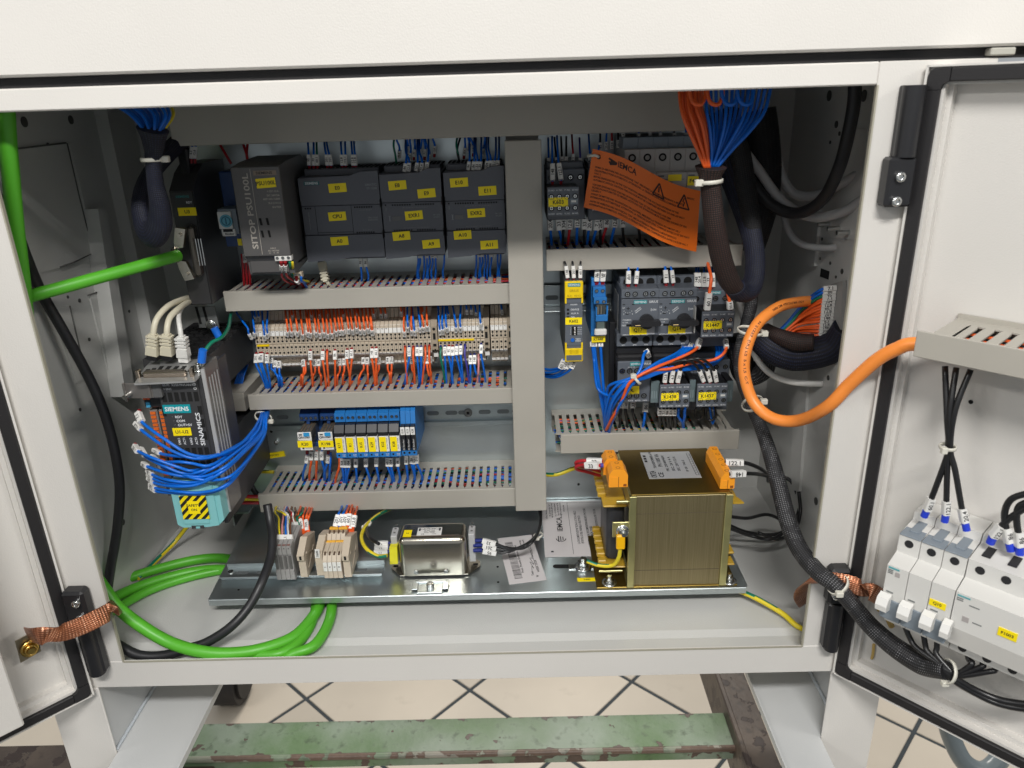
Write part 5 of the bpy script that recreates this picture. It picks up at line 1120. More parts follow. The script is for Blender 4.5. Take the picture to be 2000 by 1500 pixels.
# ------------------------------------------------------------------ shelf: rail, terminals, filter, transformer
a = at(448, 1094, Z=SZ + 7.5); b = at(743, 1122, Z=SZ + 7.5); yb, yf = at(600, 1091, Z=SZ + 7.5).y, at(600, 1124, Z=SZ + 7.5).y; yb = yf + 35
r_ = thing('mounting_rail', 'zinc mounting rail lying on the shelf under the grey and beige terminals', 'mounting rail', ((a.x + b.x) / 2, (yb + yf) / 2, SZ))
m = MB(); X0, X1 = a.x, b.x
for u, v in ((yf, yf + 5), (yb - 5, yb)): m.box(X0, X1, u, v, SZ + 6.4, SZ + 7.5)
m.box(X0, X1, yf + 5, yf + 6.2, SZ + .5, SZ + 7.5); m.box(X0, X1, yb - 6.2, yb - 5, SZ + .5, SZ + 7.5); m.box(X0, X1, yf + 6.2, yb - 6.2, SZ + .3, SZ + 1.6); m.cyl((X0, yf, SZ + 7), (X1, yf, SZ + 7), .9, 6); build('rail_profile', m, GALV, r_)
m = MB()
for k in range(7): x = X0 + 16 + k * 25; m.box(x, x + 14, (yb + yf) / 2 - 2.6, (yb + yf) / 2 + 2.6, SZ + 1.5, SZ + 1.9)
build('slot', m, mat('slot_shade', (.22, .24, .245), .45, .6), r_); p = at(460, 1112, Z=SZ + 3); build('screw', MB().cyl((X0 + 8, (yb + yf) / 2, SZ), (X0 + 8, (yb + yf) / 2, SZ + 4.4), 3.4, 14), STEEL, r_)
yc = (yb + yf) / 2
# profile helper for upright terminals on the shelf (poly in y,z)
def st_term(x0, x1, steps, mt, par, name='body'):
    return build(name, MB().prism(steps, x0, x1, 'x'), mt, par)
# grey stepped plug-in terminals: four side by side
GX0, GX1 = at(541, 1100, Y=yf).x, at(577, 1100, Y=yf).x; gw = (GX1 - GX0) / 4
Yg = yf - 8
zg = {k: at(560, y, Y=Yg).z for k, y in (('bot', 1136), ('low', 1114), ('clip', 1085), ('top', 1066))}
Yh = yc + 26; zh = {k: at(575, y, Y=Yh).z for k, y in (('top', 1028), ('mid', 1058))}
pr = None
for i in range(4):
    x = GX0 + i * gw; lb = f'grey stepped terminal block on the shelf rail, {nth(i + 1)} of four from the left'
    if pr is None:
        t_ = thing('terminal_block', lb, 'terminal block', (x, yc, SZ), 0, 'grey stepped terminal blocks on the shelf'); a, b = x + .25, x + gw - .25
        m = MB().prism([(Yg + 4, zg['bot']), (Yg, zg['bot'] + 3), (Yg, zg['low']), (Yg + 2, zg['low'] + 1), (Yg + 2, zg['clip']), (Yg, zg['clip'] + 1), (Yg, zg['top'] - 1), (Yg + 14, zg['top'] + .5), (Yg + 15, zg['top'] - 6), (Yh - 1, zg['top'] - 2), (Yh - 1, zh['top']), (Yh + 13, zh['top'] + 1), (Yh + 13, SZ + 8), (Yg + 8, SZ + 8)], a, b, 'x', 0)
        build('body', m, GRT, t_)
        m = MB().box(a + 1.2, b - 1.2, Yg - .3, Yg + .4, zg['low'] + 2, zg['clip'] - 1, 0); m.cyl(((a + b) / 2, Yg - .3, zg['top'] - 4), ((a + b) / 2, Yg, zg['top'] - 4), .9, 8, 0); m.box(a + 1.2, b - 1.2, Yh - 1.3, Yh - .8, zh['mid'] - 2, zh['top'] - 9); m.cyl(((a + b) / 2, Yh - 1.3, zh['top'] - 4), ((a + b) / 2, Yh - 1, zh['top'] - 4), .9, 8); build('recess', m, mat('grey_recess', (.11, .105, .10), .6), t_)
        build('red_strip', MB().box(a + .6, b - .6, Yg + 1, Yg + 3, zg['top'] - .4, zg['top'] + .35), mat('dull_red_strip', (.22, .10, .085), .5), t_); pr = proto(t_)
    else: dup(pr, (x, yc, SZ), lb)
def shelf_clamp(px, w, label, py=1115):
    x = at(px, py, Y=yf - 4).x; t_ = thing('end_clamp', label, 'end clamp', (x, yc, SZ), 0, 'beige end clamps on the shelf rail')
    zz = lambda y, Y_: at(px + 5, y, Y=Y_).z
    z_a = zz(1128, yf - 4); z_b = zz(1080, yf - 4); z_t = zz(1042, yc + 18)
    m = MB().prism([(yf - 2, z_a), (yf - 6, z_a + 2), (yf - 6, z_b - 10), (yf - 10, z_b - 7), (yf - 10, z_b), (yc - 4, z_b + 12), (yc + 20, z_t), (yc + 28, z_t - 3), (yc + 26, z_b - 4), (yb + 4, SZ + 8), (yf + 2, SZ + 8)], x, x + w, 'x', 0)
    m.prism([(yf + 2, z_a + 10), (yc + 14, z_t - 14), (yc + 17, z_t - 15), (yf + 4, z_a + 8)], x + w, x + w + .5, 'x', 0); m.prism([(yc + 18, z_a + 12), (yf, z_b - 4), (yf + 2, z_b - 2), (yc + 20, z_a + 14)], x + w, x + w + .5, 'x', 0)
    m.box(x + w * .35, x + w * .65, yf - 10.4, yf - 6, z_b - 6, z_b - 1, 1); build('body', m, [BEI, VOID], t_)
shelf_clamp(587, 8.5, 'beige end clamp beside the grey stepped terminals'); shelf_clamp(673, 8.5, 'beige end clamp at the right of the numbered beige terminals')
BX0, BX1 = at(634, 1100, Y=yf).x, at(670, 1100, Y=yf).x; bw = (BX1 - BX0) / 4; pr = None
zz = {k: at(650, y, Y=Yg).z for k, y in (('bot', 1133), ('t0', 1115), ('t1', 1098), ('top', 1090))}
Ym = yc + 4; zm_ = {k: at(655, y, Y=Ym).z for k, y in (('u0', 1074), ('u1', 1057), ('yb', 1083), ('top', 1048))}
Yn = yc + 20; zn = at(662, 1036, Y=Yn).z
for i in range(4):
    x = BX0 + i * bw; lb = f'beige terminal block on the shelf with white number tags, {nth(i + 1)} of four from the left'
    if pr is None:
        t_ = thing('terminal_block', lb, 'terminal block', (x, yc, SZ), 0, 'numbered beige terminal blocks on the shelf'); a, b = x + .2, x + bw - .2
        m = MB().prism([(Yg + 4, zz['bot']), (Yg, zz['bot'] + 3), (Yg, zz['t1'] + 1), (Yg + 6, zz['top'] + 3), (Ym - 2, zz['top'] + 6), (Ym, zm_['u0'] - 2), (Ym, zm_['u1'] + 1), (Ym + 6, zm_['top'] + 2), (Yn, zn), (Yn + 10, zn - 2), (Yn + 12, SZ + 8), (Yg + 8, SZ + 8)], a, b, 'x', 0)
        build('body', m, BEI, t_)
        build('marker_tag', MB().box(a + .2, b - .2, Yg - 1, Yg, zz['t0'], zz['t1'], c=.2), WHT, t_); build('upper_marker_tag', MB().box(a + .2, b - .2, Ym - 1, Ym, zm_['u0'], zm_['u1'], c=.2), WHT, t_)
        m = MB().cyl(((a + b) / 2, Yg + 4, zz['top'] + 2), ((a + b) / 2, Yg + 8, zz['top'] + 3.6), 1.2, 8); m.cyl(((a + b) / 2, Ym + 5, zm_['top'] + 1.5), ((a + b) / 2, Ym + 9, zm_['top'] + 3), 1.2, 8); build('entry_hole', m, mat('brown_hole', (.10, .06, .04), .6), t_); pr = proto(t_)
    else: t_ = dup(pr, (x, yc, SZ), lb)
    m = MB().text(str(2 * i + 2), (x + bw / 2, Yg - 1.2, (zz['t0'] + zz['t1']) / 2), (0, 0, 1), (-1, 0, 0), 2.4, 0); m.text(str(2 * i + 1), (x + bw / 2, Ym - 1.2, (zm_['u0'] + zm_['u1']) / 2), (0, 0, 1), (-1, 0, 0), 2.4, 0); build('number', m, INK, t_)
AMB = mat('amber_jumper', (.80, .42, .03), .4)
for n_, y_, z_, wd in (('front', Ym - 4, zz['top'] + 5.4, 1), ('rear', Yn + 1, zn + 1.6, 1)):
    tag(build('bridge_bar', MB().box(BX0, (BX0 + BX1) / 2 - .3, y_, y_ + 4, z_ - 1.4, z_ + 1.4, c=.4).box((BX0 + BX1) / 2 + .3, BX1, y_, y_ + 4, z_ - 1.4, z_ + 1.4, c=.4), AMB), f'amber jumper bar in the {n_} step of the numbered shelf terminals', 'jumper bar')
a = at(628, 1093, Y=yf - 6); t_ = thing('end_plate', 'beige end plate with white X600 tag left of the numbered shelf terminals', 'end plate', (a.x, yc, SZ))
m = MB().prism([(Yg + 2, zz['bot'] + 6), (Yg + 2, zz['top'] + 4), (yc + 4, zm_['top'] + 3), (Yn + 6, zn - 2), (Yn + 8, SZ + 8), (Yg + 8, SZ + 8)], BX0 - 9, BX0 - .4, 'x'); build('body', m, BEI, t_)
p = at(629, 1082, Y=Yg); m = MB().plate(BX0 - 5, Yg + 1.6, p.z, 5.6, 12, 1, -4, 0); m.text('X600', (BX0 - 5, Yg + .4, p.z), (0, 0, 1), (-1, 0, 0), 2.8, 1); build('marker_tag', m, [WHT, INK], t_)
# mains filter
zT = SZ + 56
c0 = at(776, 1062, Z=zT - 6); c1 = at(909, 1060, Z=zT - 6); yb2 = at(846, 1019, Z=zT).y; y0 = c0.y
YF0 = y0
t_ = thing('mains_filter', 'shiny nickel-cased mains filter with yellow sticker, standing on the shelf', 'mains filter', ((c0.x + c1.x) / 2, (y0 + yb2) / 2, SZ))
def rbox(m, x0, x1, y0_, y1_, z0, z1, r, n=4, top=4):
    rings = []
    for k in range(top + 1):
        t__ = math.pi / 2 * k / top; ins = r * (1 - math.cos(t__)); zz_ = z1 - r + r * math.sin(t__); rings.append((ins, zz_))
    rings = [(0, z0)] + rings; pts = []
    for ins, z_ in rings:
        ring = []
        for cx, cy, a0 in ((x1, y1_, 0), (x0, y1_, 90), (x0, y0_, 180), (x1, y0_, 270)):
            sx = -1 if cx == x1 else 1; sy_ = -1 if cy == y1_ else 1
            for k in range(n + 1):
                an = math.radians(a0 + 90 * k / n); rr = max(.1, r - ins); ring.append((cx + sx * r + rr * math.cos(an), cy + sy_ * r + rr * math.sin(an), z_))
        pts.append(ring)
    N_ = len(pts[0]); vs = [p for g in pts for p in g]; fs = []
    for k in range(len(pts) - 1):
        for i in range(N_): fs.append((k * N_ + i, k * N_ + (i + 1) % N_, (k + 1) * N_ + (i + 1) % N_, (k + 1) * N_ + i))
    m.add(vs, fs, 0, True); m.add([(p[0], p[1], p[2] + .01) for p in pts[-1]], [tuple(range(N_))]); return m
m = rbox(MB(), c0.x, c1.x, y0, yb2 + 2, SZ + 3, zT, 8.5, 6, 5); build('case', m, NICK, t_)
m = MB(); poly = [(c0.x - 14, y0 + 28), (c0.x - 14, y0 + 18), (c0.x - 1, y0 + 2), (c1.x + 1, y0 + 2), (c1.x + 15, y0 + 18), (c1.x + 15, y0 + 28), (c1.x + 1, y0 + 40), (c0.x - 1, y0 + 40)]
m.prism(poly, SZ + 1.8, SZ + 3, 'z'); build('mounting_flange', m, NICK, t_)
build('flange_slot', MB().box(c1.x + 6, c1.x + 12, y0 + 20, y0 + 24, SZ + 3, SZ + 3.2).box(c0.x - 12, c0.x - 6, y0 + 20, y0 + 24, SZ + 3, SZ + 3.2), VOID, t_)
m = MB(); [m.cyl((at(px, 1116, Y=y0).x, y0 - 1.2, SZ + 9), (at(px, 1116, Y=y0).x, y0, SZ + 9), 3, 14).ring((at(px, 1116, Y=y0).x, y0 - 1.2, SZ + 9), (0, -1, 0), 1.2, 2.6, .4, 12) for px in (813, 871)]; build('screw', m, STEEL, t_)
a = at(796, 1042, Z=zT); 
def flat(par, name, x, y, z, w, h, txts, rot=0, base=YEL, ink=INK):
    m = MB(); an = math.radians(rot); U = Vector((math.cos(an), math.sin(an), 0)); V = Vector((-math.sin(an), math.cos(an), 0)); o = Vector((x, y, z))
    c = [o + U * (i * w / 2) + V * (j * h / 2) for i, j in ((-1, -1), (1, -1), (1, 1), (-1, 1))]
    m.add([q + Vector((0, 0, .3)) for q in c] + c, [(0, 1, 2, 3), (4, 7, 6, 5), (0, 4, 5, 1), (1, 5, 6, 2), (2, 6, 7, 3), (3, 7, 4, 0)], 0)
    for tx, dx, dy, hh, ww, rr in txts:
        if rr: m.text(tx, o + U * dx + V * dy + Vector((0, 0, .4)), V * rr, -U * rr, hh, 1, w=ww)
        elif tx == '#': 
            q = o + U * dx + V * dy; c = [q + U * (i * ww / 2) + V * (j * hh / 2) + Vector((0, 0, .4)) for i, j in ((-1, -1), (1, -1), (1, 1), (-1, 1))]; m.add(c, [(0, 1, 2, 3)], 1)
        else: m.text(tx, o + U * dx + V * dy + Vector((0, 0, .4)), U, V, hh, 1, w=ww)
    return build(name, m, [base, ink], par)
flat(t_, 'label', a.x, a.y, zT, 10, 15, [('Z', 0, 0, 3, None, 1)])
b = at(839, 1038, Z=zT); flat(t_, 'rating_plate', b.x, b.y, zT, 30, 17.5, [('ACTRONIC', 0, 5.4, 3.6, 17, 0), ('FL30/2 10A', 0, 1.5, 1.8, 13, 0), ('250V~ 50/60Hz', 0, -1, 1.5, 14, 0), ('Temp. -25/85', 0, -3.3, 1.5, 13, 0), ('CE', -8, -6.2, 2.2, 4, 0), ('13/24', 6, -6.2, 1.5, 5, 0), ('#', -12.4, 4, 6, 2.2, 0), ('#', 12.4, 4, 6, 2.2, 0), ('#', -10.4, 4, .6, 3, 0), ('#', 10.4, 4, .6, 3, 0), ('#', -10.4, 6.4, .5, 3, 0), ('#', 10.4, 6.4, .5, 3, 0)], 0, WHT)
for s_, xq in ((-1, c0.x), (1, c1.x)):
    x = xq + s_ * 6.5; m = MB().box(x - 4, x + 4, y0 + 14, yb2 - 4, SZ + 12, zT - 4, 0, c=.8); [m.cyl((x, y0 + 22 + k * 9, zT - 4.2), (x, y0 + 22 + k * 9, zT - 3.8), 1.5, 10, 1) for k in range(3)]
    build('terminal_strip', m, [mat('light_grey_plastic', (.42, .42, .42), .45), mat('grey_recess', (.11, .105, .10), .6)], t_)
a = at(768, 1083, Y=y0 + 8); build('yellow_tape', MB().prism([(a.x - 5, a.z - 13), (a.x + 5, a.z - 12.4), (a.x + 6, a.z + 12), (a.x - 3.4, a.z + 11)], y0 + 6, y0 + 18), mat('yellow_tape', (.72, .66, .02), .45, 0, .8, 150), t_)
# bracket with bolt in front of the filter
a = at(840, 1150, Z=SZ + 2); t2 = thing('clamp_foot', 'small zinc clamp foot with bolt in front of the mains filter', 'clamp foot', (a.x, a.y, SZ))
m = MB().box(a.x - 15, a.x + 15, a.y - 8, a.y + 12, SZ + .6, SZ + 2.2, c=.4); m.box(a.x - 18, a.x + 18, a.y + 11, a.y + 13, SZ + .6, SZ + 4, c=.4); m.box(a.x - 22, a.x - 15, a.y - 2, a.y + 14, SZ + 2.2, SZ + 3.4, c=.3).box(a.x + 15, a.x + 22, a.y - 2, a.y + 14, SZ + 2.2, SZ + 3.4, c=.3); build('foot_plate', m, GALV, t2)
build('bolt', MB().cyl((a.x, a.y + 3, SZ + 2), (a.x, a.y + 3, SZ + 7), 4.6, 16).ring((a.x, a.y + 3, SZ + 7), (0, 0, 1), 1.8, 4.4, .6, 14), STEEL, t2)
# transformer
yF = at(1240, 1148, Z=SZ).y - 1; yF = 87
xa, xb = at(1240, 1060, Y=yF).x, at(1410, 1060, Y=yF).x; zTop = at(1320, 968, Y=yF).z; yB = at(1300, 887, Z=zTop).y + 3
t_ = thing('transformer', 'large transformer with laminated core, olive yellow frame and orange terminals', 'transformer', ((xa + xb) / 2, (yF + yB) / 2, SZ))
m = MB(); n = 1
m.box(xa, xb, yF, yB, SZ + 2, zTop, c=.6); build('laminated_core', m, LAM, t_)
for zz_, nm in ((zTop - 23, 0), (SZ + 24, 1)): build('core_joint', MB().box(xa + .5, xb - .5, yF - .25, yF + .1, zz_, zz_ + .45), mat('joint_dark', (.10, .08, .05), .6), t_)
build('top_plate', MB().box(xa - 6, xb + 6, yF + .5, yB + 8, zTop, zTop + 2, c=.6), XTOP, t_)
for s_, x in ((-1, xa), (1, xb)):
    m = MB().box(x - 8 if s_ < 0 else x, x if s_ < 0 else x + 8, yF - 3, yF + 4, SZ + 2, zTop + 1, c=.5); m.box(x - 8 if s_ < 0 else x + 6, x - 6 if s_ < 0 else x + 8, yF, yB, SZ + 2, SZ + 22); m.box(x - 8 if s_ < 0 else x + 6, x - 6 if s_ < 0 else x + 8, yF, yB, zTop - 18, zTop + 1)
    build('frame_bracket', m, XBRK, t_)
m = MB(); m.box(xa - 44, xb + 22, yF - 2, yB + 4, SZ + .4, SZ + 2.4, c=.6); build('base_plate', m, XTOP, t_)
# winding and bobbin flanges on the left and right
for s_, x in ((-1, xa), (1, xb)):
    dx = 30 if s_ < 0 else 16
    x1_, x2_ = (x - dx, x - 8) if s_ < 0 else (x + 8, x + dx)
    rb_ = rbox(MB(), min(x1_, x2_), max(x1_, x2_), yF + 26, yB - 12, SZ + 24, zTop - 20, 8); build('winding', rb_, mat('winding_wrap', (.03, .03, .033), .35, 0, .3, 200, .3, 60), t_)
    for z_, h_ in ((SZ + 18, 5), (zTop - 22, 5)):
        m = MB().box(min(x1_, x2_) - 6 * (s_ < 0), max(x1_, x2_) + 6 * (s_ > 0), yF + 14, yB - 4, z_, z_ + h_ * .5, c=1); build('bobbin_flange', m, OCHRE, t_)
m = MB()
for k in range(6):
    z_ = SZ + 22; y_ = yF + 22 + k * 14
    m.box(xa - 40, xa - 30, y_, y_ + 8, SZ + 19, SZ + 24 + (k % 2), c=1); m.box(xa - 40, xa - 30, y_ + 14, y_ + 22, zTop - 21, zTop - 15, c=1)
build('bobbin_lug', m, OCHRE, t_, kind='stuff')
# orange terminal blocks
def otb(x0, x1, y0_, y1_, z0, z1, n, alongy, label=None):
    m = MB()
    for i in range(n):
        if alongy: u0 = y0_ + (y1_ - y0_) * i / n; u1 = y0_ + (y1_ - y0_) * (i + 1) / n - .5; m.prism([(x0, z0), (x1, z0), (x1, z1 - 7), (x1 - 4, z1), (x0 + 4, z1), (x0, z1 - 7)], u0, u1, 'y', 0); m.ring(((x0 + x1) / 2, (u0 + u1) / 2, z1 - .1), (0, 0, 1), 2, 2.6, .2, 12, 1)
    m.box(x0 + 2, x0 + (x1 - x0) * .48, y0_ - .4, y0_, z0 + 3, z1 - 9, 0); m.box((x0 + x1) / 2, (x0 + x1) / 2 + .6, y0_ - .2, y0_, z0, z1 - 9, 1); m.box(x1 - 5, x1 - 1.4, y0_ - .3, y0_, z0 + 1, z0 + 4, 1)
    return build('terminal_strip', m, [ORT, mat('orange_dark', (.25, .07, .01), .5)], t_)
zo = zTop + 2
p0 = at(1190, 953, Z=zo - 8); p1 = at(1224, 925, Z=zo + 16)
A_ = at(1189, 952, Y=yF + 6); B_ = at(1226, 950, Y=yF + 6)
otb(A_.x, B_.x, yF + 6, yF + 30, A_.z, A_.z + 22, 2, True)
otb(A_.x - 3, B_.x - 6, yF + 34, yF + 58, A_.z + 1, A_.z + 22, 2, True)
A_ = at(1406, 955, Y=yF + 8); B_ = at(1434, 955, Y=yF + 8)
otb(A_.x, B_.x, yF + 8, yF + 78, A_.z, A_.z + 20, 5, True)
m = MB(); m.prism([(xb + 4, yF + 2), (xb + 22, yF + 2), (xb + 18, yF + 14), (xb + 4, yF + 14)], zTop - 14, zTop - 12, 'z').box(xb + 8, xb + 22, yF + 20, yF + 40, SZ + 30, SZ + 33, c=1); build('amber_foil', m, OCHRE, t_)
# rating label on top
q = at(1310, 912, Z=zTop + 2.1)
flat(t_, 'rating_plate', q.x, q.y + 6, zTop + 2, 62, 70, [('ORTEA', -24, -24, 7, 17, 1), ('CE', -15, -26, 6, 12, 1), ('PN 1000 VA', -12, 12, 5, 34, 1), ('TRANSFORMER 6742', -19, 14, 3.4, 46, 1), ('PRI. 230/400/460V', -5, 4, 3.4, 42, 1), ('SEC. 24 V 4 A', 2, 2, 3.4, 38, 1), ('SEC. 230 V 3,5 A', 9, 2, 3.4, 38, 1), ('IP 00  T40 E', 18, -4, 3, 30, 1), ('#', 26, 0, 58, .5, 0), ('#', 29.5, 0, 58, .5, 0)] + [('#', 27.7, -28 + k * 5.8, .5, 3.4, 0) for k in range(11)] + [('#', -27.5, k, 5, 3.4, 0) for k in (10, 17, 24)], 0, mat('silver_sticker', (.46, .47, .48), .35, .25))
# bolts, lug and earth wire
for px, py in ((1190, 1134), (1424, 1130)): p = at(px, py, Z=SZ + 6); m = MB(); m.cyl((p.x, p.y, SZ + 2), (p.x, p.y, SZ + 9), 5, 6).ring((p.x, p.y, SZ + 2.4), (0, 0, 1), 4, 9, 1.6, 18).cyl((p.x, p.y, SZ + 9), (p.x, p.y, SZ + 13), 2.6, 12); build('bolt', m, STEEL, t_)
m = MB(); p = at(1216, 1033, Y=yF + 1); m.box(p.x - 12, xa - 6, yF - 1, yF + 1.4, p.z - 10, p.z + 10, c=.5); build('earth_lug', m, XBRK, t_)
m = MB().cyl((p.x, yF - 7, p.z - 1), (p.x, yF - 1, p.z - 1), 5.6, 6).cyl((p.x, yF - 11, p.z - 1), (p.x, yF - 7, p.z - 1), 2.6, 12).ring((p.x, yF - 1.4, p.z - 1), (0, -1, 0), 4, 8, 1.2, 16); build('nut', m, STEEL, t_)
m = MB(); p = at(1214, 980, Y=yF + 6); m.cyl((p.x - 6, yF + 6, p.z), (xa - 4, yF + 6, p.z), 2.2, 10); m.cyl((xa - 40, yF + 12, SZ + 16), (xa - 12, yF + 12, SZ + 16), 1.8, 8); build('threaded_rod', m, XBRK, t_)
# bolt in the shelf slot
a = at(1139, 1100, Z=SZ + 6); t2 = thing('shelf_bolt', 'hexagon bolt with washers clamping the shelf slot, left of the transformer', 'bolt', (a.x, a.y, SZ))
build('washer', MB().ring((a.x, a.y, SZ + .4), (0, 0, 1), 3, 11, 1.6, 24).box(a.x - 18, a.x + 18, a.y - 5, a.y + 5, SZ + .3, SZ + 1.4), STEEL, t2); build('hex_head', MB().cyl((a.x, a.y, SZ + 2), (a.x, a.y, SZ + 9), 7, 6).cyl((a.x, a.y, SZ + 9), (a.x, a.y, SZ + 14), 3.4, 12), STEEL, t2)
p = at(1146, 1132, Z=SZ + .2); tag(flat(None, 'yellow_sticker', p.x, p.y, SZ + .1, 23, 7, [('T400', 0, 0, 2.8, 8.5, 0)]), 'small yellow sticker T400 on the shelf in front of the transformer', 'sticker')
p = at(536, 889, Y=P0 - 1); m = MB().plate(p.x, P0 - .6, p.z, 30, 8.5, .35, 8); m.ft('RISCHIO', p.x, P0 - 1.1, p.z, 2.6, 1, rot=8); tag(build('yellow_sticker', m, [YEL, INK]), 'yellow sticker on the mounting plate behind the lower drive', 'sticker')
# papers on the shelf
PAP = mat('paper_white', (.60, .57, .57), .6, 0, .04, 300)
a = [at(*q_, Z=SZ + 1) for q_ in ((1063, 1088), (1178, 1083))]; b = at(1079.7, 979, Z=SZ + 1)
x0 = a[0].x + 1; x1 = 604; y0_ = a[0].y; y1_ = min(b.y, 297)
def paper(name, label, x0, x1, y0_, y1_, z, txts, rot=0, lift=0, cat='document'):
    o = flat(None, name, (x0 + x1) / 2, (y0_ + y1_) / 2, z, x1 - x0, y1_ - y0_, txts, rot, PAP); return tag(o, label, cat)
w_ = x1 - x0; h_ = y1_ - y0_; L = -w_ / 2
TXT = [('IEMCA', L + 23, 8, 7.5, 36, 1), ('a Bucci Automations division', L + 6, 45, 2.6, 44, 1), ('Via Granarolo 167', L + 11, 45, 2.4, 34, 1), ('48018 Faenza (RA) Italy', L + 15, 45, 2.4, 40, 1), ('Tel. +39 0546 698000', L + 19, 46, 2.4, 36, 1), ('Fax +39 0546 46224', L + 23, 48, 2.4, 34, 1), ('iemca@bucci-industries.com', L + 27, 44, 2.4, 44, 1), ('iemca.com', L + 31, 50, 2.4, 18, 1),
       ('LA DOCUMENTAZIONE TECNICA SI TROVA NELLO', L + 46, 0, 3.3, 84, 1), ('SPORTELLO DEL PANNELLO ELETTRICO', L + 51, -6, 3.3, 70, 1), ('THE TECHNICAL DOCUMENTATION ARE INTO THE DOOR', L + 60, 2, 3.3, 92, 1), ('OF ELECTRICAL PANEL', L + 65, -20, 3.3, 42, 1), ('DIE TECHNISCHE DOKUMENTATION IN DER TUR DES', L + 74, 2, 3.3, 88, 1), ('SCHALTSCHRANKS', L + 79, -24, 3.3, 32, 1), ('LA DOCUMENTATION TECHNIQUE EST DANS LA', L + 86, 2, 3.3, 84, 1),
       ('#', L + 37, 0, h_ - 10, .5, 0), ('#', L + w_ / 2, h_ / 2 - 5, .5, w_ - 8, 0), ('#', L + 10, -h_ / 2 + 12, 3.4, 3.4, 0)]
paper('document_sheet', 'white document sheet with black lettering lying half under the transformer', x0, x1, y0_, y1_, SZ + .5, TXT)
o = [o_ for o_ in bpy.data.objects if o_.name == 'document_sheet'][0]
m = MB(); cx = x0 + 23; cy = (y0_ + y1_) / 2 - 28
for k in range(3): m.box(cx - 4 + k * 3, cx - 2.8 + k * 3, cy - 8 + k * 2, cy + 6 - k, SZ + .9, SZ + 1)
for k in range(8):
    a0 = math.radians(180 + k * 22); a1 = math.radians(180 + (k + 1) * 22); m.add([(cx + 7 * math.cos(a0), cy + 8 * math.sin(a0), SZ + 1), (cx + 7 * math.cos(a1), cy + 8 * math.sin(a1), SZ + 1), (cx + 5.8 * math.cos(a1), cy + 6.8 * math.sin(a1), SZ + 1), (cx + 5.8 * math.cos(a0), cy + 6.8 * math.sin(a0), SZ + 1)], [(0, 1, 2, 3)])
build('emblem', m, INK, o)
c = [at(*q_, Z=SZ + 1) for q_ in ((974, 1051), (1040, 1043), (1062, 1132), (996, 1144))]
cx = sum(p.x for p in c) / 4; cy = sum(p.y for p in c) / 4; rt = math.degrees(math.atan2((c[1] - c[0]).y, (c[1] - c[0]).x)); wd = (c[1] - c[0]).length; hd = (c[2] - c[1]).length
ang = math.degrees(math.atan2((c[0] - c[3]).y, (c[0] - c[3]).x)) - 90
bars = [('#', -wd / 2 + 13, -hd * .40 + k * hd * .8 / 34, random.choice([.7, 1.1, 1.6]), 10, 0) for k in range(34)]
paper('barcode_label', 'white test label with barcode and signature lying askew on the shelf', cx - wd / 2, cx + wd / 2, cy - hd / 2, cy + hd / 2, SZ + .5,
      bars + [('Prod.: Phoenix Electronic System', -2, 0, 3, 62, 1), ('Test', wd * .18, -hd * .34, 3, 9, 1), ('Screwing', wd * .12, hd * .3, 2.6, 20, 1), ('Visual check', wd * .2, hd * .3, 2.6, 22, 1), ('Conforms CE', wd * .32, hd * .1, 2.6, 24, 1), ('WEEK 13/24', wd * .36, -hd * .2, 3, 26, 1), ('by', wd * .30, -hd * .4, 3, 4, 1), ('#', wd * .33, -hd * .1, 30, .4, 0), ('#', wd * .36, hd * .2, 30, .4, 0)], (ang + rt) / 2)
o = [o_ for o_ in bpy.data.objects if o_.name == 'barcode_label'][0]
m = MB(); sg = [(.19, -.3), (.22, -.2), (.26, -.24), (.21, -.1), (.30, -.16), (.24, -.02), (.34, -.05)]; an = math.radians((ang + rt) / 2); U = Vector((math.cos(an), math.sin(an), 0)); V = Vector((-math.sin(an), math.cos(an), 0))
m.tube(spline([Vector((cx, cy, SZ + 1)) + U * (u * wd) + V * (v * hd) for u, v in sg], 5), .3, 4); build('signature', m, INK, o)
# ------------------------------------------------------------------ orange warning tag hanging in front
TAGM = mat('orange_card', (.80, .155, .01), .42, 0, .04, 300)
K = [(1158, 289), (1368, 371), (1360, 490), (1140, 403)]
NU, NV = 24, 10
def tagpt(u, v):     # photograph corners bent into the card's own shape, 40-60 mm before the gear
    tl, tr, br, bl = [Vector(k_) for k_ in K]; p_ = tl.lerp(tr, u).lerp(bl.lerp(br, u), v)
    bend = math.sin(math.pi * u) * (-5 + 22 * (u - .5)) * (1 - 2 * 0); p_ = p_ + Vector((0, -math.sin(2 * math.pi * u) * 6 + 2))
    return at(p_.x, p_.y, Y=183 - 9 * math.sin(math.pi * u * 1.1) + 6 * v)
t_ = thing('warning_tag', 'orange warning card with black multilingual text hanging in front of the top right gear', 'warning tag', tuple(tagpt(0, 0)))
vs = []; 
for dy in (0, .5):
    for j in range(NV + 1):
        for i in range(NU + 1): q_ = tagpt(i / NU, j / NV); vs.append((q_.x, q_.y + dy, q_.z))
fs = []; n_ = (NU + 1) * (NV + 1)
for j in range(NV):
    for i in range(NU): k_ = j * (NU + 1) + i; fs.append((k_, k_ + 1, k_ + NU + 2, k_ + NU + 1)); fs.append((k_ + n_, k_ + NU + 1 + n_, k_ + NU + 2 + n_, k_ + 1 + n_))
m = MB(); m.add(vs, fs, 0, True); build('card', m, TAGM, t_)
m = MB()
def tline(s_, u, v, hv, uw):
    V_, F_, tw, th = glyphs(s_); b_ = []
    for x, y in V_:
        q_ = tagpt(u + x / tw * uw, v + hv / 2 - y / .72 * hv); b_.append((q_.x, q_.y - .35, q_.z))
    m.add(b_, F_, 0)
tline('IEMCA', .245, .135, .10, .17)
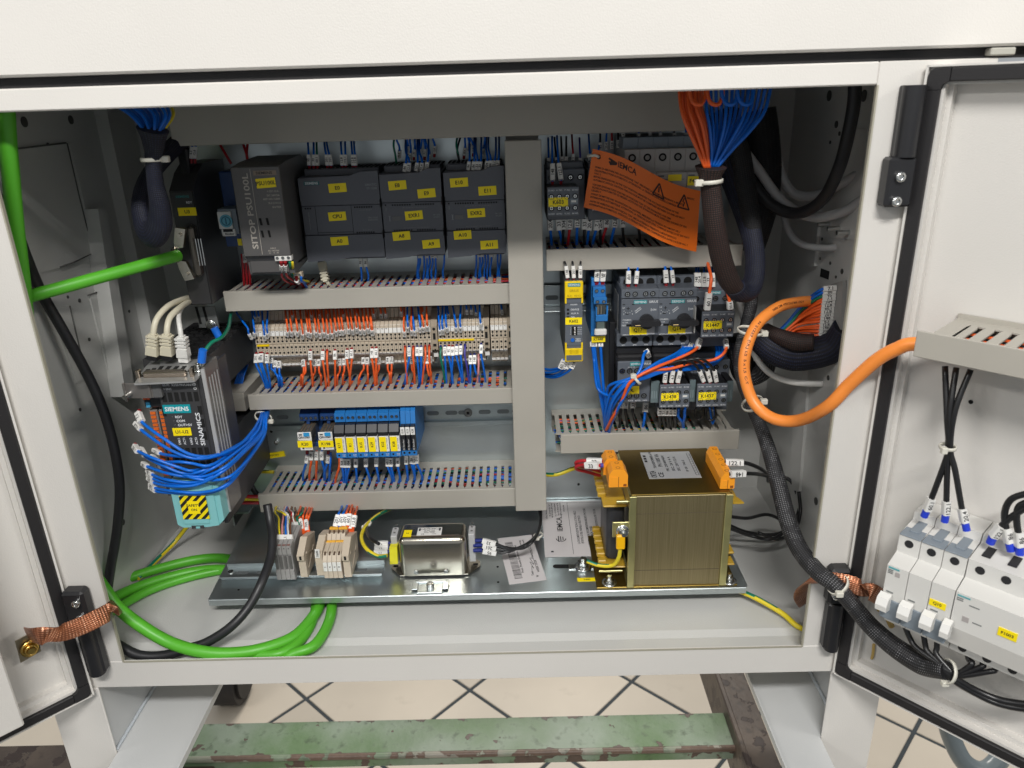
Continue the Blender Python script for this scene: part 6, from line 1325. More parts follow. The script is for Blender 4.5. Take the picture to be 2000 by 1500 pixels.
for s_, v, uw in (('PRIMA DI ABILITARE F401 IN POSIZIONE "ON", MISURARE LA TENSIONE PRESENTE A MONTE', .295, .87), ("DELL'INTERRUTTORE AUTOMATICO. ATTENZIONE: LA TENSIONE DEVE ESSERE COMPRESA TRA 210 E 230", .345, .93), ('VAC !!', .395, .065),
    ('BEFORE ENABLING F401 IN THE "ON" POSITION, MEASURE THE VOLTAGE UPSTREAM OF THE', .455, .83), ('AUTOMATIC SWITCH. CAUTION: THE VOLTAGE MUST BE COMPRISED BETWEEN 210 AND 230 VAC !!', .505, .89),
    ('VOR DER EINSCHALTUNG VON F401 IN POSITION "ON" IST DIE SPANNUNG VOR DEM', .585, .76), ('SICHERUNGSAUTOMATEN ZU MESSEN. ACHTUNG: DIE SPANNUNG MUSS ZWISCHEN 210 UND 230 VAC', .635, .92), ('LIEGEN !!', .685, .09),
    ("AVANT DE METTRE F401 EN POSITION ON (ACTIVE), MESURER LA TENSION EN AMONT DE L'", .755, .86), ('INTERRUPTEUR AUTOMATIQUE. ATTENTION: LA TENSION DOIT ETRE COMPRISE ENTRE 210 ET 230 VCA !!', .805, .95),
    ('ANTES DE HABILITAR F401 NA POSICAO "ON", MECA A TENSAO PRESENTE A MONTANTE DO', .875, .83), ('INTERRUPTOR AUTOMATICO. ATENCAO: A TENSAO DEVE ESTAR COMPREENDIDA ENTRE 210 E 230 VAC !!', .925, .94)): tline(s_, .045, v, .032, uw * .93)
tline('080255C', .88, .12 + .04, .03, .07)
def seg(u0, v0, u1, v1, w_=.008):
    d_ = Vector(((u1 - u0), (v1 - v0) * .6)); n2 = Vector((-d_.y, d_.x)).normalized() * w_ * .5; q_ = []
    for u, v, s_ in ((u0, v0, 1), (u1, v1, 1), (u1, v1, -1), (u0, v0, -1)):
        g_ = tagpt(u + n2.x * s_, v + n2.y * s_ / .6); q_.append((g_.x, g_.y - .35, g_.z))
    m.add(q_, [(0, 1, 2, 3)])
for c_, hh in ((.625, .17), (.855, .17)):
    v0, v1 = (.10, .32) if c_ < .7 else (.12, .35)
    for a_, b_ in (((c_, v0), (c_ + .052, v1)), ((c_ + .052, v1), (c_ - .052, v1)), ((c_ - .052, v1), (c_, v0))): seg(*a_, *b_, .013)
seg(.625, .16, .625, .25, .012); seg(.625, .275, .625, .29, .012)
seg(.858, .18, .846, .24, .009); seg(.846, .24, .864, .245, .009); seg(.864, .245, .852, .32, .009)
for a_, b_ in (((.155, .09), (.235, .135)), ((.16, .15), (.235, .14)), ((.17, .18), (.225, .15)), ((.18, .105), (.20, .16))): seg(*a_, *b_, .02)
build('lettering', m, mat('tag_print', (.035, .010, .004), .6), t_)
p = tagpt(.065, .11); build('eyelet', MB().cyl((p.x, p.y - .5, p.z), (p.x, p.y - .1, p.z), 2.4, 14), VOID, t_)
build('string_tie', MB().tube([(p.x - 12, p.y + 4, p.z + 1), (p.x - 4, p.y - 2, p.z + 2), (p.x, p.y - 1, p.z)], 1.6, 6), TIE, t_)
# ------------------------------------------------------------------ wires (pixel x, pixel y, depth Y of the place)
NM = {BLU: 'blue', ORG: 'orange', RED: 'red', BLKW: 'black', GRN: 'green', YLW: 'yellow', VIO: 'violet', PNK: 'pink', BRN: 'brown', GRYW: 'grey', WHW: 'white'}
def j(a): return random.uniform(-a, a)
# terminal row, from above
up = [(477 + 7, 647, BLU, -22), (496, 644, BLU, -4), (515, 649, BLU, -3), (521, 645, BLU, 2)] + \
     [(430 + x / 5.768, 560 + y / 5.768, ORG, -4) for x, y in ((755, 470), (800, 470), (865, 470), (925, 500), (985, 475), (1015, 485), (1075, 475), (1115, 490), (1165, 480), (1210, 495), (1255, 490), (1300, 465), (1340, 455), (1375, 455), (1440, 440), (1482, 450), (1530, 430), (1572, 450), (1620, 450), (1660, 435), (1708, 455))] + \
     [(720 + x / 5.556, 560 + y / 5.556, c, k) for x, y, c, k in ((25, 440, ORG, -3), (380, 455, ORG, 1), (420, 405, BLU, 0), (460, 440, ORG, 1), (490, 445, BLU, -3), (555, 410, BLU, -4), (590, 405, ORG, -6), (632, 395, ORG, -1), (765, 435, BLU, -2), (797, 430, BLU, 1), (838, 410, BLU, -1), (942, 410, BLU, -5), (990, 405, BLU, 2), (1208, 365, BLU, -1))]
cnt = {}
for i, (x, y, c, k) in enumerate(up):
    nm = NM[c]; cnt[nm] = cnt.get(nm, 0) + 1
    tx = x + (8 if i < 1 else 2 + j(1.2)); 
    wire(c, [(tx, y + 15, 234), (x + 1, y + 2, 228), (x, y - 6, 228), (x + k * .55, y - 22, 238), (x + k, y - 38, 256), (x + k - 1, y - 60, 275)], f'{nm} wire, {nth(cnt[nm])} {nm} one from the left rising out of the beige terminal row', f'wires rising from the beige terminal row', gap=0, sl=9, sw=3.6)
# thin wires at the back tier
with Batch('wires', 'thin orange and blue wires tucked at the shaded back tier of the beige terminal row', 'wires'):
    for i, (x, y, c) in enumerate([(430 + x / 5.768, 560 + y / 5.768, c) for x, y, c in ((400, 330, BLU), (440, 325, BLU), (815, 310, ORG), (1035, 310, ORG), (1120, 300, ORG), (1205, 300, ORG), (1390, 300, ORG), (1550, 290, ORG))] + [(720 + x / 5.556, 560 + y / 5.556, c) for x, y, c in ((60, 285, ORG), (140, 285, ORG), (190, 285, ORG), (360, 260, ORG), (590, 265, ORG), (765, 245, BLU), (870, 290, BLU), (1070, 240, BLU), (1120, 240, BLU), (1170, 270, BLU), (1450, 240, BLU))]):
        wire(c, [(x, y + 10, 256), (x - 1, y, 252), (x - 3, y - 12, 258), (x - 4, y - 26, 270)], f'{NM[c]} wire tucked at the back above the terminal row, {nth(i + 1)} such wire from the left', 'wires at the back tier of the terminal row', sl=8, sw=3.2)
# terminal row, below
lo = [(430 + x / 5.768, 560 + y / 5.768, c, s_, d_, fe) for x, y, c, s_, d_, fe in ((408, 755, BLU, 1, 18, FRED), (452, 750, BLU, 1, 14, FRED), (470, 748, BLU, 1, 13, FRED), (530, 758, BLU, 1, 6, FRED), (578, 800, BLU, 1, 14, None), (622, 845, BLU, 1, 10, None), (668, 850, BLU, 1, 5, None),
     (1018, 722, ORG, 1, 4, FRED), (960, 840, ORG, 0, -9, FRED), (940, 835, ORG, 1, -2, None), (1068, 832, ORG, 1, -4, None), (1115, 830, ORG, 1, 4, None), (1158, 722, ORG, 1, 6, FRED), (1205, 720, ORG, 0, 3, FRED), (1295, 718, ORG, 1, 0, FRED), (1348, 825, ORG, 1, -5, None), (1398, 820, ORG, 1, -3, None), (1432, 710, ORG, 1, 6, FRED), (1482, 702, ORG, 1, -4, FRED), (1615, 808, ORG, 1, -10, None), (1660, 810, ORG, 1, 1, None), (1712, 700, ORG, 1, 6, FRED), (1755, 698, ORG, 1, 2, FRED))] + \
     [(720 + x / 5.556, 560 + y / 5.556, c, s_, d_, fe) for x, y, c, s_, d_, fe in ((38, 668, ORG, 1, 6, FRED), (84, 666, ORG, 1, -2, FRED), (110, 780, ORG, 1, -6, None), (208, 775, ORG, 1, 4, None), (250, 772, ORG, 1, -1, None), (395, 655, ORG, 0, 4, FRED), (440, 655, BLU, 1, -8, DBL), (485, 655, ORG, 0, 3, FRED), (528, 652, BLU, 1, 4, DBL), (570, 652, BLU, 1, 0, DBL), (615, 648, ORG, 0, -6, FRED), (658, 645, ORG, 0, 3, FRED), (472, 775, ORG, 1, 4, None), (608, 768, BLU, 1, -4, None), (638, 755, ORG, 1, 8, None), (668, 768, ORG, 1, 2, None), (782, 650, GRN, 0, 8, DBL), (828, 648, BLU, 1, 3, DBL), (872, 645, BLU, 1, 8, FRED), (912, 648, BLU, 1, -2, FRED), (955, 640, BLU, 1, 10, DBL), (1000, 636, BLU, 1, 4, DBL), (1046, 635, VIO, 0, 8, DBL), (1105, 740, BLU, 1, 0, DBL), (1150, 738, BLU, 1, 8, DBL), (1193, 738, PNK, 0, -2, None), (1222, 625, BLU, 1, 8, DBL))]
cnt = {}
for x, y, c, s_, d_, fe in lo:
    nm = NM[c]; cnt[nm] = cnt.get(nm, 0) + 1; low = y > 697
    y0 = 232 if not low else 244; ye = 742 + (8 if not low else 2) + j(4) - (x - 500) * .022
    wire(c, [(x, y - 1, y0 + 3), (x, y + 6, y0 - 2), (x - d_ * .05, y + 20, y0 - 6), (x + d_ * .35, y + 36 if not low else y + 26, y0 - 6), (x + d_ * .85, ye - 6, 232), (x + d_, ye + 4, 236), (x + d_, ye + 14, 244)], f'{nm} wire, {nth(cnt[nm])} {nm} one from the left dropping from the terminal row into the duct', 'wires dropping from the beige terminal row', s0=bool(s_), fer=fe, sl=11.5 if not low else 9.5, sw=3.7, fl=2.6, r=1.35)
# controllers, from above
def top_wires(lst, Yd, grp, desc, fe=FRED, dz=60, sl=12, sw=3.7, back=285):
    cc = {}
    for x, y, c, k in lst:
        nm = NM[c]; cc[nm] = cc.get(nm, 0) + 1
        wire(c, [(x, y, Yd), (x, y - 8, Yd - 1), (x - k * .2, y - 24, Yd), (x - k * .6, y - 38, Yd + 6), (x - k, y - dz, Yd + 30)], f'{nm} wire {desc}, {nth(cc[nm])} {nm} one from the left', grp, fer=fe, sl=sl, sw=sw)
top_wires([(420 + x / 4.412, 240 + 400 / 4.412, c, k) for x, c, k in ((812, BLU, 3), (850, BLU, 0), (882, GRN, 2), (968, BLU, 7), (1000, BLU, 10), (1096, BLU, 3), (1125, BLU, 1), (1190, BLU, 4), (1212, BLU, 4))], 246, 'wires plugged into the top of the CPU module', 'with white sleeve above the module labelled CPU')
with Batch('wires', 'shaded blue wires with white sleeves plugged in above the two expansion modules', 'wires'):
    for n_, lst in (('EXR1', ((310, 415), (345, 412), (412, 410), (455, 412), (498, 405), (262, 300), (330, 285), (355, 318), (388, 312), (436, 285), (480, 310), (520, 330), (565, 285))), ('EXR2', ((858, 400), (900, 400), (930, 398), (955, 400), (820, 300), (862, 250), (900, 280), (980, 280), (1015, 395), (1045, 392), (1075, 392), (1108, 390)))):
        i = 0
        for x, y in lst:
            i += 1; px, py = 720 + x / 4.411, 240 + y / 4.411; back = y < 350; k = j(7)
            wire(BLU, [(px, py + 1, 268 if back else 232), (px + 1, py - 9, 266 if back else 230), (px + 2 + k * .3, py - 22, 262 if back else 232), (px + k, py - 38, 262 if back else 246), (px + k, py - 62, 282)], f'blue wire above the module labelled {n_}, {"shaded rear" if back else "front"} tier, {nth(i)} one counted', f'blue wires above the module labelled {n_}', fer=FRED if back and i % 2 else None, sl=9.5, sw=3.5)
for x, y, c in ((775, 262, GRN), (898, 262, GRN), (900, 275, BLKW)):
    wire(c, [(x, y + 62, 262), (x - 3, y + 40, 256), (x - 5 + j(2), y + 18, 258), (x, y - 10, 280)], f'{NM[c]} wire bowed in the shade above the module labelled {"EXR1" if x < 800 else "EXR2"}', 'earth wires above the modules', s0=False)
# below the controllers
with Batch('wires', 'blue wires dropping from under the two expansion modules into the duct', 'wires'):
    for n_, lst in (('EXR1', ((425, 0), (440, 1), (475, 0), (500, 1), (520, 0), (548, 1), (575, 1), (650, 0))), ('EXR2', ((925, 0), (955, 1), (975, 1), (1000, 0), (1025, 0), (1055, 1), (1110, 0), (1135, 0)))):
        for i, (x, s_) in enumerate(lst):
            px = 720 + x / 4.411; py = 240 + (1128 if n_ == 'EXR1' else 1118) / 4.411
            wire(BLU, [(px, py - 6, 250), (px + .5, py + 4, 246), (px + 1 + j(1), py + 18, 246), (px - 1 + j(2), py + 34, 250), (px - 1, py + 52, 258)], f'blue wire below the module labelled {n_}, {nth(i + 1)} from the left, going into the duct', f'blue wires below the module labelled {n_}', s0=bool(s_), sl=9, sw=3.3)
for i, (x, k) in enumerate(((1255, 2), (1296, 6))):
    px = 420 + x / 4.412; wire(BLU, [(px, 499, 246), (px, 508, 242), (px + k * .3, 522, 240), (px + k, 540, 246), (px + k * .6, 556, 256)], f'blue wire with red crimp below the module labelled A0, {nth(i + 1)} from the left', 'wires below the CPU module', fer=FRED, sl=10, sw=3.6)
# network plug under the CPU
def netplug(pts, col, mt, label, r=2.6, w0=11, L=30, rev=False, group='network cables'):
    P = spline([Vector(p) for p in pts], 8); mb = MB().tube(P, r, 10); o = build('network_cable', mb, mt); tag(o, label, 'network cable', group)
    d = (P[0] - P[4]).normalized(); f = Vector((0, -1, .2)); f = (f - d * f.dot(d)).normalized(); s_ = d.cross(f)
    m = MB(); b0 = P[0] + d * 2
    def bx(a, b, w1, w2, th): 
        c_ = [b0 + d * t_ + s_ * (u * w) + f * (v * th) for t_, w in ((a, w1), (b, w2)) for u, v in ((-.5, -.5), (.5, -.5), (.5, .5), (-.5, .5))]
        m.add(c_, [(0, 1, 2, 3), (7, 6, 5, 4), (0, 4, 5, 1), (1, 5, 6, 2), (2, 6, 7, 3), (3, 7, 4, 0)])
    bx(-2, 8, w0 * .9, w0, w0 * .8); bx(-4, -2, w0 * .55, w0 * .9, w0 * .6)
    for k in range(3): bx(-6.6 - k * 4, -4.4 - k * 4, w0 * .95, w0 * .95, w0 * .75); bx(-8.6 - k * 4, -6.4 - k * 4, w0 * .55, w0 * .55, w0 * .6)
    build('plug_boot', m, mt, o); m = MB(); m2 = m; c_ = [b0 + d * t_ + s_ * (u * w0 * .85) + f * (v * w0 * .6) for t_ in (8, 14) for u, v in ((-.5, -.5), (.5, -.5), (.5, .5), (-.5, .5))]
    m.add(c_, [(0, 1, 2, 3), (7, 6, 5, 4), (0, 4, 5, 1), (1, 5, 6, 2), (2, 6, 7, 3), (3, 7, 4, 0)]); build('plug_tip', m, col, o); return o
netplug(pp([(632, 528, 242), (636, 545, 238), (643, 556, 240), (652, 566, 250)]), BLK, CBI, 'ivory network cable plugged in under the module labelled A0, entering the duct', 2.3, 9.5)
zq = 322
netplug(pp([(299, 676, 116), (300, 645, 116), (308, 620, 124), (330, 597, 145), (362, 583, 190), (400, 575, 240)]), BLK, CBI, 'thick ivory network cable, left one of three rising from the lower drive', 3.3, 13)
netplug(pp([(327, 676, 120), (326, 645, 120), (332, 620, 130), (350, 602, 152), (372, 588, 200), (400, 580, 240)]), BLK, CBI, 'thick ivory network cable, middle one of three rising from the lower drive', 3.3, 13)
netplug(pp([(357, 680, 122), (352, 645, 122), (349, 622, 136), (352, 606, 165), (362, 592, 205), (380, 585, 235)]), WHT, WHW, 'thin white network cable, right one of three rising from the lower drive', 2.7, 12.5)
# power supply wires
for i, (x0, y0, c, pts) in enumerate(((549, 512, RED, [(551, 540, 184), (562, 551, 200), (580, 556, 236)]), (557, 512, RED, [(560, 538, 182), (573, 548, 200), (590, 556, 236)]), (566, 512, GRN, [(568, 530, 186), (578, 546, 200), (600, 552, 236)]), (571, 512, YLW, [(572, 532, 190), (582, 545, 204), (604, 550, 238)]), (579, 541, RED, [(585, 552, 208), (592, 558, 224), (600, 566, 240)]), (588, 541, BLU, [(594, 552, 208), (598, 560, 224), (604, 566, 242)]))):
    wire(c, [(x0, y0, 166 if i < 4 else 190), (x0 + 1, y0 + 8, 170 if i < 4 else 194)] + pts, f'{NM[c]} wire curving from under the power supply into the duct, {nth(i + 1)} from the left', 'wires below the power supply', s0=i in (0, 1, 4), fer=FRED if c is RED else None, r=1.5, sl=11, sw=4)
with Batch('wires', 'dark red wires in the shade above the power supply', 'wires'):
    for i, (x, k) in enumerate(((479, 6), (484, 0))): wire(RED, [(484, 315, 250), (482 + j(1), 300, 250), (x - k, 275, 262), (x - k * 2, 250, 280)], f'shaded dark red wire behind the power supply, {nth(i + 1)} from the left', 'red wires behind the power supply', s0=False, r=1.6)
wire(RED, [(452, 320, 262), (440, 300, 262), (426, 275, 270), (415, 250, 282)], 'shaded red wire running down behind the drive unit top', 'red wires behind the power supply', s0=False, r=1.6)
with Batch('wires', 'dark red wires in the shade left of the lower power supply', 'wires'):
    for i, x in enumerate((474, 480, 486)): wire(RED, [(x - 2, 496, 250), (x, 512, 246), (x + 2, 540, 246), (x + 3, 560, 252)], f'dark red wire in the shade left of the power supply, {nth(i + 1)} from the left', 'red wires beside the power supply', s0=i == 1, r=1.6)
for i, (x, k) in enumerate(((374, 3), (381, 1))): wire(BLU, [(x, 318, 222), (x, 308, 222), (x + 1, 290, 224), (x + k, 272, 230), (x + k, 250, 250)], f'blue wire plugged into the top of the upper drive, {nth(i + 1)} from the left', 'wires above the upper drive', fer=FRED, sl=13, sw=4)
# right half top row
top_wires([(1040 + x / 3.948, 160 + y / 3.948, c, k) for x, y, c, k in ((155, 795, BLU, 1), (220, 790, BLU, 8))], 216, 'wires above contactor K603 in front', 'with long white sleeve above contactor K603', dz=95, sl=19, sw=5)
with Batch('wires', 'dark wires with pale sleeves in the shade above the top right contactors and breakers', 'wires'):
    top_wires([(1040 + x / 3.948, 160 + y / 3.948, c, k) for x, y, c, k in ((125, 670, BLU, 1), (185, 665, BLKW, 4), (228, 660, BLKW, 2), (260, 660, BLKW, 0), (315, 640, RED, 3), (370, 670, VIO, 2), (445, 640, BLU, 3), (500, 640, BLU, -6))], 250, 'shaded wires above the top right contactors', 'in the shade above the top right contactors', fe=None, dz=60, sl=12, sw=4.4)
    top_wires([(1220 + i * 24 + j(3), 283 + j(2), (BLKW, BLU, BLKW, BLU, BLKW, BLU, BLKW)[i], j(4)) for i in range(6)], 240, 'wires above the white circuit breakers', 'above the shaded white circuit breakers', fe=DBL, dz=40, sl=9, sw=4)
    top_wires([(1174 + i * 11 + j(2), 292 + j(3), (BLKW, BLU, RED, BLKW)[i], j(5)) for i in range(4)], 258, 'dark wires behind the warning tag', 'behind the upper edge of the orange tag', fe=None, dz=50, sl=9, sw=4)
for i, (x, c, k) in enumerate(((135, BLU, 3), (198, BLU, 8), (240, BLKW, -2), (288, RED, -4), (345, BLU, -1), (400, BLKW, 0), (440, BLU, -5), (500, BLU, -9), (520, BLKW, 2), (572, RED, -10), (635, BLU, -8), (695, BLKW, 2), (818, BLKW, 3))):
    px = 1040 + x / 3.948; y = 424 + (4 if i in (2, 3, 5, 8) else 0)
    wire(c, [(px, y, 232), (px, y + 7, 228), (px + k * .1, y + 20, 228), (px + k * .6, y + 36, 232), (px + k, y + 54, 244), (px + k, y + 62, 250)], f'{NM[c]} wire dropping below the top right contactors into the duct, {nth(i + 1)} from the left', 'wires below the top right contactors', sl=15 if i in (0, 1, 6, 7) else 12, sw=4.2, r=1.7)
# middle right row
top_wires([(1080 + x / 7.5, 520 + y / 7.5, BLKW, k) for x, y, k in ((212, 222, 9), (305, 222, 4), (400, 222, -1))], 200, 'wires above the safety relay', 'with sleeve above the safety relay K602', dz=34, sl=14, sw=4.6)
top_wires([(1080 + x / 7.5, 520 + y / 7.5, BLU, k) for x, y, k in ((628, 270, -5), (716, 270, -5), (650, 268, -3), (740, 268, -7))], 222, 'wires above the blue relay K1448', 'entering the blue relay K1448 from above', dz=42, sl=14, sw=4.4)
top_wires([(1200 + x / 8.333, 520 + y / 8.333, BLU, k) for x, y, k in ((218, 340, -3), (235, 338, 1), (352, 340, -6), (835, 325, 3), (850, 322, 5), (955, 325, 8))], 210, 'wires above the motor circuit breakers', 'with red crimp above the motor circuit breakers', dz=46, sl=15, sw=4.8)
top_wires([(1200 + x / 8.333, 520 + y / 8.333, BLU, k) for x, y, k in ((1325, 385, -1), (1380, 388, 2), (1455, 392, -1), (1515, 392, -1), (1600, 392, 1))], 228, 'wires above contactor K1447', 'with white sleeve above contactor K1447', dz=52, sl=17, sw=5)
wire(ORG, [(1382, 609, 192), (1381, 596, 188), (1384, 580, 188), (1389, 545, 192), (1385, 525, 205), (1380, 505, 226)], 'orange wire coming down in front of contactor K1447 with long white sleeve', 'orange wires at the right', fer=FRED, sl=20, sw=5.5, r=2)
wire(ORG, [(1425, 608, 192), (1426, 596, 188), (1424, 585, 192), (1420, 570, 215)], 'short orange wire at the right corner of contactor K1447 beside the braided loop', 'orange wires at the right', fer=FRED, sl=9, sw=5, r=2)
for i, (x, x2, y2) in enumerate(((1102, 1070, 722), (1108, 1066, 728), (1113, 1072, 733), (1123, 1074, 737))):
    wire(BLU, [(x, 702, 196), (x - 2, 708, 194), (x - 6 - i, 716 + i * 2, 196), (x2 + 18, y2 - 2, 212), (x2, y2, 228), (x2 - 20, y2 - 6, 240)], f'blue wire curving left from below the safety relay K602, {nth(i + 1)} of four', 'wires below the safety relay', sl=11, sw=4.4, r=1.7)
# blue relay, lower wires down to the duct
for i, (x, xs_) in enumerate(((1157, (1163, 1172, 1180)), (1161, (1166, 1174, 1183)), (1173, (1176, 1180, 1186)))):
    wire(BLU, [(x, 668, 218), (x, 676, 214), (xs_[0], 720, 212), (xs_[1], 770, 212), (xs_[2], 815, 220), (xs_[2] + 2, 846, 238)], f'blue wire hanging straight from relay K1448 to the lower duct, {nth(i + 1)} from the left', 'wires below the blue relay', sl=6, sw=4, r=1.9)
# tied bundle from the contactors to the duct
B = [[(1335 + i * 7, 664, 224), (1335 + i * 6, 678, 214), (1318, 692 + i * 2.4, 196), (1288, 706 + i * 2, 182), (1262, 722 + i * 1.5, 174), (1242, 736 + i * 1.4, 170)] for i in range(4)]
ends = [[(1218, 752, 172), (1198, 778, 184), (1188, 806, 196), (1183, 838, 222)], [(1214, 760, 172), (1196, 786, 182), (1190, 812, 196), (1187, 842, 222)], [(1226, 764, 172), (1208, 796, 182), (1196, 822, 200), (1189, 846, 222)], [(1212, 748, 174), (1192, 770, 186), (1184, 800, 200), (1181, 834, 222)]]
BG = 'wires of the tied bundle between the right contactors and the lower duct'
for i, (b_, e_) in enumerate(zip(B, ends)): wire(BLU, b_ + e_, f'blue wire of the tied bundle, {nth(i + 1)} of four coming from under contactor K1447', BG, s0=i < 3, sl=12, sw=4.2, r=1.9)
wire(ORG, [(1366, 662, 208), (1364, 676, 200), (1350, 688, 188), (1320, 702, 182), (1285, 716, 172), (1250, 733, 167), (1228, 750, 168), (1214, 784, 178), (1196, 816, 194), (1184, 840, 218)], 'orange wire running through the tied blue bundle from under contactor K1447', BG, sl=13, sw=4.6, r=1.9)
wire(ORG, [(1416, 664, 206), (1419, 678, 196), (1412, 692, 188), (1392, 703, 186), (1356, 708, 184), (1310, 720, 178), (1276, 724, 176), (1250, 738, 172)], 'orange wire curving from the right corner of contactor K1447 into the tied bundle', BG, sl=12, sw=4.6, r=1.9)
for i in range(4):
    wire(BLU, [(1398 + i * 6, 668, 226), (1400 + i * 5, 690, 214), (1392, 708 + i * 1.5, 200), (1350, 716 + i * 1.8, 190), (1300, 718 + i * 2.4, 180), (1262, 732 + i * 2, 174), (1240, 743 + i * 1.2, 170), (1206, 768 + i * 4, 184), (1192, 800 + i * 3, 198), (1183 + i * 2, 842, 222)], f'blue wire of the tied bundle, {nth(i + 1)} of four arching from the far right contactors', BG, s0=False, r=1.9)
wire(BLU, [(1266, 696, 200), (1263, 686, 192), (1257, 694, 184), (1254, 712, 176), (1244, 732, 170), (1222, 742, 172), (1196, 750, 184), (1186, 762, 196), (1184, 800, 208), (1186, 844, 226)], 'blue wire hooking over above the lower left contactor badge into the tied bundle', BG, sl=13, sw=4.2, r=1.9)
wire(BLU, [(1160, 700, 212), (1164, 745, 208), (1172, 764, 204), (1195, 774, 190), (1218, 768, 178), (1238, 748, 170)], 'blue wire looping from below relay K1448 across into the tied bundle', BG, s0=False, r=1.8)
def tie(name_label, pts, r, head, hs=2.6, w=1.0):
    P = spline([Vector(p) for p in pts], 6); t_ = tag(build('cable_tie', MB().tube(P, r, 6), TIE), name_label, 'cable tie', 'nylon cable ties')
    h = Vector(head); build('tie_head', MB().box(h.x - hs, h.x + hs, h.y - hs, h.y + hs, h.z - hs * .9, h.z + hs * .9, c=.6), TIE, t_); return t_
def loop_tie(label, px, py, Y, rx, rz, rot=0, wd=1.2, hd=0, hs=3, ry=None):
    """closed band round a bundle: centre pixel, half width rx, half depth ry, band height"""
    c_ = at(px, py, Y=Y); a_ = math.radians(rot); U = Vector((math.cos(a_), 0, math.sin(a_))); ry = ry or rx; m = MB(); N_ = 20; V_ = Vector((-math.sin(a_), 0, math.cos(a_)))
    vs = []
    for k in range(N_):
        t_ = 2 * math.pi * k / N_
        for rr, h in ((0, -1), (0, 1), (.9, 1), (.9, -1)): vs.append(c_ + U * ((rx + rr) * math.cos(t_)) + Vector((0, (ry + rr) * math.sin(t_), 0)) + V_ * (h * wd))
    fs = [(k * 4 + q, k * 4 + (q + 1) % 4, ((k + 1) % N_) * 4 + (q + 1) % 4, ((k + 1) % N_) * 4 + q) for k in range(N_) for q in range(4)]
    m.add(vs, fs, 0, True); o = tag(build('cable_tie', m, TIE), label, 'cable tie', 'nylon cable ties')
    t_ = math.radians(hd); h = c_ + U * (rx + 1) * math.cos(t_) + Vector((0, (ry + 1) * math.sin(t_), 0)); build('tie_head', MB().box(h.x - hs, h.x + hs, h.y - hs * .8, h.y + hs * .8, h.z - hs * .8, h.z + hs * .8, c=.7), TIE, o); return o
loop_tie('nylon cable tie around the blue bundle in front of the lower left contactor', 1243, 740, 172, 7.5, 5, -52, 1.6, 215, 3.4)
# K1438 / K1437 loops
for i, (xa_, xb_) in enumerate(((1299, 1372), (1312, 1385), (1324.5, 1397))):
    wire(BLKW, [(xa_ + 1, 751, 184), (xa_ - 0.5, 744, 182), (xa_ + 1 + i, 726, 182), (xa_ + 12 + i * 3, 710 - i * 2.5, 180), ((xa_ + xb_) / 2 + 4, 703.5 - i * 1.6, 176), (xb_ - 16 + i, 711 - i, 178), (xb_ - 5 + i * 2, 726, 181), (xb_ + 1, 742, 182), (xb_ + 2, 750, 184)], f'black jumper wire arching from contactor K1438 to K1437, {nth(i + 1)} of three', 'black jumper wires between the lower contactors', s1=True, fer=FRED, fer1=FRED, sl=15, sw=5, r=1.7)
for i, (x, c, k) in enumerate(((1212, BLKW, -2), (1222, BLKW, 4), (1236, BLKW, 8), (1261, BLU, -6))):
    wire(c, [(x, 786, 232), (x, 792, 228), (x + (0 if c is BLKW else -1), 806, 226), (x + k * .5, 822, 228), (x + k, 838, 236), (x + k, 852, 246)], f'{NM[c]} wire dropping from the lower left contactor into the duct, {nth(i + 1)} from the left', 'wires below the lower contactors', sl=12 if c is BLU else 8, sw=4.4, r=1.9)
with Batch('wires', 'black and blue wires dropping from contactor K1438 into the duct', 'wires'):
    for i, (x, c, k) in enumerate(((1289, BLKW, 0), (1296, BLKW, 1), (1303, BLKW, 2), (1310, BLKW, -1), (1318, BLKW, 1), (1326, BLU, 8), (1338, BLU, -4))):
        wire(c, [(x, 797, 200), (x - 1, 806, 202), (x - 1, 814, 206), (x + k, 828, 220), (x + k + 1, 843, 236), (x + k + 1, 856, 246)], f'{NM[c]} wire dropping from contactor K1438 into the duct, {nth(i + 1)} from the left', 'wires below the lower contactors', s0=c is BLKW, sl=10, sw=4.4, r=1.9)
for i, (x0, x1, yb_) in enumerate(((1358, 1373, 818), (1378, 1397, 820))): wire(BLKW, [(x0 + 2, 795, 206), (x0, 806, 208), (x0 + 2, yb_ - 2, 212), ((x0 + x1) / 2, yb_ + 1, 212), (x1, yb_ - 6, 210), (x1, 795, 206)], f'black wire loop hanging below contactor K1437, {nth(i + 1)} from the left', 'looped wires below K1437', s0=False, r=1.6)
wire(BLU, [(1386, 795, 208), (1389, 815, 212), (1392, 828, 218), (1396, 812, 212), (1394, 795, 208)], 'thin dark blue wire loop hanging below contactor K1437', 'looped wires below K1437', s0=False, r=1.2)
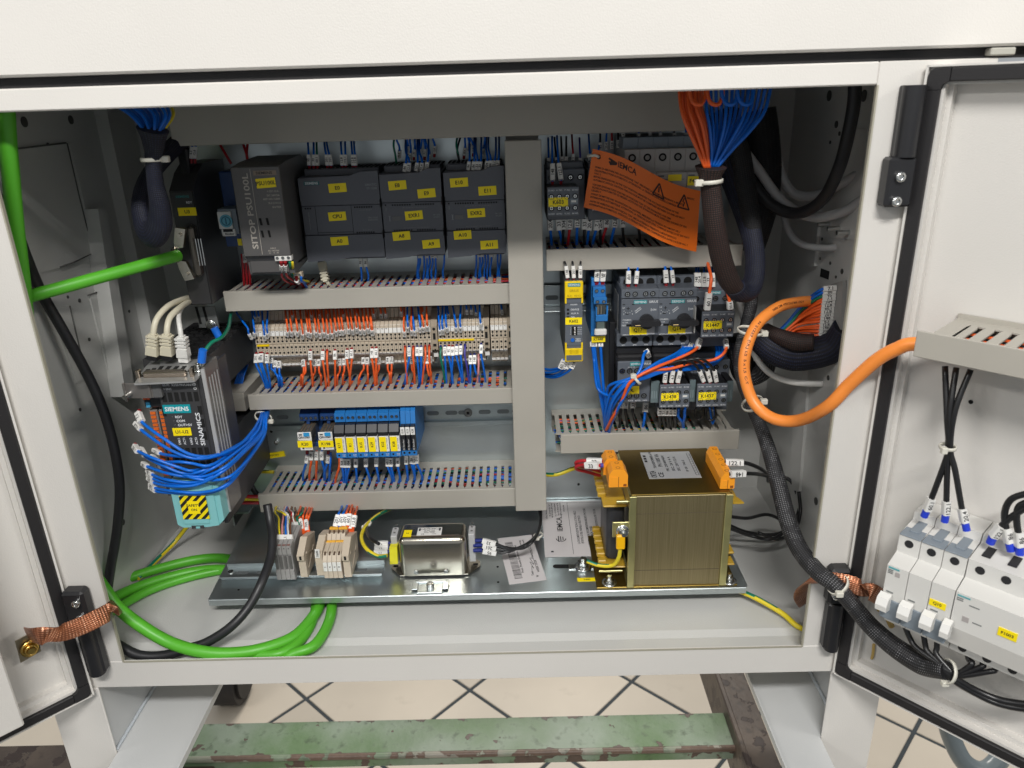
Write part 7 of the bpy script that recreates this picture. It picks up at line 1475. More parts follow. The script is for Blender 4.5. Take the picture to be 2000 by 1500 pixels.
# relay row
with Batch('wires', 'dark wires with red crimps entering the blue relay row from above', 'wires'):
    top_wires([(560 + x / 7.143, 780 + 212 / 7.143, BLU, j(2)) for x in (790, 940, 1095, 1180, 1240, 1325, 1390, 1480, 1540)], 236, 'wires entering the relay row from above', 'with red crimp above the slim blue relays', dz=34, sl=9, sw=4)
    top_wires([(560 + x / 7.143, 780 + 195 / 7.143, BLU, j(2)) for x in (1638, 1702, 1775)], 232, 'wires entering the relay row from above', 'above the narrow relays at the right end', dz=34, sl=9, sw=4)
for i, (x, y, c, k) in enumerate(((285, 740, BLU, -8), (345, 735, ORG, -4), (418, 735, ORG, -1), (490, 735, BLU, 6), (580, 740, BLU, -8), (610, 760, BLU, -2), (735, 830, ORG, -8), (775, 835, BLU, 3), (820, 838, BLU, 1), (868, 838, BLU, -5), (965, 835, BLU, 2), (1105, 830, BLU, 8), (1250, 825, BLU, 5), (1405, 822, BLU, 10), (1455, 825, BLU, 6), (1550, 822, BLU, 5), (1668, 795, BLU, 3), (1740, 785, BLU, 7), (1775, 790, BLU, 2), (1815, 782, BLU, 11))):
    px, py = 560 + x / 7.143, 780 + y / 7.143
    wire(c, [(px, py - 3, 232), (px, py + 6, 230), (px + k * .1, py + 18, 230), (px + k * .6, py + 30, 234), (px + k, py + 44, 242), (px + k, py + 54, 250)], f'{NM[c]} wire dropping from the blue relay row into the lowest duct, {nth(i + 1)} from the left', 'wires below the blue relay row', fer=FRED if i in (0, 4) else None, sl=12, sw=4, r=1.7, s0=i not in (5, 6))
# shelf terminals
with Batch('wires', 'thin wires of many colours plugged into the grey stepped terminals on the shelf', 'wires'):
    for i, (x, c, k) in enumerate(((549, YLW, -12), (554, PNK, 0), (561, BLU, -4), (566, WHW, -10), (570, BRN, -3))):
        wire(c, [(x - 3 + i * .6, 1066, yf + 6), (x - 2, 1052, yf + 8), (x - 3 + k * .1, 1030, yf + 22), (x - 1 + k * .3, 1012, yf + 44), (x + k, 1000, yf + 70), (x + k + 3, 990, 215), (x + k + 6, 982, 240)], f'{NM[c]} thin wire plugged into the front step of the grey stepped terminals', 'thin coloured wires at the grey terminals', sl=13, sw=4, r=1.2, txt=i == 2)
    for i, (x, c, k) in enumerate(((574, WHW, -30), (580, WHW, -16), (584, BRN, -8), (570, YLW, -34), (577, RED, -14), (588, GRN, 4))):
        wire(c, [(x, 1034, yc + 30), (x - 4, 1024, yc + 28), (x - 8, 1012, yc + 34), (x + k * .5, 1002, 170), (x + k * .9, 996, 200), (x + k, 985, 235)], f'{NM[c]} thin wire reaching the rear step of the grey stepped terminals', 'thin coloured wires at the grey terminals', s0=i < 3, sl=11, sw=4, r=1.2, txt=False)
for i, (x, y, k) in enumerate(((590, 1040, -4), (594, 1042, 2), (600, 1042, 3), (603, 1043, 5))):
    wire(ORG, [(x, y, yc + 26), (x, y - 9, yc + 27), (x - 2, y - 24, yc + 36), (x - 4 + k, y - 36, 172), (x + k, y - 46, 200), (x + k + 2, y - 56, 236)], f'orange wire behind the grey stepped terminals, {nth(i + 1)} from the left', 'orange wires at the shelf terminals', fer=ORG, sl=14, sw=4.4, r=1.6, s0=i % 2 == 0)
for i, (x, y, c, k) in enumerate(((655, 1036, BLU, 12), (663, 1035, BLU, 14), (671, 1035, ORG, 10), (679, 1034, ORG, 8), (684, 1040, ORG, 6), (689, 1037, ORG, 8))):
    wire(c, [(x, y, yc + 26), (x + .5, y - 9, yc + 26), (x + 3, y - 22, yc + 34), (x + k * .6, y - 34, 172), (x + k, y - 44, 205), (x + k + 2, y - 54, 238)], f'{NM[c]} wire with white sleeve above the numbered shelf terminals, {nth(i + 1)} from the left', 'wires above the numbered shelf terminals', fer=c, sl=15, sw=5, r=1.6, fl=6)
# mains filter wires
y0 = YF0
def stripes(name, pts, r, label, cat='wire', group='green and yellow earth wires', n=10, gs=(0, 1, 2)):
    P = spline([Vector(p) for p in pts], 8); m = MB().tube(P, r, n, 0); 
    for k in range(len(m.f)):
        if k < (len(P) - 1) * n and ((k % n) + k // n // 7) % n in gs: m.m[k] = 1
    return tag(build(name, m, [YLW, GRN]), label, cat, group)
stripes('earth_wire', pp([(770, 1084, y0 + 4)])[:0] + pp([(756, 1085, 92), (738, 1086, 94), (716, 1072, 104), (706, 1050, 130), (714, 1028, 160), (735, 1008, 195), (762, 994, 235)]), 2.3, 'green and yellow earth wire curving down to the yellow taped filter terminal')
wire(BLKW, [(740, 1062, 100), (722, 1050, 120), (716, 1030, 160), (728, 1012, 190), (750, 996, 235)], 'thick black wire behind the earth wire left of the mains filter', 'black filter wires', s0=False, r=2.2)
loop_tie('small nylon cable tie around the earth wire left of the mains filter', 718, 1024, 170, 5, 4, 30, 1.4, 200, 2.8)
for i, (x, y) in enumerate(((752, 1061), (752, 1069), (751, 1077))):
    q_ = at(x, y, Y=y0 + 18 - i * 4); q1_ = q_ + Vector((6, 0, 0)); m = MB().cyl(q1_ + Vector((-2, 0, 0)), q1_ + Vector((9, 0, 0)), 2, 8, 1); m.box(q_.x - 13, q_.x + 4, q_.y - 2.4, q_.y + 2.4, q_.z - 2.6, q_.z + 2.6, 0, c=.5); m.ft(('1.3', '1.2', '1.1')[i], q_.x - 5, q_.y - 2.6, q_.z, 2.6, 2)
    tag(build('wire', m, [WHT, DBL, INK]), f'white sleeved wire end on the left of the mains filter, {nth(i + 1)} from the top', 'wire', 'sleeved ends at the mains filter')
for i, (y, yy) in enumerate(((1055, 1074), (1064, 1078), (1074, 1082))):
    wire(BLKW, [(926, y + 1, y0 + 18 - i * 3), (940, y + 1, y0 + 16 - i * 3), (962, y + 6, y0 + 12), (990, yy - 4, y0 + 12), (1020, 1071 - i * 2, y0 + 20), (1040, 1058 - i * 2, 140 + i * 4), (1052, 1036, 175), (1056, 1012, 205), (1050 + i * 3, 985, 238)], f'thick black wire sweeping from the right of the mains filter, {nth(i + 1)} from the top', 'black filter wires', fer=DBL, fl=11, sl=17, sw=6.5, r=2)
loop_tie('small nylon cable tie around the black filter wires below the upright duct', 1051, 1046, 170, 5.5, 5, 20, 1.4, 260, 2.6)
# transformer wires
for i, (y, ys) in enumerate(((901, 0), (909, 4))):
    wire(RED, [(1177, y, 122 - i * 10), (1160, y, 122 - i * 10), (1138, y - 1, 128), (1126, y + 2, 134), (1128, y + 8, 140), (1148, y + 13, 144), (1172, y + 20, 150)], f'red wire looping out of the left orange terminals of the transformer, {("upper", "lower")[i]} one', 'red transformer wires', fer=VIO if i else None, sl=18, sw=6, r=2.2, fl=3)
wire(BLKW, [(1416, 903, 122), (1434, 903, 118), (1460, 905, 120), (1486, 916, 140), (1498, 928, 180), (1500, 940, 220)], 'black wire with sleeve leaving the upper right orange terminal of the transformer', 'black transformer wires', sl=20, sw=6, r=2.3)
wire(BLKW, [(1424, 926, 96), (1444, 925, 96), (1470, 925, 110), (1492, 928, 140), (1512, 936, 170)], 'black wire with sleeve leaving the lower right orange terminal of the transformer', 'black transformer wires', sl=18, sw=6, r=2.3)
for i, (a_, b_, c_) in enumerate((((1420, 1008, 150), (1460, 1012, 170), (1500, 1005, 190)), ((1420, 1030, 150), (1465, 1046, 160), (1510, 1052, 150)), ((1420, 1024, 170), (1462, 1040, 190), (1512, 1044, 190)))):
    wire(BLKW, [a_, b_, c_, (1545, 1020 + i * 4, 200), (1562, 985 + i * 6, 210), (1545, 940, 230), (1500, 925, 240)], f'black wire curling in the right corner behind the braided sleeve, {nth(i + 1)} from the top', 'black transformer wires', s0=False, r=2.3)
wire(BLKW, [(1560, 960, 200), (1563, 1000, 190), (1552, 1035, 170), (1520, 1053, 160), (1480, 1040, 165)], 'loose black wire loop on the right wall behind the braided sleeve', 'black transformer wires', s0=False, r=2.3)
stripes('earth_wire', pp([(1146, 1096, 96), (1170, 1104, 92), (1196, 1104, 88), (1208, 1090, 84), (1212, 1068, 82)]), 2.4, 'short green and yellow earth wire from the shelf bolt to the transformer frame')
q_ = at(1212, 1058, Y=80); tag(build('cable_lug', MB().box(q_.x - 5, q_.x + 5, 77, 83, q_.z - 9, q_.z + 9, c=1), mat('amber_lug', (.85, .45, .0), .4)), 'amber insulated cable lug on the transformer frame nut', 'cable lug', 'insulated cable lugs')
stripes('earth_wire', [at(1440, 1152, Z=4), at(1480, 1170, Z=3), at(1528, 1198, Z=-2), at(1556, 1222, Z=-5), Vector((772, 34, -10)), Vector((800, 20, -16))], 3.2, 'green and yellow earth wire on the cabinet floor at the right front corner')
stripes('earth_wire', [at(372, 1020, Z=30), at(340, 1060, Z=6), at(305, 1095, Z=1), at(270, 1130, Z=0)], 3.0, 'green and yellow earth wire on the floor under the lower drive', gs=(0, 1, 2, 3, 4, 5, 6))
stripes('earth_wire', pp([(1050, 925, 262), (1085, 927, 270), (1120, 915, 272), (1150, 908, 270), (1180, 905, 262)]), 3.0, 'green and yellow earth wire emerging right of the upright duct')
stripes('earth_wire', pp([(470, 920, 282), (500, 921, 284), (535, 922, 284)]), 2.6, 'green and yellow earth wire on the mounting plate left of the lowest duct')
wire(GRN, [(456, 580, 262), (454, 600, 250), (450, 618, 215), (446, 640, 150), (434, 658, 112), (415, 668, 98), (404, 680, 90), (399, 690, 86)], 'green wire hanging between the two blue lugs on the drives', 'green and yellow earth wires', s0=False, r=2)
for px, py, Y_, t_l, rr in ((395, 695, 84, 'upper blue lug screwed to the shield plate of the lower drive', 8), (423, 649, 205, 'blue insulated lug under the slotted bracket of the upper drive', -50)):
    q_ = at(px, py, Y=Y_); m = MB().cyl(q_ + Vector((2, 0, 7 if rr > 0 else -6)), q_ + Vector((-2, 0, -7 if rr > 0 else 6)), 4.2 if rr > 0 else 4.6, 12); m.cyl(q_ + Vector((-2, 0, -7)), q_ + Vector((-3, 0, -11)), 2.4, 8, 1); tag(build('cable_lug', m, [mat('lug_blue', (.01, .14, .62), .35), STEEL]), t_l, 'cable lug', 'insulated cable lugs')
for i, (y, c) in enumerate(((970, RED), (975, YLW), (982, RED))): wire(c, [(440, y + 1, 235), (470, y, 240), (500, y, 244), (520, y, 250)], f'short {NM[c]} wire entering the left end of the lowest duct, {nth(i + 1)} from the top', 'wires entering the lowest duct', s0=False, r=2.6)
wire(BLKW, [(478, 900, 282), (484, 930, 270), (494, 955, 262), (505, 970, 258)], 'short thick black wire entering behind the lowest duct', 'wires entering the lowest duct', s0=False, r=4)
# the fourteen blue wires of the lower drive
D = [((272, 802), (275, 822), [(322, 858), (380, 890), (448, 884), (490, 846)]), ((265, 826), (280, 843), [(335, 880), (390, 896), (450, 880), (492, 848)]), ((300, 878), (318, 887), [(350, 891), (396, 893), (440, 882), (488, 852)]), ((264, 868), (268, 870 + 10), [(300, 895), (350, 913), (378, 919), (420, 905), (480, 858)]), ((275, 875), (285, 892), [(320, 910), (362, 925), (402, 917), (450, 890), (500, 846)]), ((280, 905), (290, 912), [(330, 925), (376, 930), (420, 912), (466, 880), (500, 850)]), ((296, 890), (312, 902), [(350, 902), (375, 905), (410, 909), (450, 885), (492, 850)]),
     ((288, 918), (300, 928), [(330, 938), (378, 942), (420, 928), (470, 888), (505, 850)]), ((290, 925), (302, 936), [(340, 944), (388, 944), (430, 925), (476, 885), (508, 850)]), ((290, 932), (304, 944), [(345, 950), (390, 945), (436, 920), (480, 880), (511, 850)]), ((294, 945), (306, 954), [(345, 960), (392, 962), (440, 948), (480, 900), (513, 850)]), ((294, 950), (308, 960), [(350, 963), (398, 964), (444, 948), (484, 900), (516, 850)]), ((310, 905), (330, 915), [(372, 932), (410, 938), (450, 930), (486, 895), (516, 852)]), ((305, 900), (320, 914), [(362, 928), (400, 930), (440, 912), (480, 876), (505, 850)])]
for i, (a_, b_, mid) in enumerate(D):
    pts = [(a_[0], a_[1], 88), (b_[0], b_[1], 76)]; n_ = len(mid)
    for k, (x, y) in enumerate(mid): pts.append((x, y, 58 + i % 3 * 2 if k < n_ - 2 else 92 + i * 1.2 if k == n_ - 2 else 150 + i * 2))
    pts += [(508 + i * 1.0, 816 + (i % 3), 200 + (i % 4) * 4), (512 + i, 800, 232), (516 + i, 785, 255)]
    wire(BLU, pts, f'blue wire sweeping from the lower drive up to the cable tie, {nth(i + 1)} from the top', 'blue wires of the lower drive', fer=FRED if i in (0, 3) else None, sl=14, sw=4.6, r=1.75, fl=3)
loop_tie('nylon cable tie around the blue drive wires under the middle left duct', 514, 815, 208, 10, 6, -28, 1.4, 350, 3.2, ry=12)
# ------------------------------------------------------------------ thick cables
def cable(pts, r, mt, label, group=None, raw=False, n=14, name='cable', cat='cable', k=8, flat=1, normal=None):
    P = spline([Vector(p) for p in pts] if raw else pp(pts), k); return tag(build(name, MB().tube(P, r, n, flat=flat, normal=normal), mt), label, cat, group)
cable([(8, 150, 40), (14, 260, 40), (20, 330, 42), (30, 440, 48), (42, 540, 54), (50, 620, 56), (62, 720, 60), (80, 850, 60)], 7.6, CBG, 'thick bright green cable running down the left edge of the opening', 'bright green cables')
cable([(20, 594, 66), (62, 578, 70), (120, 562, 84), (200, 540, 108), (280, 518, 136), (330, 504, 158), (348, 499, 170)], 6.6, CBG, 'bright green cable crossing from the left edge to the clamp of the upper drive', 'bright green cables')
cable([(-10, 380, 60), (20, 420, 64), (50, 500, 80), (80, 570, 100), (120, 640, 110), (170, 730, 120), (205, 810, 122), (226, 890, 120), (234, 960, 118), (228, 1040, 112), (216, 1110, 100), (206, 1180, 96)], 5.6, CBK, 'thick black cable bending down along the left wall')
cable([(522, 985, 140), (528, 1020, 128), (532, 1050, 112), (528, 1090, 90), (510, 1140, 60), (486, 1185, 42), (450, 1225, 26), (405, 1254, 20), (370, 1266, 18), (320, 1280, 15), (270, 1279, 14), (228, 1258, 20)], 5.4, CBK, 'thick black cable dropping over the shelf edge and curling on the cabinet floor')
zg_ = 5
def fz(l): return [at(x, y, Z=z) for x, y, z in l]
cable(fz([(480, 1098, -2), (430, 1090, -2), (380, 1094, -2), (320, 1108, -1), (260, 1126, 2), (215, 1145, 8), (160, 1175, 20)]), 6.4, CBG, 'bright green cable on the floor disappearing under the shelf, upper one of three', 'bright green cables', raw=True)
cable(fz([(480, 1116, -3), (430, 1112, -3), (380, 1116, -3), (320, 1130, -2), (270, 1146, 1), (225, 1166, 7), (170, 1195, 18)]), 6.4, CBG, 'bright green cable on the floor disappearing under the shelf, middle one of three', 'bright green cables', raw=True)
cable(fz([(470, 1108, -4), (400, 1120, -4), (340, 1136, -4), (290, 1154, -3), (245, 1178, 0), (195, 1210, 6)]), 5.6, CBG, 'bright green cable on the floor disappearing under the shelf, lowest one of three', 'bright green cables', raw=True)
LP_ = [at(x, y, Y=Y) for x, y, Y in ((175, 1110, 40), (205, 1152, 34), (232, 1188, 28), (275, 1222, 22), (330, 1254, 16))] + fz([(390, 1272, 4), (450, 1276, -1), (510, 1268, -2), (570, 1246, -3), (605, 1213, -3), (624, 1180, -3), (630, 1140, -3)])
cable(LP_, 6.8, CBG, 'bright green cable making a wide loop on the cabinet floor in front of the shelf', 'bright green cables', raw=True)
A2 = at(570, 1290, Y=11); A3 = at(490, 1292, Y=12)
cable([Vector((A2.x - 10, 8, -14)), Vector((A2.x, 13, -7))] + fz([(612, 1262, -4), (638, 1225, -4), (648, 1185, -4), (640, 1140, -4)]), 6.2, CBG, 'bright green cable leaving under the shelf edge, right one', 'bright green cables', raw=True)
cable([Vector((A3.x - 10, 8, -14)), Vector((A3.x, 14, -8))] + fz([(548, 1276, -5), (592, 1245, -6), (614, 1200, -6), (618, 1150, -6)]), 5.8, CBG, 'bright green cable leaving under the shelf edge, left one', 'bright green cables', raw=True)
# orange cable to the right door
oc = [(1595, 588, 190), (1560, 590, 170), (1520, 600, 140), (1480, 632, 118), (1458, 680, 104), (1454, 730, 96), (1472, 785, 84), (1510, 817, 66), (1560, 821, 44), (1615, 795, 6)]
Pd = RM @ on_door(1790, 672, RM, -22)
OCP = pp(oc) + [at(1660, 750, Y=6 + (Pd.y - 6) * .27), at(1710, 705, Y=6 + (Pd.y - 6) * .56), at(1750, 682, Y=6 + (Pd.y - 6) * .79), Pd, Pd + Vector((30, -26, 0))]
oo = cable(OCP, 6.2, CBO, 'thick orange cable looping from the right wall over the post into the door duct', raw=True, n=18)
P = spline(OCP, 8); m = MB()
def cable_print(m, P, s_, i0, dirn=1, h=2.6, w_=60):
    V_, F_, tw, th = glyphs(s_); L_ = [0]
    for k in range(1, len(P)): L_.append(L_[-1] + (P[k] - P[k - 1]).length)
    out = []
    for x, y in V_:
        d_ = L_[i0] + x / tw * w_; k = max(q for q in range(len(L_)) if L_[q] <= d_); k = min(k, len(P) - 2); t_ = (d_ - L_[k]) / max(1e-6, (L_[k + 1] - L_[k])); c_ = P[k].lerp(P[k + 1], t_); T = (P[k + 1] - P[k]).normalized(); f = (CAM - c_); f = (f - T * f.dot(T)).normalized(); s2 = T.cross(f) * dirn; a_ = (y / .72 - .5) * h / 6.4
        out.append(c_ + f * (6.5 * math.cos(a_)) + s2 * (6.5 * math.sin(a_)))
    m.add(out, F_, 0)
cable_print(m, P[8:], '14 ITALY  AWM  STYLE 20234  80C 1000V', 0, -1, 2.6, 62); cable_print(m, P[24:], 'N 21223  (UL) LS  5 x 1,5  C-T', 0, -1, 2.6, 70)
build('lettering', m, mat('cable_ink', (.10, .03, .01), .6), oo)
# white cables at the right
cable([(1440, 575, 240), (1452, 620, 235), (1460, 660, 225), (1478, 700, 215), (1505, 730, 205), (1545, 746, 195), (1610, 750, 180)], 3.8, WHW, 'white cable curving below the braided hose towards the right wall')
cable([(1400, 250, 230), (1440, 280, 225), (1480, 330, 220), (1520, 385, 215), (1560, 415, 205), (1600, 425, 190), (1650, 412, 165), (1700, 380, 130)], 5.5, CBGY, 'grey cable sagging in the shaded top right corner, brighter one', 'grey cables in the top right corner')
cable([(1420, 210, 250), (1470, 240, 248), (1510, 290, 246), (1530, 350, 240), (1555, 380, 230), (1600, 380, 210), (1650, 355, 180), (1710, 320, 140)], 5.5, CBGY, 'grey cable sagging in the shaded top right corner, upper darker one', 'grey cables in the top right corner')
cable([(1528, 400, 250), (1536, 440, 245), (1555, 470, 235), (1590, 483, 220), (1640, 484, 190), (1690, 478, 170)], 4.2, CBGY, 'grey cable curving low in the shaded top right corner', 'grey cables in the top right corner')
cable([(1670, 140, 120), (1668, 200, 122), (1655, 270, 126), (1638, 330, 135), (1610, 385, 155), (1575, 412, 175), (1540, 415, 195), (1500, 395, 210), (1460, 345, 225), (1420, 290, 240), (1380, 240, 260)], 6.5, CBK, 'thick black cable hanging in an arc in the top right corner')
# copper braids
def braid(pts, w, label, hang=None):
    P = spline([Vector(p) for p in pts], 8); m = MB()
    m.tube(P, w / 2, 18, flat=.13, normal=hang); return tag(build('copper_strap', m, COPB), label, 'earthing strap', 'braided copper earthing straps')
q0 = LM @ on_door(55, 1240, LM, 2)
bs = braid([q0, at(75, 1243, Y=-66), at(120, 1236, Y=-52), at(160, 1222, Y=-38), at(195, 1205, Y=-24), at(218, 1192, Y=-10), at(228, 1184, Y=12)], 19, 'braided copper strap bridging the left door and the cabinet post', (0, -1, .25))
e_ = LM @ on_door(58, 1266, LM, -3); nn = LM.to_3x3() @ Vector((0, 1, 0))
uu = LM.to_3x3() @ Vector((1, 0, 0))
m = MB(); 
c_ = [e_ + uu * a1 + Vector((0, 0, a2)) + nn * a3 for a3 in (-2.4, -1.2) for a1, a2 in ((-9, -10), (11, -13), (10, 14), (-8, 16))]; m.add(c_, [(0, 1, 2, 3), (7, 6, 5, 4), (0, 4, 5, 1), (1, 5, 6, 2), (2, 6, 7, 3), (3, 7, 4, 0)])
build('strap_lug', m, mat('lug_metal', (.40, .34, .24), .35, 1), bs); m = MB().cyl(e_, e_ + nn * 5, 6, 6).ring(e_ + nn * 5, nn, 4.2, 6.2, 1, 18).cyl(e_, e_ + nn * 7, 3.6, 14).ring(e_ + nn * 1.2, nn, 5, 9, .8, 20); build('brass_nut', m, BRASS, bs)
q1 = RM @ on_door(1722, 1168, RM, 2)
braid([at(1572, 1178, Y=70), at(1564, 1162, Y=40), at(1574, 1146, Y=18), at(1600, 1134, Y=-10), at(1640, 1136, Y=-24), at(1680, 1148, Y=-34), at(1705, 1158, Y=-48), q1], 18, 'braided copper strap looping from the right wall over the post to the right door', (0, -1, .25))
# ------------------------------------------------------------------ braided sleeves
cable([(1385, 330, 90), (1392, 400, 92), (1400, 455, 96), (1408, 510, 104), (1418, 550, 112), (1432, 568, 118), (1455, 574, 130), (1474, 558, 146), (1482, 520, 170), (1478, 470, 196), (1460, 410, 220), (1440, 340, 240), (1420, 270, 258)], [12.5] * 26 + [14] * 20 + [17] * 60, SLR, 'wide braided sleeve hanging in a loop from the top right with red and blue wires inside', n=20, name='braided_sleeve', cat='braided sleeve') if False else None
def sleeve(pts, rs, mt, label, n=20, k=8, group=None, flat=1):
    P = spline(pp(pts), k); N_ = len(P); R_ = []
    for i in range(N_): t_ = i / (N_ - 1) * (len(rs) - 1); a_ = int(min(t_, len(rs) - 2)); R_.append(rs[a_] + (rs[a_ + 1] - rs[a_]) * (t_ - a_))
    o = tag(build('braided_sleeve', MB().tube(P, R_, n, flat=flat), mt), label, 'braided sleeve', group)
    return o
sleeve([(1388, 326, 84), (1387, 340, 85), (1387, 356, 86), (1390, 385, 88), (1394, 425, 90), (1401, 468, 94), (1411, 512, 100), (1424, 548, 108), (1442, 572, 116)], [16, 12.5, 10.3, 10.6, 11, 11.4, 11.8, 12, 11.5], SLR, 'front strand of the braided sleeve loop at the top right, reddish wires inside', group='strands of the braided sleeve loop', flat=.75)
sleeve([(1434, 560, 111), (1446, 572, 118), (1462, 568, 126), (1472, 545, 136), (1475, 510, 150), (1470, 470, 168), (1458, 420, 190), (1442, 360, 212), (1425, 300, 232), (1405, 230, 255)], [12.4, 12.4, 12.4, 11.5, 11, 11, 13, 17, 22, 24], SLB, 'rear strand of the braided sleeve loop at the top right, blue wires inside', group='strands of the braided sleeve loop', flat=.8)
sleeve([(1480, 215, 250), (1486, 270, 248), (1490, 330, 244), (1488, 390, 240), (1480, 440, 234), (1470, 490, 225)], [20, 21, 21, 20, 17, 13], SLD, 'dark bulging braided hose behind the sleeve loop in the top right corner')
sleeve([(1430, 250, 200), (1446, 300, 196), (1456, 360, 190), (1466, 420, 180), (1474, 470, 172)], [10, 11, 11, 10, 9], SLD, 'narrow dark braided sleeve between the two strands of the sleeve loop')
loop_tie('white nylon cable tie around the neck of the wide braided sleeve at the top right', 1387, 354, 86, 11.5, 6, 4, 1.9, 200, 4)
sleeve([(1468, 560, 200), (1466, 600, 190), (1455, 640, 180), (1443, 690, 168), (1446, 740, 152), (1465, 790, 130), (1488, 840, 108), (1508, 900, 86), (1524, 960, 66), (1540, 1020, 44), (1560, 1070, 20), (1595, 1115, -8), (1630, 1142, -26), (1664, 1180, -38), (1700, 1222, -52), (1745, 1262, -70), (1800, 1296, -92), (1850, 1310, -115)],
       [7.5, 7.5, 6.5, 5.6, 5.6, 6, 7.4, 8.4, 9.2, 9.5, 9.4, 9, 8.4, 8.4, 8.8, 9.8, 10.6, 8.5], SLV, 'long black braided sleeve running from the contactors over the post to the right door')
sleeve([(1470, 630, 196), (1480, 655, 190), (1510, 678, 182), (1550, 690, 175), (1600, 685, 165), (1635, 672, 155), (1655, 640, 145)], [11, 15, 19, 21, 20, 18, 16], SLB, 'thick black braided hose lying horizontally below the orange wire fan')
sleeve([(1495, 640, 186), (1520, 656, 170), (1555, 668, 158), (1590, 668, 150)], [6, 9, 11, 9], SLR, 'reddish upper strand bulging on the thick braided hose')
sleeve([(1440, 660, 226), (1446, 700, 230), (1458, 730, 234), (1490, 720, 226), (1500, 690, 215)], [14, 15, 16, 14, 10], SLV, 'short dark braided sleeve end behind contactor K1447')
sleeve([(298, 252, 63), (299, 268, 64), (300, 296, 66), (300, 322, 68), (304, 360, 74), (312, 400, 82), (313, 432, 90), (302, 455, 98), (286, 450, 106), (276, 425, 114), (274, 390, 126), (288, 350, 150), (316, 312, 185), (342, 285, 214), (372, 262, 238), (410, 245, 255)], [19, 15, 11, 9.6, 10.5, 13, 15, 15, 13, 11, 11, 12, 13, 14, 14, 14], SLB, 'dark blue braided sleeve hanging in a loop from the top left', flat=.7)
loop_tie('white nylon cable tie around the neck of the braided sleeve at the top left', 300, 311, 67, 11, 6, 0, 1.8, 350, 3.6, ry=9)
loop_tie('nylon cable tie around the thick braided hose near the right wall', 1622, 676, 162, 19, 6, 60, 1.4, 180, 2.5)
loop_tie('nylon cable tie joining the orange cable and the braided sleeve, upper one', 1466, 646, 128, 13.5, 6, -4, 1.6, 330, 3.8, ry=16)
loop_tie('nylon cable tie joining the orange cable and the braided sleeve, lower one', 1470, 788, 104, 11.5, 6, 30, 1.6, 330, 3.8, ry=15)
loop_tie('nylon cable tie around the braided sleeve in front of the right post', 1637, 1142, -27, 11, 6, 45, 1.8, 250, 3.6)
loop_tie('nylon cable tie at the end of the braided sleeve inside the right door', 1851, 1311, -116, 10.5, 6, 75, 1.6, 200, 3.2)
# fans of loose wires leaving the sleeves
with Batch('wires', 'blue wires and one yellow fanning up out of the top left braided sleeve', 'wires'):
    for i in range(12):
        x = 218 + i * 10; wire(YLW if i == 11 else BLU, [(286 + i * 2.4, 268, 62 + (i % 3) * 5), (278 + i * 4, 250, 62 + (i % 3) * 6), (256 + i * 7.5, 225, 66 + (i % 3) * 10), (x + 4, 200, 72 + (i % 3) * 14), (x, 170, 84)], f'{"yellow" if i == 11 else "blue"} wire fanning up out of the top left braided sleeve, {nth(i + 1)} from the left', 'wires fanning out of the top left sleeve', s0=False, r=1.6)
for i in range(9):
    wire(ORG, [(1377 + i * 1.4, 328, 82 + (i % 3) * 3), (1362 + i * 3, 292, 80 + (i % 3) * 4), (1342 + i * 5, 248, 80 + (i % 3) * 6), (1330 + i * 5, 210, 84 + (i % 3) * 6), (1326 + i * 5.5, 160, 92)], f'orange wire fanning up out of the top right braided sleeve, {nth(i + 1)} from the left', 'wires fanning out of the top right sleeve', s0=False, r=1.7)
for i in range(13):
    wire(BLU, [(1388 + i * 1.1, 326, 84 + (i % 4) * 3), (1390 + i * 3.4, 292, 82 + (i % 4) * 4), (1386 + i * 7, 250, 84 + (i % 4) * 6), (1380 + i * 9.5, 215, 88 + (i % 4) * 8), (1376 + i * 11, 160, 100)], f'blue wire fanning up out of the top right braided sleeve, {nth(i + 1)} from the left', 'wires fanning out of the top right sleeve', s0=False, r=1.7)
for i, (x, c) in enumerate(((1362, ORG), (1396, ORG), (1424, BLU), (1455, BLU))):
    wire(c, [(x - 15, 150, 70), (x - 14, 185, 68), (x - 6, 202, 66), (x + 8, 203, 66), (x + 15, 186, 70), (x + 16, 150, 74)], f'{NM[c]} wire loop hanging just below the top frame edge, {nth(i + 1)} from the left', 'wire loops below the top frame edge', s0=False, r=1.9)
# fan of orange wires at the sockets of the right wall
sk = thing('wall_socket_strip', 'light grey row of plug sockets on the right wall receiving the orange wires', 'socket strip', (WR, 170, 300))
m = MB(); P_ = [at(x, y, X=WR - 5) for x, y in ((1622, 556), (1646, 548), (1640, 664), (1612, 672))]; m.prism([(p.y, p.z) for p in P_], WR - 5, WR - .5, 'x'); build('socket_body', m, mat('socket_grey', (.30, .30, .29), .5), sk)
for i in range(17):
    y = 563 + i * 6.3; c = BLU if i in (0, 1) else GRN if i == 2 else ORG; q = random.uniform(-7, 7); v = random.uniform(-3, 3)
    p0_ = at(1633 - i * .9, y, X=WR - 5); p1_ = at(1606 - i * .7, y + 3 + v * .4, X=WR - 20); p2_ = at(1572 - i * 1.4, 598 + i * 3.9 + v - (6 if i < 3 else 0), Y=186 + q); p3_ = at(1536 - i * .8, 634 + i * 2.4 + v, Y=188 + q); p4_ = at(1506, 660 + i * 1.2, Y=192)
    wire(c, [p0_, p1_, p2_, p3_, p4_], f'{NM[c]} wire of the fan plugged into the right wall sockets, {nth(i + 1)} from the top', 'wire fan at the right wall sockets', raw=True, r=1.75, sl=14, sw=5.4)
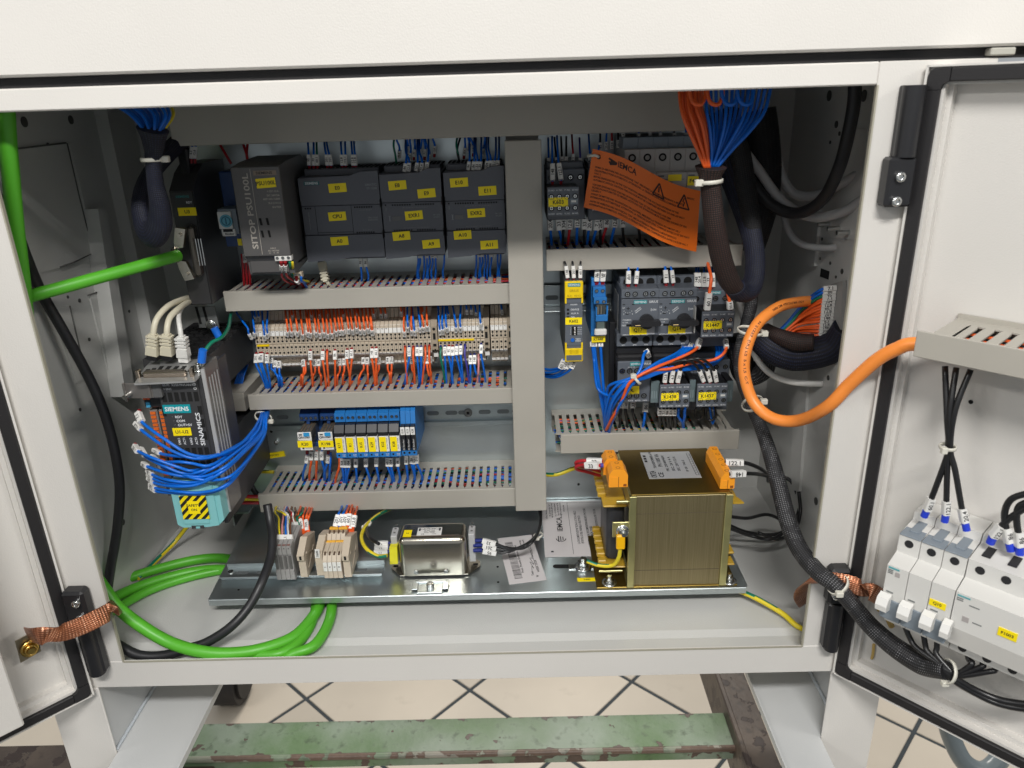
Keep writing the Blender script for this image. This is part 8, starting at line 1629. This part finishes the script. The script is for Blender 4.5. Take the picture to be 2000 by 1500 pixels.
# ------------------------------------------------------------------ inside of the right door: duct and circuit breakers
def dthing(name, label, cat, lx, lz, group=None):
    p = RM @ Vector((lx, 16, lz)); o = thing(name, label, cat, tuple(p), DR_A, group); o['_x'] = 0; del o['_x']; return o
def dbuild(name, mb, mats, par, off, **k):     # mesh in door coordinates (x along the door, y into it, z up)
    mb.v = [tuple(RM @ Vector(v)) for v in mb.v]; return build(name, mb, mats, par, **k)
a = on_door(1791, 645, RM, -45); b = on_door(1787, 699, RM, -45); Yd = -45
dt = dthing('wiring_duct', 'grey slotted wiring duct fixed to the inside of the right door', 'wiring duct', a.x + 60, b.z)
x0 = a.x; x1 = 480; z1 = a.z; z0 = on_door(1787, 697, RM, Yd).z
dbuild('cover', MB().box(x0, x1, Yd, Yd + 2, z0, z1, c=.7), DUCT, dt, 0)
fm = MB(); nf = 0
dbuild('base', MB().box(x0 + 12, x1, -2, 15.8, z1 - 1.6, z1 - .3).box(x0 + 12, x1, Yd + 2, 15.8, z0 + .5, z0 + 1.8).box(x0 + 12, x1, 14, 16, z0 + 1, z1 + 4).box(x0 + 12, x0 + 28, Yd + 2, -2, z1 - 1.6, z1 - .3), DUCT, dt, 0)
for i in range(24):
    x = x0 + 30 + i * 12.5; dbuild('finger', MB().prism([(x - 4, Yd + 2), (x + 4.4, Yd + 2), (x + 4.4, -8), (x + 3, -2), (x - 3, -2), (x - 4, -8)], z1 - 1.6, z1 - .3, 'z'), DUCT, dt, 0)
m = MB(); 
for i in range(5): m.cyl((x0 + 20, -30 + i * 8, z1 - 8), (x1, -30 + i * 8, z1 - 8), 2.6, 8, i % 2)
dbuild('bundled_wires', m, [BLKW, ORG], dt, 0, kind='stuff')
# breakers: slanted front seen from the camera; built upright on the door
Yb = -48
c_tl = on_door(1755, 1035, RM, Yb + 4); c_n = on_door(1838, 1060, RM, Yb + 4); zt = on_door(1755, 1036, RM, Yb + 4).z
xL = on_door(1752, 1068, RM, Yb + 4).x; pw = (on_door(1888, 1105, RM, Yb + 4).x - xL) / 3
zS = [on_door(1752, y, RM, Yb + 4).z for y in (1040, 1072)]; zTop_, zShould = zS
zF1 = on_door(1730, 1100, RM, Yb - 14).z; zF0 = on_door(1718, 1160, RM, Yb - 14).z; zBot = on_door(1724, 1196, RM, Yb - 6).z
def mcb(x, w, kind, label, grp):
    t_ = dthing('circuit_breaker', label, 'circuit breaker', x, zBot, grp); a, b = x + .3, x + w - .3
    prof = [(16, zBot - 16), (Yb + 4, zBot - 14), (Yb + 4, zBot + 1), (Yb - 8, zBot + 1), (Yb - 14, zF0 - 2), (Yb - 14, zF1), (Yb + 4, zShould - 2), (Yb + 4, zTop_), (-14, zTop_ + 2), (-12, zTop_ + 10), (16, zTop_ + 10)]
    dbuild('housing', MB().prism(prof, a, b, 'x'), BRW, t_, 0)
    n = max(1, round(w / pw)); m = MB(); e = MB()
    for k in range(n):
        xc = a + (b - a) * (k + .5) / n
        m.cyl((xc, Yb + 3.6, (zTop_ + zShould) / 2 + 1), (xc, Yb + 4.2, (zTop_ + zShould) / 2 + 1), 3.8, 16, 0)
        m.box(xc - 3.4, xc + 3.4, -34, -16, zTop_ + 1.2, zTop_ + 2.2, 0); m.cyl((xc, Yb + 3.6, zBot - 8), (xc, Yb + 4.1, zBot - 8), 3.6, 14, 0)
    dbuild('entry_hole', m, mat('breaker_hole', (.012, .012, .014), .6), t_, 0)
    if kind == 'switch':
        dbuild('grey_band', MB().box(a, b, Yb - 15, Yb - 8, zBot + 1, zF0 - 1, c=.8), BRG, t_, 0); dbuild('upper_band', MB().box(a, b, Yb + 3, -14, zTop_ - .4, zTop_ + 1, c=.5).box(xc - 4, xc + 4, -36, -12, zTop_ + .6, zTop_ + 2.4, c=.5), BRG, t_, 0)
        m = MB().prism([(Yb - 15, zF0 - 12), (Yb - 24, zF0 - 10), (Yb - 25, zF0 - 4), (Yb - 22, zF0 + 3), (Yb - 15, zF0 + 5)], a - 1.5, a + 8.5, 'x'); dbuild('toggle', m, WHT, t_, 0)
    if kind == 'wide':
        m = MB().prism([(Yb - 15, zF0 - 12), (Yb - 24, zF0 - 10), (Yb - 25, zF0 - 4), (Yb - 22, zF0 + 3), (Yb - 15, zF0 + 5)], a - 4, a + 3, 'x'); dbuild('toggle', m, WHT, t_, 0)
    return t_
OR3 = ('left', 'middle', 'right')
for i in range(3):
    t_ = mcb(xL + i * pw, pw, 'switch', f'white circuit breaker on the right door, {OR3[i]} pole of the grey banded three', 'white circuit breakers on the right door')
    m = MB(); a = xL + i * pw; m.box(a + 3, a + 9, Yb - 14.4, Yb - 13.9, zF0 + 6, zF0 + 7.2, 0)
    if i == 0: m.box(a + 1.6, a + 11, Yb - 14.4, Yb - 13.9, zF1 - 3, zF1 - 1.4, 1); [m.box(a + 1.6, a + 6, Yb - 14.4, Yb - 13.9, zF1 - 5 - k * 1.6, zF1 - 4.2 - k * 1.6, 0) for k in range(3)]; m.box(a + 8, a + 12, Yb - 14.4, Yb - 13.9, zF1 - 9.5, zF1 - 5, 2)
    dbuild('print', m, [mat('grey_ink', (.15, .16, .16), .5), mat('teal_ink', (.10, .35, .38), .5), mat('pale_ink', (.38, .35, .34), .5)], t_, 0)
    if i == 2:
        z_ = (zF1 + zF0) / 2 - 3; m = MB().box(a + 1, a + 14.4, Yb - 14.7, Yb - 14, z_ - 3.2, z_ + 3.2, 0); m.ft('Q10', a + 7.6, Yb - 14.9, z_, 2.8, 1); dbuild('label', m, [YEL, INK], t_, 0)
t_ = mcb(xL + 3 * pw + .3, pw * 5.2, 'wide', 'wide white circuit breaker block on the right door, cut by the picture edge', 'white circuit breakers on the right door')
a = xL + 3 * pw; z_ = (zF1 + zF0) / 2 - 4; m = MB().box(a + 36, a + 50, Yb - 14.7, Yb - 14, z_ - 4, z_ + 4, 0); m.ft('F1003', a + 43, Yb - 14.9, z_, 2.8, 1); dbuild('label', m, [YEL, INK], t_, 0)
m = MB().box(a + 2, a + 12, Yb - 14.4, Yb - 13.9, zF1 - 3.4, zF1 - 2, 1); [m.box(a + 2, a + 7, Yb - 14.4, Yb - 13.9, zF1 - 5.6 - k * 1.8, zF1 - 4.8 - k * 1.8, 0) for k in range(2)]; m.box(a + 12, a + 20, Yb - 14.4, Yb - 13.9, zF1 - 9, zF1 - 8.2, 0); m.box(a + 9, a + 14, Yb - 14.4, Yb - 13.9, zF0 + 8, zF0 + 13, 2); m.box(a + 17, a + 24, Yb - 14.4, Yb - 13.9, zF0 + 10, zF0 + 10.8, 0)
dbuild('print', m, [mat('grey_ink', (.15, .16, .16), .5), mat('teal_ink', (.10, .35, .38), .5), mat('pale_ink', (.38, .35, .34), .5)], t_, 0)
t_ = dthing('mounting_rail', 'zinc mounting rail on the right door behind the circuit breakers', 'mounting rail', xL, (zTop_ + zBot) / 2)
zc_ = (zTop_ + zBot) / 2; dbuild('rail_profile', MB().box(xL - 12, 470, 8, 15, zc_ - 17, zc_ + 17), GALV, t_, 0)
def D3(px, py, y): return RM @ on_door(px, py, RM, y)
# black wires above the breakers
up = [((1805, 1008), (1815, 985), (1845, 905), (1853, 872), (1850, 820), (1846, 715)), ((1845, 1018), (1848, 995), (1850, 925), (1852, 873), (1856, 800), (1868, 718)), ((1888, 1035), (1880, 1000), (1866, 920), (1856, 874), (1866, 800), (1896, 722))]
for i, q in enumerate(up):
    wire(BLKW, [D3(x, y, -26 if k < 5 else -14) for k, (x, y) in enumerate(q)], f'black wire from the door duct down to the grey banded breaker, {OR3[i]} one', 'black wires above the door circuit breakers', raw=True, fer=mat('bright_blue_ferrule', (.02, .05, .55), .35), fl=7, sl=13, sw=6.4, r=2.6)
c_ = D3(1851, 873, -26); o = tag(build('cable_tie', MB().ring((c_.x, c_.y, c_.z - 1.5), (0, 0, 1), 6, 7, 3, 18), TIE), 'pale nylon cable tie pinching three black wires on the right door', 'cable tie', 'nylon cable ties'); build('tie_head', MB().box(c_.x - 9, c_.x - 4, c_.y - 9, c_.y - 4, c_.z - 3, c_.z + 3, c=.7), TIE, o)
for i, q in enumerate((((1934, 1060), (1945, 1040), (1975, 1010), (2010, 990), (2050, 980)), ((1975, 1075), (1968, 1045), (1962, 1005), (1975, 975), (2010, 962)), ((1992, 1082), (1990, 1050), (1986, 1010), (1995, 985), (2040, 975)))):
    wire(BLKW, [D3(x, y, -26) for x, y in q], f'black wire bowed above the wide breaker block at the right picture edge, {OR3[i]} one', 'black wires above the door circuit breakers', raw=True, fer=mat('bright_blue_ferrule', (.02, .05, .55), .35), fl=7, sl=13, sw=6.4, r=2.8)
# below the breakers: wires gathered into the braided sleeve
E_ = at(1851, 1311, Y=-116)
for i, (x, y) in enumerate(((1764, 1215), (1802, 1228), (1832, 1235), (1888, 1262), (1925, 1272), (1958, 1290))):
    s_ = D3(x, y, -34); mid = D3((x + 1856) / 2 + (-14 if i < 3 else 26), (y + 1305) / 2 + (10 if i < 3 else 14), -40)
    wire(BLKW, [s_, s_.lerp(mid, .5) + Vector((0, 0, -4)), mid, E_ + Vector((3, -4, 1 - i * .6)), E_ + Vector((-6, 6, 2))], f'black wire gathered from under the door breakers into the braided sleeve, {nth(i + 1)} from the left', 'black wires below the door circuit breakers', raw=True, s0=False, r=2.6)
for i in range(2):
    wire(BLKW, [E_ + Vector((-4, 4, 0)), E_ + Vector((6, -6, -4 - i * 3)), D3(1900, 1345 + i * 6, -34), D3(1950, 1366 + i * 8, -28), D3(2010, 1376 + i * 9, -26), D3(2080, 1380 + i * 8, -26)], f'black wire leaving the sleeve end along the bottom of the right door, {("upper", "lower")[i]} one', 'black wires below the door circuit breakers', raw=True, s0=False, r=3.2)
q = D3(1725, 1190, 4); 
tag(build('glue_bead', MB().tube(spline([D3(1716, 1188, 2), D3(1730, 1200, 0), D3(1742, 1224, 2)], 5), 3, 7), GLUE), 'yellowish lump of foam glue under the left end of the door breakers', 'glue')
for d_, pts in ((rd, [(30, -30 + 25), (30.4, 2), (29.6, 14)]),):
    build('glue_bead', MB().tube(spline([Vector((x + 1, 15, z)) for x, z in pts], 4), 1.6, 6), GLUE, d_, local=True)
for px, py, Md, dd in ((1896, 785, RM, rd), (1688, 1316, RM, rd)):
    q = on_door(px, py, Md, 16.8); build('small_hole', MB().cyl((q.x, 16.6, q.z), (q.x, 17, q.z), 2, 10), VOID, dd, local=True)
